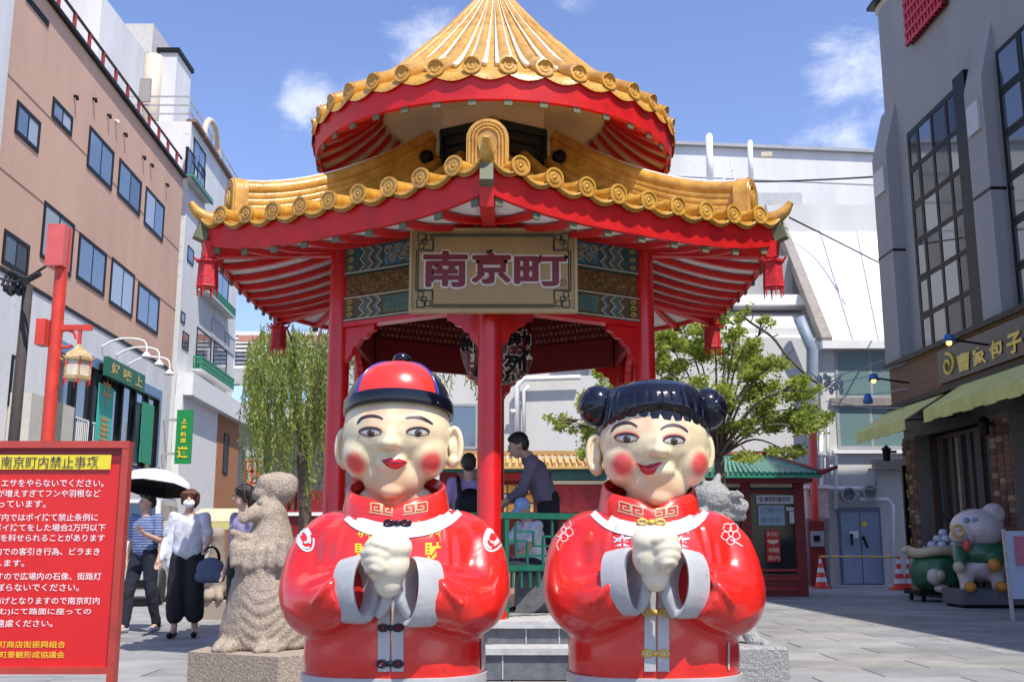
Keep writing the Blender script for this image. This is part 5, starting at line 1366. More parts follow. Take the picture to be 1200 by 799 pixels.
# ================================================================ white hall behind the pavilion
wh = root('white_hall', (8, 35, 0), 'long white hall closing the square behind the pavilion, sloped white roof above', 'building')
def A2(x0, y0, x1, y1, Y, dep, m, name, parent, zb=None):   # box whose camera side fills a pixel rectangle at depth Y
    p, q_ = atY(x0, y0, Y), atY(x1, y1, Y); mb = MB()
    cx0, cx1 = atY(x0, (y0 + y1) / 2, Y).x, atY(x1, (y0 + y1) / 2, Y).x
    mb.box2((cx0, Y, zb if zb is not None else q_.z), (cx1, Y + dep, p.z)); return mb.build(name, m, parent)
wall_w2 = mat('pale_painted_wall', (.56, .555, .53), .85, .08, .8, bump=.2, bscale=15, streak=6)
tl_, tr_ = atY(700, 162, 35), atY(1090, 183, 37)
mb = MB(); mb.add([(tl_.x - 8, 35, 0), (tr_.x, 37, 0), (tr_.x, 37, tr_.z), (tl_.x - 8, 35, tl_.z + .2), (tl_.x - 8, 47, 0), (tr_.x, 49, 0), (tr_.x, 49, tr_.z), (tl_.x - 8, 47, tl_.z + .2)],
       [(0, 1, 2, 3), (4, 7, 6, 5), (3, 2, 6, 7), (0, 3, 7, 4), (1, 5, 6, 2)]); mb.build('upper_wall', wall_white, wh)
MB().beam((tl_.x - 8, 34.95, tl_.z + .25), (tr_.x, 36.95, tr_.z + .05), .25, .12).build('coping', frame_gy, wh)
for i in range(1, 4):   # board marks in the wall
    z = tl_.z - i * 1.05; MB().beam((tl_.x - 8, 34.985, z + .15), (tr_.x, 36.985, z - .05), .01, .03).build('board_joint', mat('pale_joint', (.5, .5, .5), .8, 0), wh)
for (x, y0, y1, r) in ((831, 160, 215, .12), (879, 167, 210, .09)):
    a_, b_ = atY(x, y0, 34.7), atY(x + 1, y1, 34.7); mb = MB(); mb.tube([a_, b_], r, 10); mb.ell(a_, (r, r, r), 8); mb.build('vent_pipe', white, wh, smooth=True)
mb = MB()
for (x0, y0, x1, y1) in ((854, 187, 848, 212), (856, 187, 862, 212), (851, 200, 859, 200)): mb.beam(atY(x0, y0, 34.6), atY(x1, y1, 34.6), .06, .06)
mb.build('bracket_frame', white, wh, kind='stuff')
A2(892, 178, 905, 183, 34.8, .2, mat('beige_metal', (.55, .47, .36), .6, .1), 'wall_lamp', wh)
wire([atY(850, 212, 34), atY(900, 213, 33), atY(980, 210, 31), atY(1046, 206, 28)], 'black cable crossing the white wall to the grey building', .03)
wire([atY(925, 255, 20), atY(985, 285, 23), atY(1052, 319, 27)], 'thin slanting wire in front of the white sloped roof', .018)
# ledge and grey sheeting left of the sloped roof
A2(760, 226, 940, 240, 34.2, .9, mat('pale_grey_metal', (.40, .41, .42), .6, .1), 'ledge', wh)
A2(700, 240, 1090, 420, 33.2, 1.2, wall_w2, 'middle_wall', wh)
mb = MB(); a_, b_, c_, d_ = atY(905, 243, 34.6), atY(1075, 243, 34.6), atY(1080, 400, 28.2), atY(968, 398, 28.2)
roofw = mat('white_membrane', (.76, .76, .76), .75, .04, 1)
th_ = Vector((0, .25, -.25)); mb.add([a_, b_, c_, d_, a_ + th_, b_ + th_, c_ + th_, d_ + th_], [(0, 1, 2, 3), (4, 7, 6, 5), (0, 3, 7, 4), (3, 2, 6, 7), (0, 4, 5, 1), (1, 5, 6, 2)]); mb.build('sloped_roof', roofw, wh)
for t in (.28, .55, .80):
    MB().beam(a_.lerp(b_, t) + Vector((0, -.03, .03)), d_.lerp(c_, t) + Vector((0, -.03, .03)), .03, .02).build('roof_seam', mat('pale_joint', (.5, .5, .5), .8, 0), wh)
MB().beam(a_ + Vector((-.05, -.2, 0)), d_ + Vector((-.05, -.2, -.1)), .28, .3).build('verge_beam', mat('brown_grey_metal', (.25, .22, .19), .6, .2), wh)
A2(868, 300, 928, 352, 31.5, 1.6, mat('grey_tarpaulin', (.30, .30, .29), .7, .2, 1.5, bump=.4, bscale=4), 'tarpaulin', wh)
A2(850, 345, 944, 357, 30.2, 2, white, 'canopy_edge', wh); A2(852, 357, 944, 362, 30.4, 1.8, frame_gy, 'canopy_gutter', wh)
mb = MB(); a_, b_, c_, d_ = atY(842, 362, 31), atY(935, 362, 31), atY(950, 396, 28.6), atY(836, 392, 28.6)
mb.add([a_, b_, c_, d_, a_ - Vector((0, 0, .2)), b_ - Vector((0, 0, .2)), c_ - Vector((0, 0, .2)), d_ - Vector((0, 0, .2))], [(0, 1, 2, 3), (4, 7, 6, 5), (0, 3, 7, 4), (3, 2, 6, 7), (0, 4, 5, 1), (1, 5, 6, 2)]); mb.build('lean_to_roof', wall_w2, wh)
A2(770, 384, 950, 470, 28.8, 3, wall_w2, 'side_block', wh)
A2(690, 400, 840, 470, 28.6, 3, mat('blue_grey_wall', (.20, .22, .25), .8, .2, 1), 'dark_grey_wall', wh)  # blue-grey wall, darker than the pale walls beside it
# ground floor wall to the camera
WB = 28.3
A2(480, 440, 966, 688, WB + .02, 4, wall_w2, 'front_wall', wh, zb=0)
A2(966, 400, 1092, 688, WB - .2, 4.5, wall_w2, 'right_wall', wh, zb=0)
p, q_ = atY(730, 396, WB), atY(966, 388, WB)
A2(735, 396, 966, 441, WB + .03, 3.9, wall_w2, 'front_upper_wall', wh)
fb = Wall((0, WB - .2), (1, 0), n=(0, -1, 0)); fc = Wall((0, WB + .02), (1, 0), n=(0, -1, 0))
def fwin(x0, y0, x1, y1, wall, parent, **kw):
    a0, zt = wall.k(x0, y0); a1, zb = wall.k(x1, y1); return window(parent, wall, a0, a1, zb, zt, **kw)
fwin(977, 410, 1064, 467, fb, wh, gm=g_green, nv=1, fm=frame_gy, fr=.08); fwin(979, 474, 1064, 526, fb, wh, gm=g_green, nv=1, fm=frame_gy, fr=.08)
A2(964, 399, 1090, 408, WB - .5, .3, white, 'cornice', wh); A2(977, 527, 1090, 531, WB - .34, .13, white, 'sill', wh); A2(974, 466, 1062, 475, WB - .32, .11, mat('brown_grey_metal', (.25, .22, .19), .6, .2), 'window_band', wh)
fwin(526, 473, 560, 526, fc, wh, gm=g_blue, nv=0, fm=frame_gy); fwin(826, 455, 850, 520, fc, wh, gm=g_dark, nv=0, fm=frame_gy)
# air ducts between the pavilion posts
dk = MB()
for (pts, r) in (([(606, 530), (606, 452), (614, 444), (680, 442)], .07), ([(614, 530), (614, 458), (620, 452)], .05), ([(598, 482), (604, 482)], .06)):
    dk.tube([atY(x, y, WB - .2) for x, y in pts], r, 8)
dk.build('drain_pipe', white, wh, smooth=True, kind='stuff')
# pipes on the right wall, down pipe, vents, meter boxes
bluegrey = mat('blue_grey_pipe', (.22, .27, .34), .5, .15, 6)
mb = MB(); mb.tube([atY(936, 372, WB - .4), atY(952, 410, WB - .4), atY(952, 560, WB - .4), atY(951, 685, WB - .4)], .16, 10); mb.build('down_pipe', bluegrey, wh, smooth=True)
pipes = [([(958, 534), (979, 534), (979, 596)], .06), ([(944, 572), (1026, 572), (1026, 585)], .055), ([(1008, 585), (1040, 585), (1046, 592), (1046, 684)], .055), ([(962, 500), (962, 688)], .06), ([(970, 480), (970, 688)], .05), ([(1026, 573), (1026, 542), (1080, 542)], .04)]
for pts, r in pipes:
    mb = MB(); mb.tube([atY(x, y, WB - .42) for x, y in pts], r, 8); mb.build('pipe', white if r > .05 else frame_gy, wh, smooth=True)
for (x, y) in ((991, 580), (1016, 577)):
    c = atY(x, y, WB - .3); mb = MB(); mb.lathe([(.18, .02), (.20, .3), (.16, .3), (.14, .05), (.001, .05)], (0, 0, 0), 16, M=Matrix.Rotation(PI / 2, 3, 'X')); mb.v = [tuple(Vector(v) + c) for v in mb.v]; mb.build('exhaust_vent', frame_gy, wh, smooth=True, angle=40)
A2(1026, 538, 1084, 550, WB - .6, .3, mat('brown_grey_metal', (.25, .22, .19), .6, .2), 'sign_bracket', wh)
mx = root('meter_box', atY(958, 607, WB - .7), 'white meter box with red scribbles on the wall beside the kiosk', 'box')
A2(946, 571, 971, 607, WB - .75, .3, mat('white_box_red_scribble', (.62, .60, .58), .6, .1, 14, col2=(.60, .25, .25)), 'cabinet', mx); A2(942, 568, 973, 572, WB - .85, .4, white, 'cap', mx); A2(949, 574, 955, 583, WB - .77, .03, blackm, 'window', mx)
rp_ = root('red_pole', (atY(956, 680, WB - 1.2).x, WB - 1.2, 0), 'red post with a grey call box between the kiosk and the blue door', 'pole')
A2(949, 610, 967, 672, WB - 1.2, .12, red_dark, 'panel', rp_, zb=0); A2(951, 622, 966, 640, WB - 1.3, .1, frame_gy, 'call_box', rp_); A2(954, 627, 961, 634, WB - 1.33, .03, blackm, 'screen', rp_)
mb = MB(); mb.tube([(atY(952, 600, WB - 1.1).x, WB - 1.1, 0), (atY(952, 480, WB - 1.1).x, WB - 1.1, atY(952, 484, WB - 1.1).z)], .10, 10); mb.build('pole', mat('vermilion_paint', (.62, .05, .03), .45, .15, 4), rp_, smooth=True)
# blue double door
dr = root('double_door', atZ(1010, 687, 0) + Vector((0, 0, 0)), 'pale blue double door in the white wall between the two cones', 'door')
door_b = mat('pale_blue_door', (.24, .30, .40), .55, .12, 2, bump=.05)
Yd = WB - .26
A2(984, 594, 1034, 687, Yd, .06, mat('blue_grey_frame', (.16, .20, .28), .6, .1), 'frame', dr, zb=.02)
for x0, x1 in ((987, 1009), (1010, 1032)): A2(x0, 600, x1, 684, Yd - .04, .035, door_b, 'leaf', dr, zb=.05)
for (x, y, ch) in ((998, 627, 0), (1012, 630, 1)):
    c = atY(x, y, Yd - .08); mb = MB(); mb.tube([c, c + Vector((.1 if ch else 0, 0, -.25))], .03, 8); mb.ell(c, (.05, .03, .05), 10); mb.build('handle', frame_dk, dr)
A2(996, 622, 1006, 630, Yd - .06, .02, white, 'notice', dr); mb = MB(); mb.ell(atY(1013, 614, Yd - .045), (.07, .01, .07), 12); mb.build('round_sticker', yellow_p, dr)
A2(980, 688, 1082, 690.5, WB - .9, .7, mat('cream_kerb', (.5, .48, .42), .8, .1), 'threshold', wh, zb=0.016)

# ---- traffic cones and the bar between them
cone_r = mat('cone_red', (.75, .05, .03), .45, .1); cone_w = mat('cone_white', (.72, .74, .76), .45, .05)
def cone(px, py, lab):
    p = atZ(px, py, .012); rt = root('traffic_cone', p, lab, 'traffic cone', 'traffic cones by the blue door')
    MB().box((p.x, p.y, p.z + .02), (.40, .40, .04)).build('base', cone_r, rt)
    for j in range(6):
        z0, z1 = .04 + j * .11, .04 + (j + 1) * .11 - .002; r = lambda z: .15 - .125 * (z - .04) / .66
        mb = MB(); mb.lathe([(r(z0), z0), (r(z1), z1)], p, 20); mb.build('cone_band', cone_w if j % 2 else cone_r, rt, smooth=True)
    mb = MB(); mb.lathe([(.03, .70), (.045, .72), (.03, .76), (.001, .77)], p, 12); mb.build('tip', cone_r, rt, smooth=True)
    return p
c1 = cone(963, 689, 'red and white traffic cone beside the kiosk, left end of the striped bar'); c2 = cone(1055, 691, 'red and white traffic cone right of the blue door'); c3 = cone(1067, 691, 'dark red traffic cone nearest the black hanging sign')
br_ = root('cone_bar', (c1 + c2) / 2 + Vector((0, 0, .7)), 'yellow and black striped bar laid between two traffic cones', 'barrier')
n = 12
for i in range(n):
    a_ = c1.lerp(c2, i / n) + Vector((0, 0, .74)); b_ = c1.lerp(c2, (i + 1) / n) + Vector((0, 0, .74)); mb = MB(); mb.tube([a_, b_], .028, 8); mb.build('bar_stripe', mat('bar_yellow', (.75, .42, .02), .5, .05) if i % 2 == 0 else mat('bar_pale', (.35, .36, .33), .5, .05), br_, smooth=True, angle=40)

# ================================================================ kiosk with green roof
Yk = 21.6
kp = atZ(900, 699, 0)
ki = root('kiosk', (kp.x, Yk + 1, 0), 'dark red glazed kiosk with a green tiled roof and posters inside', 'kiosk')
def AX(x, Y, y=640): return atY(x, y, Y).x
def AZ(y, Y): return atY(880, y, Y).z
kx0, kx1 = AX(828, Yk), AX(944, Yk)
red_k = mat('kiosk_red_wood', (.17, .012, .014), .5, .2, 6)
for x in (kx0 + .1, AX(876, Yk), kx1 - .08):
    for yy in (Yk, Yk + 1.9): MB().box2((x - .1, yy, .02), (x + .1, yy + .2, AZ(557, Yk))).build('post', red_k, ki)
MB().box2((kx0, Yk + .02, AZ(578, Yk)), (kx1, Yk + .16, AZ(574, Yk))).build('lintel', red_k, ki); MB().box2((kx0, Yk + .02, AZ(561, Yk)), (kx1, Yk + .16, AZ(556, Yk))).build('top_rail', red_k, ki)
MB().box2((kx0, Yk + .08, AZ(574, Yk)), (kx1, Yk + .12, AZ(561, Yk))).build('frieze', mat('dark_green_frieze', (.03, .10, .07), .6, .2), ki)
for i in range(7):
    xx = kx0 + .2 + (kx1 - kx0 - .4) * (i + .5) / 7; MB().box2((xx - .12, Yk + .05, AZ(570.5, Yk)), (xx + .12, Yk + .078, AZ(564.5, Yk))).build('lozenge', pt_cr, ki)
MB().box2((kx0 + .05, Yk + .1, .45), (kx1 - .05, Yk + .12, AZ(578, Yk))).build('glass', mat('kiosk_glass', (.02, .025, .025), .08, 0, spec=.3), ki)
MB().box2((kx1 - .1, Yk + .2, .05), (kx1 - .06, Yk + 1.9, AZ(557, Yk))).build('side_glass', mat('kiosk_glass', (.02, .025, .025), .08, 0, spec=.3), ki)
MB().box2((kx0 + .02, Yk + .04, .02), (kx1 - .02, Yk + 1.95, .44)).build('base_panel', red_k, ki)
for y in (668, 678, 690): MB().box2((AX(880, Yk), Yk + .0, AZ(y, Yk) - .02), (kx1 - .16, Yk + .06, AZ(y, Yk) + .03)).build('rail', mat('kiosk_rail_red', (.33, .02, .02), .5, .1), ki)
def poster(x0, y0, x1, y1, Y, m, parent, name='poster', txt=None, tm=None, tb_=.2):
    p, q_ = atY(x0, y0, Y), atY(x1, y1, Y); mb = MB(); mb.box2((p.x, Y, q_.z), (q_.x, Y + .01, p.z)); o_ = mb.build(name, m, parent)
    if txt:
        mb = MB(); w_, h_ = q_.x - p.x, p.z - q_.z; rows = txt.split('|')
        for i, t in enumerate(rows): text_on(mb, t, (p.x + w_ * .08, Y, p.z - h_ * ((i + 1) / len(rows) - tb_ / len(rows))), (w_ * .84, 0, 0), (0, 0, h_ / len(rows) * (1 - 2 * tb_)), (0, -1, 0), off=.006, bold=.01)
        mb.build('lettering', tm, o_)
    return o_
paper = mat('white_paper', (.55, .58, .64), .7, .06, 8); paper_b = mat('pale_blue_paper', (.30, .42, .52), .7, .15, 20); ink = mat('dark_ink', (.03, .035, .06), .7, 0)
poster(886, 580, 930, 590, Yk + .06, paper, ki, txt='◎ 南京町案内所', tm=ink); poster(888, 592, 920, 615, Yk + .06, paper_b, ki, txt='ご案内|南京町', tm=mat('faint_ink', (.18, .25, .3), .7, 0)); poster(921, 594, 932, 598, Yk + .06, paper, ki); poster(925, 599, 931, 613, Yk + .06, paper, ki)
rpz = poster(897, 621, 915, 658, Yk + .06, mat('red_poster', (.45, .015, .02), .6, .1), ki, txt='南京町|♥|福|案内', tm=mat('pink_print', (.7, .45, .35), .7, 0))
# roof: green pan tiles in strips with raised rolls, and red hip tips
gt = mat('green_glazed_tile', (.03, .22, .14), .3, .25, 6, coat=.5)
e0x, e1x = AX(815, Yk - .6), AX(968, Yk - .6); ez = AZ(556, Yk - .6); rzk = AZ(536, Yk + 1); 
nst = 24
mb0 = MB()
for i in range(nst):
    t0, t1 = i / nst, (i + 1) / nst
    ex0, ex1 = e0x + (e1x - e0x) * t0, e0x + (e1x - e0x) * t1; rx0, rx1 = e0x + .7 + (e1x - e0x - 1.4) * t0, e0x + .7 + (e1x - e0x - 1.4) * t1
    mb = MB(); mb.add([(ex0, Yk - .6, ez), (ex1, Yk - .6, ez), (rx1, Yk + 1, rzk), (rx0, Yk + 1, rzk), (ex0, Yk - .6, ez - .06), (ex1, Yk - .6, ez - .06), (rx1, Yk + 1, rzk - .06), (rx0, Yk + 1, rzk - .06)], [(0, 1, 2, 3), (4, 7, 6, 5), (0, 3, 7, 4), (1, 5, 6, 2), (0, 4, 5, 1), (3, 2, 6, 7)])
    mb.tube([(ex0, Yk - .62, ez + .03), (rx0, Yk + 1, rzk + .03)], .035, 6); mb.build('roof_tile', gt, ki, smooth=True, angle=40)
MB().add([(e0x, Yk + 2.6, ez), (e1x, Yk + 2.6, ez), (e1x - .7, Yk + 1, rzk - .01), (e0x + .7, Yk + 1, rzk - .01)], [(0, 1, 2, 3)]).build('rear_roof', gt, ki)
MB().add([(e1x, Yk - .6, ez), (e1x, Yk + 2.6, ez), (e1x - .7, Yk + 1, rzk)], [(0, 1, 2)]).build('end_roof', gt, ki)
mb = MB(); mb.tube([(e0x + .6, Yk + 1, rzk + .06), (e1x - .7, Yk + 1, rzk + .06)], .07, 8); mb.tube([(e1x - .7, Yk + 1, rzk + .05), (e1x, Yk - .6, ez + .05), (e1x + .25, Yk - .8, ez + .14)], [.07, .06, .03], 8); mb.build('ridge', red_k, ki, smooth=True)
MB().box2((e0x + .2, Yk - .45, ez - .14), (e1x - .15, Yk + 2.3, ez - .06)).build('eave_board', red_k, ki)

# ================================================================ grey building on the right
DR = (-35 / 1263, 1)
pR = atZ(1077, 697, 0); WR = Wall((pR.x, pR.y), DR, n=Vector((-1, -.0277, 0)).normalized())
kr = lambda px, py, w=WR: w.k(px, py)
gbz = kr(1031, 12)[1]
gbx = root('grey_building', WR.at(-6, 0), 'grey rendered building with tall gridded window above a restaurant front', 'building')
zbt, zbb = kr(1057, 434)[1], kr(1058, 477)[1]
sh = -23
mb = MB(); mb.obox(WR.at(sh, zbb, 0), WR.d * -sh, (0, 0, gbz - zbb), -WR.n * 9); mb.build('upper_wall', wall_grey, gbx)
MB().obox(WR.at(-.9, 0.02, 0), WR.d * .9, (0, 0, zbb - .03), -WR.n * 9).build('end_wall', wall_grey, gbx)
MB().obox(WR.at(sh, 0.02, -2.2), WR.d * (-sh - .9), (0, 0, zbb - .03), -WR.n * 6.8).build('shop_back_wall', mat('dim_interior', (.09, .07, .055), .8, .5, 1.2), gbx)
MB().obox(WR.at(sh, gbz, .0), WR.d * (-sh + .15), (0, 0, .18), -WR.n * 9.2).build('coping', mat('cream_coping', (.55, .48, .36), .7, .1), gbx)
MB().obox(WR.at(sh, gbz + .182, .14), WR.d * (-sh + .3), (0, 0, .08), -WR.n * 9.4).build('coping_cap', frame_dk, gbx)
# red lattice panel
la, lzt = kr(1067, 0); lb, lzb = kr(1112, 0); lzl = kr(1068, 58)[1]
a0, a1 = min(la, lb), max(la, lb)
lat = MB(); rm = mat('crimson_lattice', (.50, .010, .03), .5, .1)
for i in range(12): lat.obox(WR.at(a0 + (a1 - a0) * i / 11 - .04, lzl, .10), WR.d * .08, (0, 0, 3.2), WR.n * .06)
for i in range(15): lat.obox(WR.at(a0 - .04, lzl + 3.2 * i / 14, .10), WR.d * (a1 - a0 + .08), (0, 0, .08), WR.n * .075)
lat.build('red_lattice', rm, gbx, kind='stuff'); MB().obox(WR.at(a0, lzl + .02, .02), WR.d * (a1 - a0), (0, 0, 3.2), WR.n * .04).build('lattice_back', mat('dark_crimson', (.12, .004, .01), .6, 0), gbx)
# pilasters with sloped caps and square lamps
def pil(x0, x1, xs, ytip, label=None):
    a0_, a1_ = kr(x0, 300)[0], kr(x1, 300)[0]; aa, ab_ = min(a0_, a1_), max(a0_, a1_); zt = kr((x0 + x1) / 2, ytip)[1]
    mb = MB(); o = .28
    z0 = zbt + .05
    vs = [WR.at(aa, z0, .0), WR.at(ab_, z0, .0), WR.at(ab_, z0, o), WR.at(aa, z0, o), WR.at(aa, zt, .0), WR.at(ab_, zt, .0), WR.at(ab_, zt - 1.1, o), WR.at(aa, zt - 1.1, o)]
    mb.add(vs, [(0, 1, 2, 3), (4, 7, 6, 5), (3, 2, 6, 7), (0, 3, 7, 4), (1, 5, 6, 2), (0, 4, 5, 1)]); mb.build('pilaster', wall_grey, gbx)
    MB().obox(WR.at(aa + .12, zt - 2.0, o), WR.d * (ab_ - aa - .24), (0, 0, .55), WR.n * .05).build('square_lamp', mat('frosted_lamp_glass', (.45, .46, .48), .4, .05), gbx)
    MB().obox(WR.at(aa - .01, kr((x0 + x1) / 2, 300 if x0 < 1100 else 225)[1], .0), WR.d * (ab_ - aa + .02), (0, 0, .05), WR.n * (o + .01)).build('pilaster_joint', frame_dk, gbx)
pil(1044, 1062, 0, 115); pil(1164, 1187, 0, 10); 
deepg = mat('deep_tinted_glass', (.012, .016, .022), .06, 0, spec=.35)
def bigwin(xl, yl, xr, yb, nv, nh, name='tall_window'):
    a0_, zt = kr(xl, yl); a1_, _ = kr(xr, 300); zb = kr(xl + 14, yb)[1]; A, B_ = min(a0_, a1_), max(a0_, a1_)
    fr_o = MB().obox(WR.at(A - .12, zb - .1, .001), WR.d * (B_ - A + .24), (0, 0, zt - zb + .2), WR.n * .05).build('window_recess', blackm, gbx)
    cols = [0, .20, .47, .74, 1.0]
    rg = lrng(9)
    for i in range(4):
        for j in range(nh):
            x0 = B_ - (B_ - A) * cols[i + 1]; x1 = B_ - (B_ - A) * cols[i]; y0 = zb + (zt - zb) * j / nh; y1 = zb + (zt - zb) * (j + 1) / nh
            window(gbx, Wall(WR.at(0, 0, .06), DR, n=WR.n), x0 + .005, x1 - .005, y0 + .005, y1 - .005, nv=0, fm=blackm, fr=.045 if i else .07, gm=[deepg, deepg, g_dark, glass('blue_grey_glass', (.05, .07, .10))][rg.randrange(4)], name=name)
bigwin(1068, 160, 1147, 418, 3, 6)
ra = kr(1148, 300)[0]; rb = kr(1163, 300)[0]; zt_, zb_ = kr(1068, 160)[1], kr(1082, 418)[1]
MB().obox(WR.at(min(ra, rb), zb_ - .1, .001), WR.d * abs(ra - rb), (0, 0, zt_ - zb_ + .2), WR.n * .24).build('window_reveal', blackm, gbx)
a_, b_ = kr(1194, 300)[0], kr(1260, 300)[0]
for i in range(2):
    for j in range(6):
        y0 = zb_ + (zt_ - zb_) * j / 6; x1 = max(a_, b_) - i * .8; window(gbx, Wall(WR.at(0, 0, .06), DR, n=WR.n), x1 - .79, x1, y0 + .005, y0 + (zt_ - zb_) / 6 - .005, nv=0, fm=blackm, gm=g_dark, name='tall_window')
# sign band
MB().obox(WR.at(sh, zbb, .0), WR.d * -sh, (0, 0, zbt - zbb), WR.n * .30).build('sign_band', mat('brown_tile_band', (.16, .085, .05), .75, .3, 18, bump=.3, bscale=30), gbx)
for zz in (zbb - .10, zbt + .005): MB().obox(WR.at(sh, zz, .0), WR.d * (-sh + .05), (0, 0, .1), WR.n * .40).build('band_moulding', frame_dk, gbx)
MB().obox(WR.at(sh, zbt - .0, .31), WR.d * (-sh), (0, 0, .03), WR.n * .02).build('gold_line', gold_p, gbx)
sa = kr(1121, 425)[0]
ss = root('restaurant_sign', WR.at(sa - 2, zbb, .35), 'black restaurant signboard with gold spiral and characters over the awnings', 'sign')
MB().obox(WR.at(sh, zbb + .08, .305), WR.d * (sa - sh), (0, 0, zbt - zbb - .16), WR.n * .06).build('board', mat('black_gloss_board', (.015, .015, .014), .35, .1), ss)
# lettering reads from far (left) to near (right)
mb = MB(); hh = (zbt - zbb) * .50; z0 = zbb + (zbt - zbb) * .2; rdir = -WR.d
c = WR.at(sa - .45, z0 + hh * .55, .375)
mb.tube([c + rdir * (math.cos(t) * (.06 + .028 * t)) * 1.0 + Vector((0, 0, math.sin(t) * (.05 + .022 * t))) for t in np.linspace(0, 8, 30)], .032, 6)
for i, ch in enumerate('曹家包子館'): text_on(mb, ch, WR.at(sa - .85 - i * .62, z0, .37), rdir * .50, (0, 0, hh * .85), WR.n, off=.01, bold=.035)
mb.build('lettering', mat('gold_letter', (.70, .50, .08), .4, .1, emit=None), ss)
for (x, y) in ((1081, 443), (1180, 398)):    # arm spotlights
    a_, z_ = kr(x, y); lr = root('sign_spotlight', WR.at(a_, z_, .3), ('blue arm spotlight in front of the brown band', 'blue arm spotlight in front of the gold characters')[x > 1100], 'lamp', 'spotlights over the restaurant front')
    mb = MB(); mb.tube([WR.at(a_, z_ - .1, .3), WR.at(a_, z_, 1.0)], .02, 6); mb.build('arm', frame_dk, lr)
    mb = MB(); mb.lathe([(.001, .15), (.07, .13), (.12, 0), (.10, 0), (.001, .06)], WR.at(a_, z_ - .05, 1.02), 12); mb.build('shade', mat('blue_lamp_shade', (.03, .12, .38), .4, .1), lr, smooth=True)
    mb = MB(); mb.ell(WR.at(a_, z_ - .06, 1.02), (.05, .05, .05), 8); mb.build('bulb', mat('lit_bulb', (1, .5, .1), .5, 0, emit=(1, .45, .08, 6)), lr)
# awnings
aw_m = mat('yellow_green_canvas', (.58, .58, .20), .8, .15, 3, bump=.1)
def awning(x0, x1, ytop, lab):
    a0_, z_ = kr(x0, ytop); a1_ = kr(x1, ytop)[0]; A, B_ = min(a0_, a1_), max(a0_, a1_)
    o = 1.1; dz = .50; rt = root('awning', WR.at((A + B_) / 2, z_ - dz, .6), lab, 'awning', 'awnings over the restaurant front')
    q = [WR.at(A, z_, .3), WR.at(B_, z_, .3), WR.at(B_, z_ - dz, o), WR.at(A, z_ - dz, o)]; dn = Vector((0, 0, -.03))
    MB().add(q + [p + dn for p in q], [(0, 1, 2, 3), (4, 7, 6, 5), (0, 3, 7, 4), (1, 5, 6, 2), (0, 4, 5, 1), (3, 2, 6, 7)]).build('canvas', aw_m, rt)
    n_ = 10; mb = MB()
    for i in range(n_):
        u0, u1 = A + (B_ - A) * i / n_, A + (B_ - A) * (i + 1) / n_
        mb.obox(WR.at(u0, z_ - dz - .22 - .02 * (i % 2), o), WR.d * (u1 - u0 - .01), (0, 0, .20 + .02 * (i % 2)), WR.n * .015)
    mb.build('valance', aw_m, rt, kind='stuff')
    for u in (A + .05, B_ - .05): MB().beam(WR.at(u, z_ - .45, .1), WR.at(u, z_ - dz - .03, o - .03), .03, .03).build('arm', frame_dk, rt)
awning(1062, 1127, 480, 'pale green canvas awning nearer the white wall'); awning(1150, 1300, 448, 'pale green canvas awning at the right edge of the picture')
MB().obox(WR.at(sh, zbb - .75, .0), WR.d * (-sh - .1), (0, 0, .62), WR.n * .12).build('shop_lintel', frame_dk, gbx)
# brick pillars, bricks laid one by one
bm_ = mat('brown_brick', (.17, .075, .045), .85, .35, 30, col2=(.26, .13, .08), bump=.3)
bm2 = mat('dark_brick', (.10, .05, .035), .85, .3, 30); bm3 = mat('buff_brick', (.30, .20, .13), .85, .3, 30); mort = mat('brick_mortar', (.17, .15, .13), .9, .1)
bmesh_cache = {}
def brick_pillar(x0, x1, limit):
    a0_, a1_ = kr(x0, 600)[0], kr(x1, 600)[0]; A, B_ = min(a0_, a1_), max(a0_, a1_); zt = zbb - .76
    pm = MB().obox(WR.at(A, 0.02, .0), WR.d * (B_ - A), (0, 0, zt), WR.n * .28).build('brick_pillar', mort, gbx)
    MB().obox(WR.at(A, .02, 0), WR.d * (B_ - A), (0, 0, zt), -WR.n * 2.2).build('pillar_return', bm2, gbx)
    bl, bh = .20, .085; rows = int(zt / .10); rg = lrng(int(x0)); cnt = 0; rest = MB()
    if 'b' not in bmesh_cache:
        for i_, m_ in enumerate((bm_, bm2, bm3)):
            mb = MB(); mb.obox(-WR.d * .1, WR.d * .2, (0, 0, bh), WR.n * .02); o_ = mb.build('brick', m_); bmesh_cache[i_] = o_.data; bpy.data.objects.remove(o_)
        bmesh_cache['b'] = 1
    nc = max(1, int((B_ - A) / bl))
    for r_ in range(rows):
        for c_ in range(nc):
            off = (.5 if r_ % 2 else 0) * bl * .5; p = WR.at(A + .12 + c_ * (B_ - A - .22) / max(1, nc - 1) * (1 if nc > 1 else 0) + (off * .3), .04 + r_ * .10, .28)
            if cnt < limit:
                o_ = bpy.data.objects.new('brick', bmesh_cache[rg.choice([0, 0, 1, 2])]); COL.objects.link(o_); o_.parent = pm; o_.location = wm(pm).inverted() @ p; cnt += 1
brick_pillar(1079, 1095, 140); brick_pillar(1187, 1212, 200)
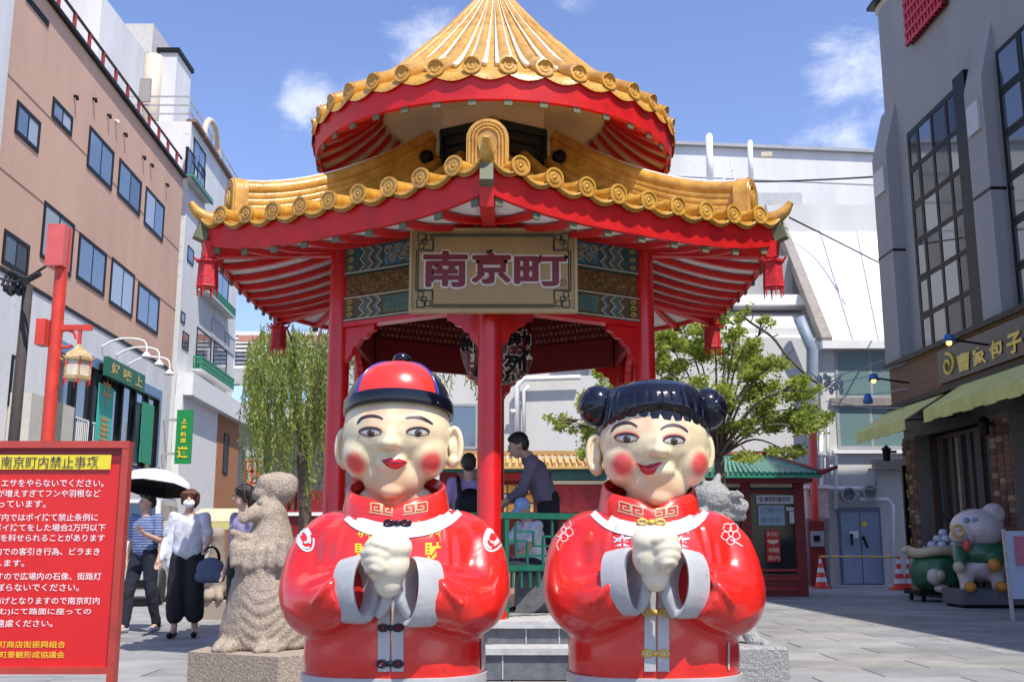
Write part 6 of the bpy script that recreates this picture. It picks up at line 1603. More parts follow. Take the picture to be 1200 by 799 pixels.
# glazed shop front between the pillars
ga, gb_ = kr(1187, 600)[0], kr(1095, 600)[0]; zt = zbb - .77; nd = 8
W0 = Wall(WR.at(0, 0, -.15), DR, n=WR.n)
for i in range(nd):
    u0 = ga + (gb_ - ga) * i / nd; u1 = ga + (gb_ - ga) * (i + 1) / nd
    window(gbx, W0, u0 + .005, u1 - .005, .06, zt - .01, nv=0, nh=1 if i % 2 else 0, fm=mat('dark_brown_wood', (.06, .04, .03), .6, .2), fr=.07, gm=[g_dark, glass('shop_glass_reflection_tint', (.42, .40, .34), .1), g_dark, g_blue][i % 4], name='door_leaf', proud=.08)  # pale panes: cream reflections are put into the glass colour
MB().obox(WR.at(ga, .013, -.2), WR.d * (gb_ - ga), (0, 0, .05), WR.n * .4).build('threshold', frame_dk, gbx)
# hanging vertical sign at the corner
va = kr(1071, 600)[0] - .2
p0_, p1_ = atY(1064, 645, pR.y - .55), atY(1079, 545, pR.y - .55)
vs_ = root('vertical_sign', (p0_.x, pR.y - .55, p0_.z), 'tall narrow black sign with yellow characters on the building corner', 'sign')
MB().box2((p0_.x, pR.y - .55, p0_.z), (p0_.x + .30, pR.y - .47, p1_.z)).build('board', blackm, vs_)
MB().box2((p0_.x + .30, pR.y - .53, p1_.z - .3), (pR.x, pR.y - .49, p1_.z - .25)).build('bracket', frame_dk, vs_)
mb = MB(); H_ = p1_.z - p0_.z
for i, ch in enumerate('曹家包子館'): text_on(mb, ch, (p0_.x + .05, pR.y - .55, p1_.z - H_ * (.04 + (i + 1) * .185)), (.2, 0, 0), (0, 0, H_ * .13), (0, -1, 0), off=.008, bold=.03)
mb.build('lettering', yellow_p, vs_)
# wall lanterns by the pillars
for (x, y) in ((1064, 532), (1184, 500)):
    a_, z_ = kr(x, y); lr = root('wall_lantern', WR.at(a_, z_, .3), ('small black wall lamp at the corner above the vertical sign', 'small black wall lamp on the nearer brick pillar')[x > 1100], 'lamp', 'black wall lamps')
    mb = MB(); mb.lathe([(.001, .2), (.12, .1), (.09, .08), (.08, -.14), (.001, -.16)], WR.at(a_, z_, .46), 8); mb.build('body', blackm, lr); MB().beam(WR.at(a_, z_ + .05, .25), WR.at(a_, z_ + .05, .40), .05, .05).build('bracket', blackm, lr)
# ---- pot figure with a pile of buns
gp = mat('green_enamel', (.03, .13, .05), .4, .3, 4, coat=.3, col2=(.05, .20, .10)); cr_e = mat('cream_figure_enamel', (.55, .45, .30), .45, .15, 6, coat=.2); pk_e = mat('pale_pink_enamel', (.60, .52, .50), .4, .12, 6, coat=.3); or_e = mat('orange_enamel', (.60, .25, .04), .45, .2, 8)
pp = atZ(1101, 704, 0.012); s_ = pp.y / FP / CP * 1.0
pot = root('bun_pot_figure', pp, 'green lidded pot figure with cream rim holding a pile of white buns', 'statue')
u_ = lambda dx, dy_, z: Vector((pp.x + dx, pp.y + dy_, z))
MB().box((pp.x, pp.y, .17), (1.0, .8, .06)).build('cart_deck', frame_dk, pot)
for sx in (-.4, .4):
    for sy in (-.3, .3): mb = MB(); mb.lathe([(.001, -.02), (.06, -.02), (.06, .02), (.001, .02)], (0, 0, 0), 12, M=Matrix.Rotation(PI / 2, 3, 'Y')); mb.v = [tuple(Vector(v) + u_(sx, sy, .075)) for v in mb.v]; mb.build('castor', blackm, pot)
mb = MB(); mb.lathe([(.001, .21), (.34, .22), (.46, .38), (.50, .58), (.45, .76), (.38, .82), (.001, .82)], (pp.x, pp.y, 0), 32); mb.build('pot', gp, pot, smooth=True)
mb = MB(); mb.tube([u_(.47 * math.cos(t), .42 * math.sin(t), .86 + .05 * math.cos(t * 1 + 2.6) + .04 * math.sin(3 * t)) for t in np.linspace(0, 2 * PI, 28, endpoint=False)], .09, 10, closed=True); mb.ell(u_(-.54, 0, .92), (.10, .09, .07), 12); mb.build('rim', cr_e, pot, smooth=True)
mb = MB(); mb.ell(u_(-.22, -.42, .46), (.14, .12, .15), 16); mb.build('hand_ball', pk_e, pot, smooth=True); mb = MB(); mb.ell(u_(-.14, -.50, .48), (.09, .08, .10), 14); mb.build('paw', cr_e, pot, smooth=True); mb = MB(); mb.ell(u_(-.08, -.36, .25), (.14, .12, .09), 14); mb.build('foot', pk_e, pot, smooth=True)
mb = MB(); mb.lathe([(.001, .90), (.34, .95), (.38, 1.0), (.33, .97), (.001, .93)], (pp.x + .14, pp.y - .05, 0), 24); mb.build('dish', paper_b, pot, smooth=True)
for (lv, n_, z) in ((0, 7, 1.02), (1, 4, 1.13), (2, 1, 1.24)):
    for i in range(n_):
        a_ = i * 2 * PI / max(1, n_ - (lv == 0)); r_ = (.22, .11, 0)[lv] if not (lv == 0 and i == 6) else 0
        mb = MB(); mb.ell(u_(.14 + r_ * math.cos(a_), -.05 + r_ * math.sin(a_), z), (.085, .085, .07), 12); mb.build('bun', mat('pale_blue_white_bun', (.52, .56, .66), .5, .1), pot, smooth=True)
# ---- pig figure
pg = atZ(1152, 711, 0.012); pig = root('pig_figure', pg, 'white pig figure in a green shirt sitting on a grey box by the shop door', 'statue')
v_ = lambda dx, dy_, z: Vector((pg.x + dx, pg.y + dy_, z))
MB().box((pg.x, pg.y, .19), (1.0, .8, .24)).build('box_stand', mat('grey_stand', (.12, .125, .14), .6, .1), pig); MB().box((pg.x, pg.y, .035), (.9, .7, .05)).build('stand_base', blackm, pig)
mb = MB()
for s in (-1, 1): mb.cap(v_(-.02 + s * .24, -.05, .62), .16, v_(-.10 + s * .26, -.28, .42), .11, 14); mb.cap(v_(-.10 + s * .26, -.28, .44), .10, v_(-.12 + s * .26, -.32, .36), .11, 12)
mb.ell(v_(0, .02, .66), (.42, .34, .24), 24); blob('legs', mb, pk_e, pig, .03, 4)
mb = MB(); mb.ell(v_(0, 0, .88), (.42, .36, .30), 24); mb.cap(v_(-.34, -.1, .92), .14, v_(-.46, -.34, .72), .10, 12); mb.cap(v_(.3, -.1, .92), .14, v_(.10, -.42, .74), .10, 12); blob('shirt', mb, gp, pig, .03, 4)
mb = MB(); mb.ell(v_(-.50, -.38, .66), (.10, .09, .10), 12); mb.build('paw', cr_e, pig, smooth=True); mb = MB(); mb.ell(v_(.04, -.46, .70), (.11, .09, .11), 12); mb.build('paw', or_e, pig, smooth=True)
for s in (-.24, .27): mb = MB(); mb.cap(v_(-.12 + s, -.36, .35), .10, v_(-.12 + s, -.44, .35), .09, 12); mb.build('shoe', or_e, pig, smooth=True)
mb = MB(); mb.ell(v_(0, -.02, 1.28), (.44, .38, .34), 28); mb.ell(v_(-.30, -.18, 1.18), (.20, .20, .20), 18); mb.ell(v_(.25, -.12, 1.52), (.20, .13, .19), 18); blob('head', mb, pk_e, pig, .025, 5)
mb = MB(); mb.ell(v_(.27, -.24, 1.52), (.12, .03, .12), 16); mb.build('inner_ear', mat('pale_inner_ear', (.46, .42, .42), .5, .1), pig, smooth=True)
mb = MB(); mb.cap(v_(-.40, -.28, 1.16), .13, v_(-.49, -.33, 1.16), .11, 14); mb.build('snout', pk_e, pig, smooth=True)
mb = MB(); mb.ell(v_(-.34, -.36, 1.02), (.07, .05, .11), 12); mb.build('tongue', mat('pink_tongue', (.65, .10, .09), .4, .1), pig, smooth=True)
mb = MB(); mb.tube([v_(-.50 + .09 * math.cos(t), -.44, 1.24 + .09 * math.sin(t)) for t in np.linspace(0, 2 * PI, 16, endpoint=False)], .025, 6, closed=True); mb.build('gold_ring', gold_p, pig, smooth=True)
for dx in (-.30, -.16): mb = MB(); mb.ell(v_(dx, -.33, 1.42), (.06, .03, .045), 10); mb.build('eye', mat('pale_blue_eye', (.22, .32, .5), .4, .1), pig, smooth=True)
# ---- folding notice board at the right edge
ab_ = atZ(1187, 727, .012); zz_t = atY(1186, 620, ab_.y).z
fbd = root('folding_board', ab_, 'pale folding pavement board with menus at the right edge', 'sign')
MB().beam(ab_, (ab_.x - .0, ab_.y + .05, zz_t), .04, .04).build('leg', steel, fbd); MB().beam((ab_.x + .95, ab_.y - .2, .02), (ab_.x + .95, ab_.y - .15, zz_t), .04, .04).build('leg', steel, fbd)
MB().obox((ab_.x + .02, ab_.y - .0, .30), (.90, -.19, 0), (0, .03, zz_t - .32), (.004, .02, 0)).build('panel', mat('pale_blue_panel', (.36, .42, .52), .6, .1), fbd)
for i in range(3): MB().obox((ab_.x + .10 + i * .28, ab_.y - .035 - i * .056, .75), (.22, -.044, 0), (0, .01, .38), (0, -.012, 0)).build('menu_sheet', [mat('rose_menu_print', (.45, .12, .16), .6, .3, 30), paper, paper_b][i], fbd)
# ================================================================ carved stone animals
def rough(sc, amp, seed=0):
    def f(A):
        return np.array([amp * (mnoise.noise(Vector((float(p[0]) * sc + seed, float(p[1]) * sc, float(p[2]) * sc))) + .5 * mnoise.noise(Vector((float(p[0]) * sc * 2.7, float(p[1]) * sc * 2.7 + seed, float(p[2]) * sc * 2.7)))) for p in A])
    return f
RY = 6.55
def X_(px, Y, y=640): return atY(px, y, Y).x
def Z_(py, Y): return atY(466, py, Y).z
zt = .41
pl = root('rooster_plinth', (X_(295, RY), RY, 0), 'pinkish granite plinth under the stone rooster', 'plinth')
def chamfer_block(x0, x1, y0, y1, z0, z1, name, m, parent):
    mb = MB(); c = .02; P = lambda x, y, z: (x, y, z)
    lo = [(x0, y0), (x1, y0), (x1, y1), (x0, y1)]; a = [(p[0], p[1], z0) for p in lo]; b = [(p[0], p[1], z1 - c) for p in lo]; t = [(x0 + c, y0 + c, z1), (x1 - c, y0 + c, z1), (x1 - c, y1 - c, z1), (x0 + c, y1 - c, z1)]
    mb.add(a + b + t, [(0, 1, 2, 3)] + [(i, (i + 1) % 4, 4 + (i + 1) % 4, 4 + i) for i in range(4)] + [(4 + i, 4 + (i + 1) % 4, 8 + (i + 1) % 4, 8 + i) for i in range(4)] + [(8, 9, 10, 11)]); return mb.build(name, m, parent)
xl, xm, xr = X_(212, 6.0), X_(322, 5.75), X_(402, 6.2)
# plinth seen cornerwise
mb = MB(); P4 = [Vector((xl, 6.25, 0)), Vector((xm, 5.95, 0)), Vector((xm + .62, 6.5, 0)), Vector((xm + .35, 7.1, 0)), Vector((xl + .05, 7.1, 0))]
mb.prism([(p.x, p.y) for p in P4], (0, 0, .013), (1, 0, 0), (0, 1, 0), (0, 0, zt - .013)); mb.build('block', granite, pl)
dd_ = (P4[2] - P4[1]).normalized(); mb = MB(); text_on(mb, '西鶏', P4[1] + dd_ * .16 + Vector((0, 0, .20)), dd_ * .26, (0, 0, .11), (dd_.y, -dd_.x, 0), off=.002); mb.build('carved_character', granite_g, pl)
rs = root('stone_rooster', (X_(315, RY), RY, zt), 'weathered pinkish stone rooster with a tall comb beside the boy figure', 'statue')
mb = MB(); sx = lambda px: X_(px, RY); sz = lambda py: Z_(py, RY)
pxm = 1 / FP * RY * .99
prof = [(757, 262, 372, .30), (735, 264, 371, .31), (700, 272, 366, .30), (670, 277, 358, .27), (640, 286, 346, .22), (615, 296, 338, .17), (598, 302, 334, .13)]
n = 28; vs = []
for (py, a_, b_, d_) in prof:
    for k_ in range(n):
        t = 2 * PI * k_ / n; vs.append(Vector(((sx(a_) + sx(b_)) / 2 + (sx(b_) - sx(a_)) / 2 * math.cos(t), RY + d_ * math.sin(t), sz(py))))
mb.add(vs, [(i * n + k_, i * n + (k_ + 1) % n, (i + 1) * n + (k_ + 1) % n, (i + 1) * n + k_) for i in range(len(prof) - 1) for k_ in range(n)] + [tuple(range(n)), tuple(range((len(prof) - 1) * n, len(prof) * n))])
E3 = lambda px, py, dy_, rx, ry, rz_: mb.ell((sx(px), RY + dy_, sz(py)), (rx * pxm, ry, rz_ * pxm), 18)
E3(315, 602, -.02, 20, .13, 19); E3(322, 572, .0, 24, .10, 20); E3(310, 568, -.01, 12, .09, 14); E3(334, 566, .02, 12, .09, 12); E3(306, 579, -.02, 12, .08, 10)      # head and comb
mb.cap((sx(308), RY - .10, sz(600)), 13 * pxm, (sx(299), RY - .19, sz(605)), 8 * pxm, 12); mb.cap((sx(299), RY - .19, sz(605)), 8 * pxm, (sx(294), RY - .22, sz(610)), 5 * pxm, 12)     # beak
E3(318, 607, -.13, 6, .04, 12); E3(313, 592, -.12, 5, .04, 5)
# wings folded forward and tail
mb.cap((sx(322), RY - .12, sz(644)), .05, (sx(294), RY - .18, sz(630)), .035, 14)
mb.cap((sx(294), RY - .18, sz(630)), .035, (sx(284), RY - .24, sz(624)), .024, 12)
for (px, py) in ((287, 662), (300, 667), (314, 669), (328, 667), (341, 662)): mb.cap((sx(px), RY - .23, sz(py - 22)), .04, (sx(px), RY - .262, sz(py)), .024, 10)
for (px, dy_) in ((277, -.30), (289, -.33), (325, -.33), (338, -.31)): mb.cap((sx(px), RY + dy_ + .1, sz(752)), .05, (sx(px), RY + dy_ - .03, sz(755)), .035, 10)
def rstone(A):
    d = rough(18, .0045, 3)(A); z = A[:, 2]; x = A[:, 0]
    zr = sz(668) + .03 * np.abs(np.sin((x - sx(280)) * 22)); d += np.where((z < zr) & (z > zr - .05), -.010, 0)
    d += .004 * np.sin(z * 90 + 8 * np.sin(x * 12)) * ((z < sz(690)) & (x > sx(300)))
    return d
blob('carving', mb, granite, rs, .014, 3, disp=rstone)
for (px, py) in ((309, 590),): mb = MB(); mb.ell((sx(px), RY - .155, sz(py)), (.018, .012, .018), 12); mb.build('eye', granite_g, rs, smooth=True)

# seated beast behind the girl figure
DY_ = 7.6
pl2 = root('beast_plinth', (X_(880, DY_), DY_, 0), 'speckled grey granite plinth at the lower right of the girl figure', 'plinth')
chamfer_block(X_(800, 7.1), X_(918, 7.1), 7.1, 8.1, .013, atY(890, 757, 7.1).z, 'block', granite_g, pl2)
zt2 = atY(890, 757, 7.1).z
bs = root('stone_beast', (X_(840, DY_), DY_, zt2), 'grey carved stone horned beast looking right behind the girl figure', 'statue')
mb = MB(); sx = lambda px: X_(px, DY_); sz = lambda py: Z_(py, DY_); pxm = DY_ / FP
def C3(a, b, r0, r1, n=12): mb.cap((sx(a[0]), DY_ + a[2], sz(a[1])), r0 * pxm, (sx(b[0]), DY_ + b[2], sz(b[1])), r1 * pxm, n)
mb.ell((sx(815), DY_ + .1, sz(680)), (58 * pxm, .32, 60 * pxm), 24); C3((820, 640, 0), (832, 600, -.05), 34, 24); mb.ell((sx(834), DY_ - .05, sz(586)), (24 * pxm, .17, 22 * pxm), 20)
C3((846, 586, -.08), (864, 596, -.10), 14, 10); C3((860, 588, -.1), (872, 592, -.1), 7, 5); C3((852, 605, -.1), (868, 606, -.1), 6, 5)
C3((838, 570, -.05), (845, 556, -.02), 7, 2.5); C3((828, 572, -.1), (822, 560, -.1), 5, 2)
for i in range(5): C3((852 + i * 3, 580 - (i % 2) * 3, -.17), (856 + i * 3, 583, -.17), 2.6, 2.2, 8)
for i in range(7): C3((818 + (i % 3) * 9, 600 + i * 9, -.22), (824 + (i % 3) * 9, 606 + i * 9, -.22), 6, 3, 8)
C3((845, 660, -.1), (862, 730, -.25), 20, 9); C3((862, 730, -.25), (866, 744, -.30), 10, 8); C3((868, 748, -.3), (878, 750, -.38), 9, 7)
C3((800, 700, .1), (790, 745, .0), 26, 14)
blob('carving', mb, granite_g, bs, .014, 2, disp=rough(20, .007, 9)); 
mb = MB(); mb.ell((sx(849), DY_ - .17, sz(581)), (.022, .014, .018), 12); mb.build('eye', granite_g, bs, smooth=True)
chamfer_block(X_(856, 9.5), X_(897, 9.5), 9.5, 9.9, .013, .09, 'stone_block', step_dk, None)
tagit(bpy.data.objects['stone_block'], 'small dark stone block on the paving behind the beast plinth', 'stone block')
# third carving, far left
TY = 15.2
pl3 = root('rear_plinth', (X_(262, TY), TY, 0), 'buff stone plinth behind the masked woman', 'plinth'); chamfer_block(X_(238, TY), X_(305, TY), TY - .3, TY + .7, .013, Z_(703, TY - .3), 'block', granite, pl3)
zt3 = Z_(703, TY - .3); t3 = root('stone_ram', (X_(262, TY), TY, zt3), 'buff crouching stone animal on the plinth behind the masked woman', 'statue')
mb = MB(); sx = lambda px: X_(px, TY); sz = lambda py: Z_(py, TY); pxm = TY / FP
mb.ell((sx(268), TY + .1, sz(680)), (30 * pxm, .34, 22 * pxm), 20); C3 = lambda a, b, r0, r1, n=12: mb.cap((sx(a[0]), TY + a[2], sz(a[1])), r0 * pxm, (sx(b[0]), TY + b[2], sz(b[1])), r1 * pxm, n)
C3((256, 668, -.1), (259, 632, -.15), 11, 8); mb.ell((sx(258), TY - .15, sz(626)), (9 * pxm, .12, 9 * pxm), 16); C3((252, 626, -.2), (248, 631, -.25), 4, 3)
for i in range(3): C3((240 + i * 12, 694, -.25), (243 + i * 12, 699, -.3), 6, 5)
blob('carving', mb, granite, t3, .03, 3, disp=rough(9, .012, 4))

# ================================================================ people
skin = mat('skin', (.50, .30, .21), .55, .08, 12); dark_hair = mat('dark_brown_hair', (.02, .013, .010), .5, .3, 60, bump=.3, bscale=90); aub_hair = mat('auburn_hair', (.11, .04, .018), .5, .35, 60, bump=.3, bscale=90)
def stripes(name, c1, c2, sc=60):
    m = mat(name, c1, .85, 0); n = m.node_tree.nodes; l = m.node_tree.links; b = n['Principled BSDF']
    t = n.new('ShaderNodeTexCoord'); w = n.new('ShaderNodeTexWave'); w.inputs['Scale'].default_value = sc / 6; w.bands_direction = 'Z'; w.inputs['Distortion'].default_value = .6; w.inputs['Detail'].default_value = 1
    r = n.new('ShaderNodeValToRGB'); r.color_ramp.elements[0].color = tuple(c1) + (1,); r.color_ramp.elements[1].color = tuple(c2) + (1,); r.color_ramp.elements[0].position = .45; r.color_ramp.elements[1].position = .6
    l.new(t.outputs['Object'], w.inputs['Vector']); l.new(w.outputs['Fac'], r.inputs['Fac']); l.new(r.outputs['Color'], b.inputs['Base Color']); return m
def cloth(n_, c, **k): return mat(n_, c, .9, .15, 10, bump=.25, bscale=35, **k)
def person(label, loc, rz, H, J, top, bottom, hair='short', hairm=None, shoes=None, sleeve=.5, leg=1.0, extras=None, wide=0, skirt=None, coat=None, vox=.011):
    """J: joint positions in the person's frame (facing -y) for a 1.70 m figure; a continuous body plus clothing meshes"""
    rt = root('person', loc, label, 'person', rz=rz); Mw = wm(rt) @ Matrix.Scale(H / 1.70, 4)
    w = lambda p: Mw @ Vector(p); k = H / 1.70
    body = MB(); B = lambda a, ra, b, rb, n=10, t=body: t.cap(w(a), ra * k, w(b), rb * k, n)
    R3 = Mw.to_3x3()
    def EL(t, c, r, n=16): t.ell(w(c), (r[0], r[1], r[2]), n, M=R3)
    hd = Vector(J['head']); nk = Vector(J['neck']); ch = Vector(J['chest']); pv = Vector(J['pelvis'])
    yaw = Matrix.Rotation(J.get('yaw', 0), 3, 'Z') @ Matrix.Rotation(J.get('nod', 0), 3, 'X')
    h = lambda x, y, z: tuple(hd + yaw @ Vector((x, y, z)))
    EL(body, h(0, .01, .02), (.076, .092, .098)); EL(body, h(0, -.025, -.045), (.058, .066, .062)); EL(body, h(0, -.045, -.085), (.032, .034, .024))
    B(h(0, -.085, .015), .010, h(0, -.106, -.018), .014, 8); EL(body, h(0, -.082, -.052), (.026, .014, .012), 10)
    for s in (-1, 1): EL(body, h(s * .078, .01, -.01), (.012, .02, .032), 10); EL(body, h(s * .03, -.078, -.02), (.022, .016, .018), 10)
    B(h(0, .015, -.07), .050, tuple(nk), .054); B(tuple(nk), .06, tuple(ch), .095, 14); B(tuple(ch), .095, tuple(pv), .09, 14)
    for s, a in ((-1, 'l'), (1, 'r')):
        sh, el, wr = J['sh' + a], J['el' + a], J['wr' + a]
        B(tuple(ch), .08, sh, .05); B(sh, .050, el, .039); B(el, .040, wr, .026)
        wr_ = Vector(wr); dr_ = (wr_ - Vector(el)).normalized(); fd = (dr_ * .8 + Vector(J.get('hand' + a, (0, -.25, -.5)))).normalized()
        sd_ = fd.cross(Vector((0, -1, 0))); sd_ = sd_.normalized() if sd_.length > .1 else Vector((1, 0, 0))
        pm = wr_ + fd * .045; B(wr, .024, tuple(pm), .030)
        for q in range(4):
            o_ = sd_ * (-.027 + .018 * q); L_ = (.030, .036, .034, .026)[q]; p0 = pm + fd * .025 + o_; p1 = p0 + fd * L_; cur = fd.lerp(Vector((-s * .3, -.3, -.2)), .35).normalized(); B(tuple(p0), .0095, tuple(p1), .009, 6); B(tuple(p1), .009, tuple(p1 + cur * .028), .0075, 6)
        B(tuple(pm - sd_ * .02), .011, tuple(pm - sd_ * .048 + fd * .03), .009, 6)
        hp, kn, an = J['hp' + a], J['kn' + a], J['an' + a]
        B(hp, .085, kn, .055); B(kn, .055, an, .036); an_ = Vector(an); B(an, .038, tuple(an_ + Vector(J.get('toe' + a, (s * .02, -.15, -.045)))), .030)
    blob('body', body, skin, rt, vox * k, 3)
    # face
    fm_ = MB(); 
    for s in (-1, 1): EL(fm_, h(s * .030, -.089, .005), (.011, .006, .005), 8)
    fm_.build('eye', lash_m, rt, kind='stuff')
    fm_ = MB(); EL(fm_, h(0, -.098, -.052), (.020, .006, .006), 8); fm_.build('mouth', mat('lip_tone', (.36, .10, .08), .5, 0), rt)
    fm_ = MB()
    for s in (-1, 1): fm_.beam(w(h(s * .018, -.093, .026)), w(h(s * .045, -.080, .026)), .006 * k, .006 * k)
    fm_.build('eyebrow', dark_hair, rt, kind='stuff')
    hm = MB(); hairm = hairm or dark_hair
    if hair == 'short':
        EL(hm, h(0, .022, .045), (.086, .094, .088)); EL(hm, h(0, .055, .0), (.078, .055, .08)); B(h(-.06, -.055, .085), .022, h(.06, -.055, .085), .022, t=hm)
        for s in (-1, 1): B(h(s * .078, .0, .06), .014, h(s * .080, .005, .0), .010, t=hm)
    elif hair == 'bob':
        EL(hm, h(0, .018, .042), (.098, .105, .095)); EL(hm, h(0, .06, -.02), (.088, .055, .10)); B(h(-.07, -.062, .075), .028, h(.07, -.062, .075), .028, t=hm)
        for s in (-1, 1): B(h(s * .086, -.01, .06), .030, h(s * .088, .0, -.04), .022, t=hm)
    if hair != 'none': blob('hair', hm, hairm, rt, .011 * k, 2, disp=rough(60, .004, 2))
    # top
    tm = MB(); T = lambda a, ra, b, rb, n=14: tm.cap(w(a), ra * k, w(b), rb * k, n)
    side = Vector(J['shr']) - Vector(J['shl']); side.normalize()
    for s in (-1, 1):
        c1 = ch + side * s * .065; c2 = pv + side * s * .055 + Vector((0, 0, .0)); T(tuple(c1), .118, tuple(c2 + Vector((0, 0, .02))), .115 + wide * .3); T(tuple(ch + side * s * .05 + Vector((0, 0, .06))), .095, tuple(c1), .115)
    T(tuple(ch + Vector((0, -.012, .02))), .112, tuple(pv + Vector((0, -.012, .03))), .110 + wide * .3)
    T(tuple(nk - Vector((0, 0, .035))), .062, tuple(ch + Vector((0, 0, .05))), .105)
    for a in 'lr':
        sh, el, wr = map(Vector, (J['sh' + a], J['el' + a], J['wr' + a]))
        T(tuple(ch + (sh - ch) * .5 + Vector((0, 0, .02))), .075, tuple(sh), .062)
        if sleeve <= .5: T(tuple(sh), .064, tuple(sh.lerp(el, sleeve * 2 * .85)), .060)
        else: T(tuple(sh), .064, tuple(el), .053); T(tuple(el), .053, tuple(el.lerp(wr, (sleeve - .5) * 2 * .95)), .040)
    blob('shirt', tm, top, rt, .016 * k, 3, disp=rough(14, .008, 5))
    bm2_ = MB(); T2 = lambda a, ra, b, rb, n=14: bm2_.cap(w(a), ra * k, w(b), rb * k, n)
    for s, a in ((-1, 'l'), (1, 'r')):
        hp, kn, an = map(Vector, (J['hp' + a], J['kn' + a], J['an' + a]))
        T2(tuple(pv + side * s * .06 + Vector((0, 0, .04))), .112, tuple(hp), .108); T2(tuple(hp), .106, tuple(kn), .075 + wide)
        if leg > .5: T2(tuple(kn), .074 + wide, tuple(kn.lerp(an, (leg - .5) * 2 * .96)), .058 + wide * 1.3)
    blob('trousers', bm2_, bottom, rt, .016 * k, 3, disp=rough(11, .009, 8))
    for s, a in ((-1, 'l'), (1, 'r')):
        an_ = Vector(J['an' + a]); t_ = Vector(J.get('toe' + a, (s * .02, -.15, -.045))); mb = MB(); mb.cap(w(tuple(an_ + Vector((0, .02, -.035)))), .042 * k, w(tuple(an_ + t_ + Vector((0, 0, -.0)))), .036 * k, 10); blob('shoe', mb, shoes or blackm, rt, .013 * k, 2)
    if extras: extras(rt, w, h, k)
    return rt
def stand(**o):
    J = dict(head=(0, -.01, 1.59), neck=(0, 0, 1.45), chest=(0, 0, 1.27), pelvis=(0, 0, .97), shl=(-.18, 0, 1.39), shr=(.18, 0, 1.39), ell=(-.24, .02, 1.12), elr=(.24, .02, 1.12), wrl=(-.25, -.06, .89), wrr=(.25, -.06, .89),
             hpl=(-.09, 0, .92), hpr=(.09, 0, .92), knl=(-.10, -.02, .50), knr=(.10, -.02, .50), anl=(-.10, .02, .085), anr=(.10, .02, .085))
    J.update(o); return J
# masked woman
wp = atZ(214, 747, .012); 
def ex_woman(rt, w, h, k):
    mb = MB(); mb.ell(w(h(0, -.066, -.045)), (.070 * k, .046 * k, .052 * k), 16); mb.build('mask', mat('white_mask', (.74, .76, .8), .8, .05), rt, smooth=True)
    cm = MB()
    for s in (-1, 1):
        cm.cap(w((s * .15, -.02, 1.37)), .060 * k, w((s * .20, .0, 1.12)), .060 * k, 12); 
    cm.cap(w((-.15, -.01, 1.35)), .062 * k, w((-.19, .02, .82)), .062 * k, 12); cm.cap(w((-.17, 0, 1.36)), .056 * k, w((-.25, .0, 1.10)), .058 * k, 12); cm.cap(w((-.25, 0, 1.10)), .056 * k, w((-.29, -.06, .90)), .044 * k, 12); cm.cap(w((.16, .05, 1.3)), .07 * k, w((-.16, .07, .9)), .07 * k, 12)
    cm.cap(w((-.16, .05, 1.34)), .07 * k, w((-.2, .06, .78)), .05 * k, 12)
    blob('cardigan', cm, cloth('white_cardigan', (.66, .67, .72)), rt, .016, 3, disp=rough(12, .008, 1))
person('woman in white cardigan, face mask and wide black trousers carrying a blue bag', wp, .10, 1.60, stand(ell=(-.27, .0, 1.10), wrl=(-.31, -.08, .90), elr=(.25, -.02, 1.12), wrr=(.24, -.16, 1.04), anl=(-.10, -.03, .085), anr=(.12, .06, .085), knr=(.11, -.02, .5)),
       cloth('pale_grey_shirt', (.52, .53, .57)), cloth('black_trousers', (.012, .012, .014)), hair='bob', hairm=aub_hair, sleeve=.42, leg=.80, wide=.035, extras=ex_woman)
hb = root('handbag', wp + Vector((.30, -.25, .62)), 'dull blue handbag on the masked woman\'s arm', 'bag')
mb = MB(); c = wp + Vector((.31, -.16, .74)); mb.ell(c, (.16, .07, .13), 20); mb.cap(c + Vector((-.10, 0, -.08)), .07, c + Vector((.10, 0, -.08)), .07, 12); blob('bag_body', mb, cloth('slate_blue_leather', (.08, .10, .16)), hb, .014, 3)
mb = MB()
for dy_ in (-.03, .03): mb.tube([c + Vector((.09 * math.cos(t), dy_, .10 + .14 * math.sin(t))) for t in np.linspace(0, PI, 12)], .009, 6)
mb.build('handle', blackm, hb, smooth=True, kind='stuff')
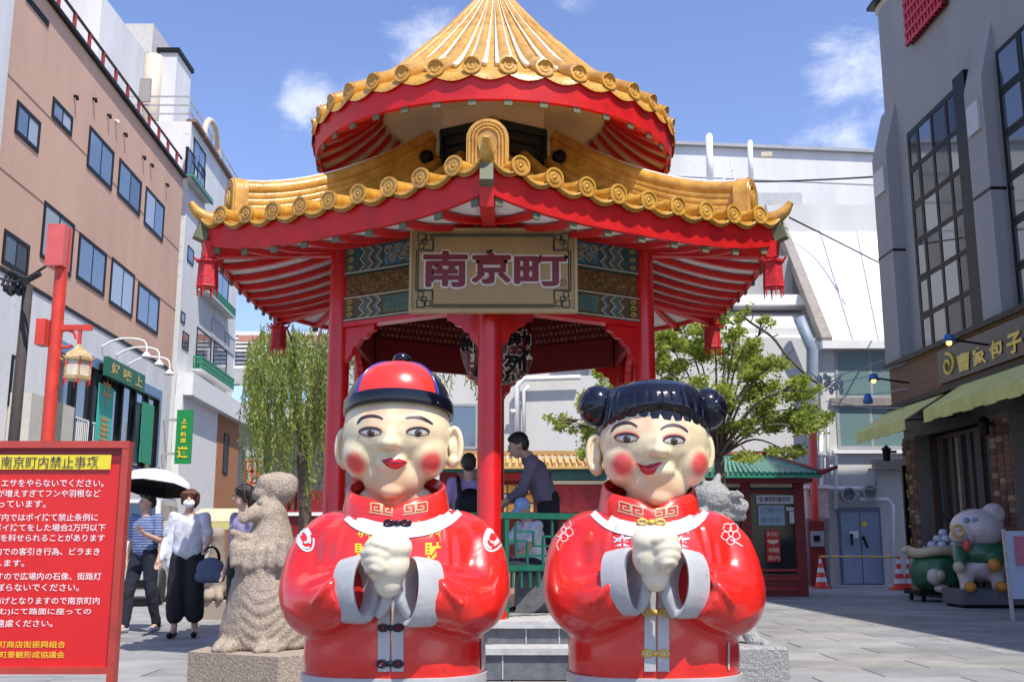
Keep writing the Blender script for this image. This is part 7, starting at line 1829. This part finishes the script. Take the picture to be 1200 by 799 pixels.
# man in a blue striped shirt with an umbrella behind
mp_ = atZ(163, 741, .012)
person('man in blue striped short-sleeved shirt and dark trousers walking beside the notice board', mp_, -.35, 1.60, stand(yaw=-.5, ell=(-.23, .05, 1.12), wrl=(-.26, .0, .88), elr=(.25, -.05, 1.12), wrr=(.17, -.24, 1.20), anl=(-.12, -.12, .085), anr=(.13, .16, .085), knl=(-.11, -.10, .5), knr=(.12, .02, .5), handr=(0, -.2, .6)),
       stripes('blue_striped_cotton', (.05, .08, .20), (.22, .27, .42)), cloth('navy_trousers', (.014, .016, .028)), shoes=mat('pale_trainers', (.5, .5, .52), .6, .1), sleeve=.45)
uc = atY(182, 572, mp_.y + .15)
um = root('umbrella', uc, 'open umbrella, pale on top and black inside, above the man in the striped shirt', 'umbrella')
Ru = .43
for i in range(8):
    a0_, a1_ = i * PI / 4, (i + 1) * PI / 4; mb = MB(); mb2 = MB(); vs = []
    for j in range(5):
        t = j / 4; r_ = Ru * math.sin(t * PI / 2 * .98); z_ = .22 * math.cos(t * PI / 2)
        for q_ in range(4): a_ = a0_ + (a1_ - a0_) * q_ / 3; rr_ = r_ * (1 - .05 * math.sin(PI * q_ / 3) * t); vs.append(uc + Vector((rr_ * math.cos(a_), rr_ * math.sin(a_), z_)))
    fs = [(j * 4 + q_, j * 4 + q_ + 1, (j + 1) * 4 + q_ + 1, (j + 1) * 4 + q_) for j in range(4) for q_ in range(3)]
    mb.add(vs, fs); mb.build('canopy_panel', mat('lilac_white_umbrella', (.62, .60, .70), .7, .05), um, smooth=True)
    mb2.add([v - Vector((0, 0, .012)) for v in vs], fs); mb2.build('canopy_lining', blackm, um, smooth=True)
    mb = MB(); e_ = uc + Vector((Ru * .98 * math.cos(a0_), Ru * .98 * math.sin(a0_), -.006)); mb.tube([uc + Vector((0, 0, .19)), uc + Vector((Ru * .6 * math.cos(a0_), Ru * .6 * math.sin(a0_), .12)), e_], .005, 4); mb.build('rib', blackm, um)
mb = MB(); mb.tube([uc + Vector((0, 0, .26)), uc + Vector((-.05, -.06, -.47))], .009, 8); mb.tube([uc + Vector((-.05, -.06, -.47)), uc + Vector((-.055, -.065, -.56))], .015, 8); mb.build('shaft', blackm, um); um.rotation_euler = (-.22, .06, 0)
# dark haired person half hidden behind the rooster
qp = atZ(287, 770, .012); qp = Vector((X_(287, 9.3, 585), 9.3, .012))
person('person with dark hair and purple top half hidden behind the stone rooster', qp, -.9, 1.50, stand(yaw=-.3), cloth('mauve_top', (.24, .20, .32)), cloth('black_trousers', (.012, .012, .014)), hair='bob', sleeve=.45,
       extras=lambda rt, w, h, k: MB().tube([w(h(.028 * math.cos(t) - .03, -.100, .004 + .018 * math.sin(t))) for t in np.linspace(0, 2 * PI, 12)], .003, 4).build('glasses', blackm, rt))
# man bending on the platform, facing left
bp_ = Vector((X_(640, 10.1, 600), 10.1, FZ))
bend = dict(head=(0, -.26, 1.50), neck=(0, -.17, 1.40), chest=(0, -.09, 1.22), pelvis=(0, .02, .95), shl=(-.18, -.13, 1.34), shr=(.18, -.13, 1.34), ell=(-.21, -.22, 1.08), elr=(.20, -.22, 1.08), wrl=(-.16, -.40, .95), wrr=(.14, -.42, .95), nod=.35,
            hpl=(-.09, .02, .90), hpr=(.09, .02, .90), knl=(-.10, .03, .50), knr=(.10, -.05, .50), anl=(-.10, .12, .085), anr=(.10, -.14, .085))
person('man in grey-violet shirt and black trousers bending forward inside the pavilion', bp_, -PI / 2, 1.72, bend, cloth('grey_violet_shirt', (.13, .115, .16)), cloth('black_trousers', (.012, .012, .014)), sleeve=.8, shoes=mat('brown_leather_shoes', (.06, .03, .02), .4, .1))
# seated youngster in a pale blue cap
sp2 = Vector((X_(621, 9.75, 600), 9.75, FZ))
sit = dict(head=(0, -.10, 1.10), neck=(0, -.04, .98), chest=(0, .0, .82), pelvis=(0, .06, .50), shl=(-.16, -.02, .92), shr=(.16, -.02, .92), ell=(-.20, -.18, .70), elr=(.20, -.18, .70), wrl=(-.08, -.36, .52), wrr=(.08, -.36, .52), nod=.5,
           hpl=(-.09, .02, .48), hpr=(.09, .02, .48), knl=(-.13, -.38, .50), knr=(.13, -.38, .50), anl=(-.12, -.36, .09), anr=(.12, -.36, .09))
def cap_(rt, w, h, k):
    mb = MB(); mb.ell(w(h(0, .015, .05)), (.092 * k, .10 * k, .082 * k), 20); 
    mb.cap(w(h(-.04, -.09, .03)), .02, w(h(.0, -.16, .015)), .02, 10); mb.cap(w(h(.04, -.09, .03)), .02, w(h(0, -.16, .015)), .02, 10); blob('cap', mb, cloth('pale_blue_cap', (.26, .38, .66)), rt, .012, 3)
person('seated youngster in a pale blue cap and white shirt behind the green railing', sp2, -.9, 1.40, sit, cloth('white_shirt', (.62, .64, .72)), cloth('navy_shorts', (.02, .025, .05)), hair='none', sleeve=.42, leg=.5, extras=cap_)
MB().box((sp2.x, sp2.y + .08, FZ + .17), (.7, .3, .33)).build('stone_bench', step_dk, None, label='dark stone bench under the seated youngster', cat='bench')
# person seen from behind, left of the front post
vp_ = Vector((X_(549, 9.95, 560), 9.95, FZ))
def strap(rt, w, h, k):
    mb = MB(); 
    for s in (-1, 1): mb.tube([w((s * .11, -.10, 1.36)), w((s * .12, .02, 1.44)), w((s * .12, .13, 1.36)), w((s * .11, .15, 1.20))], .022, 6)
    mb.build('backpack_strap', blackm, rt, kind='stuff'); mb = MB(); mb.ell(w((0, .20, 1.12)), (.17 * k, .10 * k, .20 * k), 18); mb.build('backpack', blackm, rt, smooth=True)
person('person in lilac shirt with black backpack, seen from behind left of the front post', vp_, PI + .15, 1.42, stand(), cloth('lilac_shirt', (.33, .25, .44)), cloth('grey_trousers', (.08, .08, .09)), sleeve=.45, extras=strap)

# ================================================================ vehicles
def car(label, loc, rz, L, Wd, H, col, kind, cat):
    rt = root('parked_' + kind, loc, label, cat, rz=rz); Mw = wm(rt); w = lambda x, y, z: Mw @ Vector((x, y, z))
    prof = [(-L / 2, .28), (-L / 2, .75), (-L / 2 + .10, .95), (-L / 2 + (.55 if kind == 'van' else .95), 1.02), (-L / 2 + (1.15 if kind == 'van' else 1.6), H - .05), (-L / 2 + 1.5, H), (L / 2 - .35, H), (L / 2 - .08, H - .35), (L / 2, .9), (L / 2, .28)]
    ws = [0, -.02, -.03, -.05, -.16, -.18, -.18, -.13, -.03, 0]
    mb = MB(); n = len(prof); vs = [w(x, -Wd / 2 - w_, z) for (x, z), w_ in zip(prof, ws)] + [w(x, Wd / 2 + w_, z) for (x, z), w_ in zip(prof, ws)]
    mb.add(vs, [tuple(range(n)), tuple(range(n, 2 * n))] + [(i, (i + 1) % n, n + (i + 1) % n, n + i) for i in range(n)]); b = mb.build('body', col, rt)
    md = b.modifiers.new('b', 'BEVEL'); md.width = .05; md.segments = 3; md.limit_method = 'ANGLE'
    gls = glass('car_glass', (.03, .05, .08))
    q = [(-L / 2 + (.62 if kind == 'van' else 1.02), 1.07), (-L / 2 + (1.13 if kind == 'van' else 1.55), H - .12)]
    mb = MB(); mb.add([w(q[0][0] - .02, -Wd / 2 + .14, q[0][1]), w(q[0][0] - .02, Wd / 2 - .14, q[0][1]), w(q[1][0] - .03, Wd / 2 - .24, q[1][1]), w(q[1][0] - .03, -Wd / 2 + .24, q[1][1])], [(0, 1, 2, 3)]); o = mb.build('windscreen', gls, rt); sm = o.modifiers.new('s', 'SOLIDIFY'); sm.thickness = .02; sm.offset = 0
    for s in (-1, 1):
        for i, (a_, c_) in enumerate(((q[1][0] + .05, q[1][0] + .95), (q[1][0] + 1.02, L / 2 - .5))):
            mb = MB(); y0, y1 = s * (Wd / 2 - .055), s * (Wd / 2 - .165); mb.add([w(a_ - (.3 if i == 0 else 0), y0, 1.06), w(c_, y0, 1.06), w(c_, y1, H - .13), w(a_, y1, H - .13)], [(0, 1, 2, 3)]); o = mb.build('side_window', gls, rt); sm = o.modifiers.new('s', 'SOLIDIFY'); sm.thickness = .03; sm.offset = 0
        for x in (-L / 2 + .75, L / 2 - .75):
            mb = MB(); mb.lathe([(.001, -.1), (.28, -.1), (.31, -.06), (.31, .06), (.28, .1), (.001, .1)], (0, 0, 0), 24, M=Matrix.Rotation(PI / 2, 3, 'X')); mb.v = [tuple(w(v[0] + x, v[1] + s * (Wd / 2 - .07), v[2] + .31)) for v in mb.v]; t_ = mb.build('wheel', mat('tyre_rubber', (.02, .02, .02), .8, .1), rt, smooth=True, angle=40)
            mb = MB(); mb.lathe([(.001, .112), (.19, .115), (.19, .10)], (0, 0, 0), 18, M=Matrix.Rotation(-s * PI / 2 * -1, 3, 'X')); mb.v = [tuple(w(v[0] + x, v[1] + s * (Wd / 2 - .07), v[2] + .31)) for v in mb.v]; mb.build('rim', steel, t_, smooth=True)
        mb = MB(); mb.ell(w(-L / 2 + .04, s * (Wd / 2 - .25), .78), (.07, .14, .09), 12); mb.build('headlight', glass('headlight_glass', (.5, .52, .55), .1), rt, smooth=True)
        mb = MB(); mb.ell(w(-L / 2 + 1.25, s * (Wd / 2 + .08), 1.12), (.06, .09, .08), 10); mb.build('mirror', blackm, rt, smooth=True)
    MB().obox(w(-L / 2 - .02, -Wd / 2 + .1, .30), Mw.to_3x3() @ Vector((.08, 0, 0)), Mw.to_3x3() @ Vector((0, Wd - .2, 0)), (0, 0, .14)).build('bumper', frame_dk, rt)
    MB().obox(w(-L / 2 - .025, -.17, .46), Mw.to_3x3() @ Vector((.02, 0, 0)), Mw.to_3x3() @ Vector((0, .34, 0)), (0, 0, .16)).build('number_plate', paper, rt)
    return rt
vpnt = Vector((X_(128, 18.5), 19.5, .013)); car('silver white van parked behind the man in the striped shirt', vpnt, PI / 2 + .15, 3.4, 1.5, 1.85, mat('silver_van_paint', (.42, .43, .45), .3, .05, coat=.6), 'van', 'van')
cp_ = Vector((X_(352, 24, 610), 25.5, .013)); car('white car with blue-tinted windscreen seen between rooster and boy figure', cp_, PI / 2 - .2, 4.2, 1.7, 1.75, mat('white_car_paint', (.62, .63, .66), .3, .04, coat=.6), 'car', 'car')

# ================================================================ stalls behind the pavilion
SY = 21.0
stl = root('food_stall', (X_(620, SY), SY + 1, 0), 'long food stall with orange tiled eave and red signboard behind the pavilion', 'stall')
def SA(x0, y0, x1, y1, m, name, Y=SY, dep=.1, parent=None, zb=None):
    p, q_ = atY(x0, y0, Y), atY(x1, y1, Y); mb = MB(); mb.box2((p.x, Y, zb if zb is not None else q_.z), (q_.x, Y + dep, p.z)); return mb.build(name, m, parent or stl)
SA(515, 548, 712, 690, red_dark, 'counter_wall', dep=1.6, zb=.02)
or_t = mat('orange_glazed_tile', (.62, .34, .09), .4, .2, 8, col2=(.75, .50, .2))
nt_ = 26
for i in range(nt_):
    x0 = 512 + 204 * i / nt_; x1 = x0 + 204 / nt_
    p, q_ = atY(x0, 534, SY + .3), atY(x1, 546, SY - .5); mb = MB(); e = .02
    xa, xb = atY(x0, 546, SY - .5).x, atY(x1, 546, SY - .5).x
    mb.tube([((xa + xb) / 2, SY - .5, q_.z + .04), ((xa + xb) / 2, SY + .5, p.z)], (xb - xa) * .30, 8); mb.add([(xa, SY - .5, q_.z), (xb, SY - .5, q_.z), (xb, SY + .5, p.z - .04), (xa, SY + .5, p.z - .04), (xa, SY - .5, q_.z - .05), (xb, SY - .5, q_.z - .05), (xb, SY + .5, p.z - .09), (xa, SY + .5, p.z - .09)], [(0, 1, 2, 3), (4, 7, 6, 5), (0, 4, 5, 1), (3, 2, 6, 7), (0, 3, 7, 4), (1, 5, 6, 2)])
    mb.build('roof_tile', or_t, stl, smooth=True, angle=40)
SA(512, 528, 716, 533, mat('ochre_ridge', (.42, .26, .10), .6, .2), 'ridge', Y=SY + .5, dep=.2)
SA(512, 549, 714, 553, mat('blue_green_board', (.04, .16, .20), .6, .3, 8), 'painted_board', Y=SY - .08)
SA(590, 554, 640, 563, mat('shop_sign_red', (.36, .015, .02), .5, .1), 'sign_panel', Y=SY - .10, dep=.08); mb = MB(); p = atY(620, 558, SY - .12)
for s in range(3): mb.beam(p + Vector((s * .09, 0, -.07)), p + Vector((s * .09 + .07, 0, 0)), .01, .03, up=(0, 1, 0)); mb.beam(p + Vector((s * .09 + .07, 0, 0)), p + Vector((s * .09, 0, .07)), .01, .03, up=(0, 1, 0))
mb.build('chevron_mark', white, stl, kind='stuff')
SA(646, 553, 712, 562, mat('blue_green_board', (.04, .16, .20), .6, .3, 8), 'painted_board', Y=SY - .10, dep=.05); SA(646, 563, 712, 567, cream, 'trim_board', Y=SY - .10, dep=.05)
tr_m = mat('stall_red_band', (.30, .02, .03), .6, .4, 12)
SA(646, 568, 712, 600, tr_m, 'red_panel', Y=SY - .04, dep=.03)
om = [mat('menu_orange', (.60, .28, .05), .7, .35, 20), mat('menu_yellow', (.66, .50, .18), .7, .3, 24), paper, mat('menu_brown', (.28, .13, .06), .7, .4, 20)]
rg = lrng(12)
for i in range(9):
    for j in range(3): SA(532 + i * 10.5, 568 + j * 11, 541 + i * 10.5, 577.5 + j * 11, om[rg.randrange(4)], 'menu_card', Y=SY - .06, dep=.03)
SA(536, 553, 560, 566, mat('stall_orange_blue', (.45, .14, .05), .6, .5, 10, col2=(.05, .18, .28)), 'picture_board', Y=SY - .08)
SA(529, 602, 700, 606, white, 'counter_top', Y=SY - .5, dep=.6)
# red gate pieces and small stall left of the pavilion, below the willow
s2 = root('street_stall', (X_(330, 23), 23, 0), 'low dark red stall with a lattice window under the willow', 'stall')
SA(284, 574, 386, 600, red_dark, 'front_board', Y=23, dep=1.5, parent=s2, zb=1.15); SA(286, 600, 388, 604, white, 'counter', Y=22.9, dep=1.7, parent=s2); SA(300, 604, 384, 690, mat('grey_stall_skirt', (.20, .19, .19), .8, .2), 'skirt', Y=23.05, dep=1.4, parent=s2, zb=.02)
for i in range(5): SA(314 + i * 8, 577, 315.5 + i * 8, 597, frame_dk, 'lattice_bar', Y=22.97, dep=.03, parent=s2)
s3 = root('neon_frame', (X_(292, 22), 22, atY(292, 566, 22).z), 'small red square frame sign left of the stone rooster comb', 'sign')
mb = MB(); 
for (x0, y0, x1, y1) in ((288, 540, 303, 540), (288, 552, 303, 552), (288, 566, 303, 566), (288, 540, 288, 566), (303, 540, 303, 566), (295, 540, 295, 566)): mb.beam(atY(x0, y0, 22), atY(x1, y1, 22), .04, .05)
mb.build('frame', mat('vermilion_paint', (.62, .05, .03), .45, .15, 4), s3)
a3 = root('rear_awning', atY(256, 610, 24), 'beige canvas awning over the far shop left of the rooster', 'awning')
p0_, p1_ = atY(236, 597, 25), atY(284, 612, 23.5); mb = MB(); mb.add([(p0_.x, 25, p0_.z), (p1_.x, 25, p0_.z), (p1_.x + .3, 23.5, p1_.z), (p0_.x, 23.5, p1_.z)], [(0, 1, 2, 3)]); o = mb.build('canvas', mat('beige_canvas', (.50, .45, .30), .8, .1), a3); sm = o.modifiers.new('s', 'SOLIDIFY'); sm.thickness = .03
MB().box2((p0_.x, 23.48, p1_.z - .15), (p1_.x + .3, 23.52, p1_.z)).build('valance', mat('yellow_canvas', (.55, .50, .18), .8, .1), a3)

# ================================================================ notice board
NY = 4.5
tr_c, br_c = atY(154, 517, NY), atY(137, 789, NY)
nb_ = root('notice_board', (tr_c.x - .45, NY, 0), 'red framed notice board with white Japanese rules and a yellow heading', 'notice board')
fr_m = mat('red_brown_frame', (.42, .045, .03), .4, .2, 7, coat=.2)
R_ = tr_c.x; Lx = R_ - 1.0; zt_, zb_ = tr_c.z, br_c.z; fw = .030
MB().box2((R_ - fw, NY - .02, .01), (R_, NY + .03, zt_ - fw)).build('frame_upright', fr_m, nb_); MB().box2((Lx, NY - .02, .01), (Lx + fw, NY + .03, zt_ - fw)).build('frame_upright', fr_m, nb_)
MB().box2((Lx, NY - .022, zt_ - fw), (R_, NY + .032, zt_)).build('top_rail', fr_m, nb_); MB().box2((Lx + fw, NY - .02, zb_ + .0), (R_ - fw, NY + .03, zb_ + .028)).build('bottom_rail', fr_m, nb_)
MB().box2((Lx + fw, NY + .0, zb_ + .028), (R_ - fw, NY + .02, zt_ - fw)).build('panel', mat('scarlet_sign_panel', (.62, .012, .012), .4, .06, 3, coat=.2), nb_)
MB().box2((Lx + fw, NY - .006, zt_ - fw - .055), (R_ - fw, NY - .001, zt_ - fw - .001)).build('shade_strip', mat('rail_shade_red', (.25, .006, .012), .4, .1), nb_)  # darker red strip stands in for shade below the top rail
y0_, y1_ = atY(130, 533, NY), atY(130, 550, NY)
MB().box2((Lx + .06, NY - .010, y1_.z), (atY(131, 540, NY).x, NY - .006, y0_.z)).build('heading_plate', mat('heading_yellow', (.74, .60, .03), .4, .05), nb_)
def row(txt, xr, yt, yb, m, name='lettering', bold=.02, wc=None):
    zt1, zb1 = atY(60, yt, NY).z, atY(60, yb, NY).z; h_ = zt1 - zb1; cw = (wc or h_ * 1.02); W_ = cw * len(txt); xr_ = atY(xr, (yt + yb) / 2, NY).x; mb = MB()
    bold = .004 if bold else 0
    text_on(mb, txt, (xr_ - W_, NY - (.0105 if m is ink else .0), zb1), (W_, 0, 0), (0, 0, h_), (0, -1, 0), off=.003, bold=bold); mb.build(name, m, nb_)
row('南京町内禁止事項', 117, 534.5, 548.5, ink)
lw = mat('letter_white', (.80, .78, .76), .5, .03); ly = mat('letter_yellow', (.74, .58, .03), .5, .03)
for txt, xr, yc in (('●ハトにエサをやらないでください。', 122, 566), ('鳩が増えすぎてフンや羽根など', 118, 578), ('困っています。', 54, 590.5), ('●南京町内ではポイ捨て禁止条例に', 115, 606), ('よりポイ捨てをした場合2万円以下', 124, 618), ('の罰金を科せられることがあります', 123, 630), ('●町内での客引き行為、ビラまき', 117, 646), ('を禁止します。', 29, 659.5), ('●危険ですので広場内の石像、街路灯', 119, 675), ('にのぼらないでください。', 93, 688), ('●通行の妨げとなりますので南京町内', 117, 703.5), ('(広場含む)にて路面に座っての', 107, 716.5), ('飲食はご遠慮ください。', 62, 730)):
    row(txt, xr, yc - 4.5, yc + 4.2, lw, wc=.0335 if len(txt) > 13 else .0345)
row('南京町商店街振興組合', 77, 750.5, 758.5, ly, wc=.0345); row('南京町景観形成協議会', 76, 762.5, 770.5, ly, wc=.0335)

# ================================================================ trees
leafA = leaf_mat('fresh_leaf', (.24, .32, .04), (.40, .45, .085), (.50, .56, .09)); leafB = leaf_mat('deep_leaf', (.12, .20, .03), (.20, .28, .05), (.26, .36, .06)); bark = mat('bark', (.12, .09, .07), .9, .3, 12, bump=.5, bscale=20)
def leaves(mb, P, n, rad, size, rg, dens=1, mix=.35, aspect=.55):
    for _ in range(n):
        v = Vector((rg.gauss(0, 1), rg.gauss(0, 1), rg.gauss(0, 1))); v = v.normalized() * (rg.random() ** .5)
        c = P + Vector((v.x * rad[0], v.y * rad[1], v.z * rad[2])); d = Vector((rg.gauss(0, 1), rg.gauss(0, 1), rg.gauss(0, .6))).normalized(); s = d.cross(Vector((rg.gauss(0, 1), rg.gauss(0, 1), rg.gauss(0, 1)))).normalized()
        L = size * (.6 + .8 * rg.random()); w_ = L * aspect; mb.m = 1 if rg.random() < mix else 0
        mb.face([c, c + d * L * .5 + s * w_ * .5, c + d * L, c + d * L * .5 - s * w_ * .5])
rg = lrng(21)
TYr = 16.5; tb0 = Vector((X_(846, TYr), TYr, 0)); tr = root('leafy_tree', tb0, 'light green broad tree with open spreading branches right of the pavilion', 'tree')
fork = tb0 + Vector((.0, 0, 2.35)); limb = MB(); limb.tube(spline([tuple(tb0), tuple(tb0 + Vector((.05, 0, .9))), tuple(fork)], 5), [.12, .115, .11, .105, .10, .10, .095, .09, .085, .08, .075], 12)
cl = MB(); clumps = []
targets = [(782, 400, 30, 14), (800, 382, 22, 14), (818, 412, 30, 18), (838, 385, 26, 14), (850, 420, 34, 20), (872, 405, 20, 12), (885, 440, 34, 18), (905, 425, 20, 10), (870, 468, 34, 18), (912, 462, 32, 18), (942, 478, 24, 18), (950, 500, 20, 16), (902, 495, 34, 14), (860, 500, 28, 12), (930, 452, 18, 10), (790, 440, 26, 18), (768, 420, 18, 18), (835, 455, 26, 14), (690, 510, 22, 12), (668, 500, 16, 7), (652, 492, 10, 4), (700, 490, 16, 12), (700, 530, 18, 12), (690, 470, 14, 8), (706, 445, 12, 14), (730, 430, 14, 14), (925, 530, 22, 8), (880, 535, 22, 6), (856, 398, 12, 8), (895, 380, 10, 6), (868, 372, 8, 6), (740, 480, 24, 30)]
for (px, py, rw, rh) in targets:
    Yq = TYr + rg.uniform(-1.3, 1.0); P = atY(px, py, Yq); k_ = Yq / FP
    mid = fork.lerp(P, .5) + Vector((0, 0, .25)); pth = spline([tuple(fork), tuple(mid), tuple(P)], 5); limb.tube(pth, [float(r) for r in np.linspace(.026, .006, len(pth))], 6)
    for q in range(5):
        e = P + Vector((rg.uniform(-1, 1) * rw * k_, rg.uniform(-.4, .4), rg.uniform(-1, 1) * rh * k_)); limb.tube([P.lerp(mid, .25), e], [.012, .004], 4)
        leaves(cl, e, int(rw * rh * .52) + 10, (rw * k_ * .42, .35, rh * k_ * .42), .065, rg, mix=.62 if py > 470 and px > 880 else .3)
    leaves(cl, P, int(rw * rh * .40), (rw * k_, .5, rh * k_), .065, rg)
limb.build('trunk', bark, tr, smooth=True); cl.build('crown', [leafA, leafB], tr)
# bare twig arching to the white wall
mb = MB(); mb.tube(spline([tuple(atY(x, y, 17)) for x, y in ((866, 366), (880, 378), (905, 395), (922, 417), (946, 440), (960, 450))], 4), .022, 6)
for (x, y, x2, y2) in ((880, 378, 884, 366), (905, 395, 912, 392), (922, 417, 930, 408)): mb.tube([atY(x, y, 17), atY(x2, y2, 17)], .012, 5)
mb.build('hanging_twig', bark, None, label='long dark drooping cable-like branch in front of the white wall', cat='branch')
# willow
WY = 18.5; wb0 = Vector((X_(350, WY), WY, 0)); wt = root('willow_tree', wb0, 'weeping willow with long yellow-green strands left of the pavilion', 'tree')
limb = MB(); wfk = wb0 + Vector((0, 0, 2.6)); limb.tube(spline([tuple(wb0), tuple(wb0 + Vector((.1, 0, 1.3))), tuple(wfk)], 5), [.14, .13, .13, .12, .12, .12, .11, .11, .10, .10, .09], 12)
will = leaf_mat('willow_leaf', (.24, .32, .06), (.38, .42, .11), (.45, .50, .10)); will2 = leaf_mat('willow_leaf_dark', (.11, .17, .035), (.17, .24, .05), (.25, .32, .06))
lv = MB(); st_ = MB(); rg = lrng(33)
for b_ in range(13):
    px = rg.uniform(292, 470); py = rg.uniform(372, 400) + abs(px - 360) * .12; P = atY(px, py, WY + rg.uniform(-1.2, 1.2)); mid = wfk.lerp(P, .55) + Vector((0, 0, .5)); pth = spline([tuple(wfk), tuple(mid), tuple(P)], 5); limb.tube(pth, [float(r) for r in np.linspace(.05, .012, len(pth))], 6)
for s_i in range(225):
    px = rg.uniform(286, 400) if s_i < 185 else rg.uniform(400, 575); top_y = 378 + 45 * abs(rg.gauss(0, .55)) + (14 if px < 305 else 0); Yq = WY + rg.uniform(-1.6, 1.4)
    if px > 400: top_y = rg.uniform(395, 430)
    Lp = rg.uniform(50, 190) if px < 400 else rg.uniform(20, 60); p0 = atY(px, top_y, Yq); p1 = atY(px + rg.uniform(-8, 12), min(592, top_y + Lp), Yq)
    n_ = int(Lp / 3.2); sw = rg.uniform(-.15, .15)
    prev = p0
    for q in range(1, n_ + 1):
        t = q / n_; c = p0.lerp(p1, t) + Vector((sw * math.sin(t * PI), .1 * math.sin(t * 4 + s_i), 0))
        for _ in range(2):
            d = Vector((rg.gauss(0, .45), rg.gauss(0, .45), -.8)).normalized(); s = d.cross(Vector((rg.gauss(0, 1), rg.gauss(0, 1), 0))).normalized(); L = rg.uniform(.07, .14); lv.m = 1 if rg.random() < .33 else 0
            lv.face([c, c + d * L * .5 + s * .013, c + d * L, c + d * L * .5 - s * .013])
    st_.tube([p0, p0.lerp(p1, .5) + Vector((sw, 0, 0)), p1], .005, 3)
limb.build('trunk', bark, wt, smooth=True); lv.build('crown', [will, will2], wt); st_.build('strands', will2, wt, kind='stuff')
# overhead wires at the right
for i, (x0, y0, x1, y1) in enumerate(((950, 448, 1062, 412), (965, 452, 1062, 425), (985, 462, 1064, 455), (968, 470, 1060, 478))):
    wire([atY(x0, y0, 24), atY((x0 + x1) / 2, (y0 + y1) / 2 + 3, 23), atY(x1, y1, 21.5)], ['uppermost', 'second', 'third', 'lowest'][i] + ' of four thin wires crossing the green windows', .012, grp='wires by the green windows', m=mat('pale_blue_cable', (.25, .30, .38), .6, .1))
ib = root('insulator_cluster', atY(958, 448, 24), 'tangle of insulators and fittings where the wires meet the wall', 'fitting')
mb = MB(); rg = lrng(2)
for q in range(12): mb.ell(atY(rg.uniform(938, 988), rg.uniform(438, 458), 24), (.06, .06, .09), 8)
for q in range(6): mb.tube([atY(rg.uniform(938, 988), rg.uniform(436, 460), 24) for _ in range(3)], .018, 5)
mb.build('fittings', frame_gy, ib, kind='stuff'); bl3 = MB(); c = atY(1017, 467, 22.5); bl3.lathe([(.001, .12), (.06, .10), (.11, -.05), (.10, -.10), (.001, -.12)], c, 14); bl3.build('blue_lamp', mat('blue_lamp_shade', (.03, .12, .38), .4, .1), None, smooth=True, label='small blue lamp hanging in front of the green windows', cat='lamp')
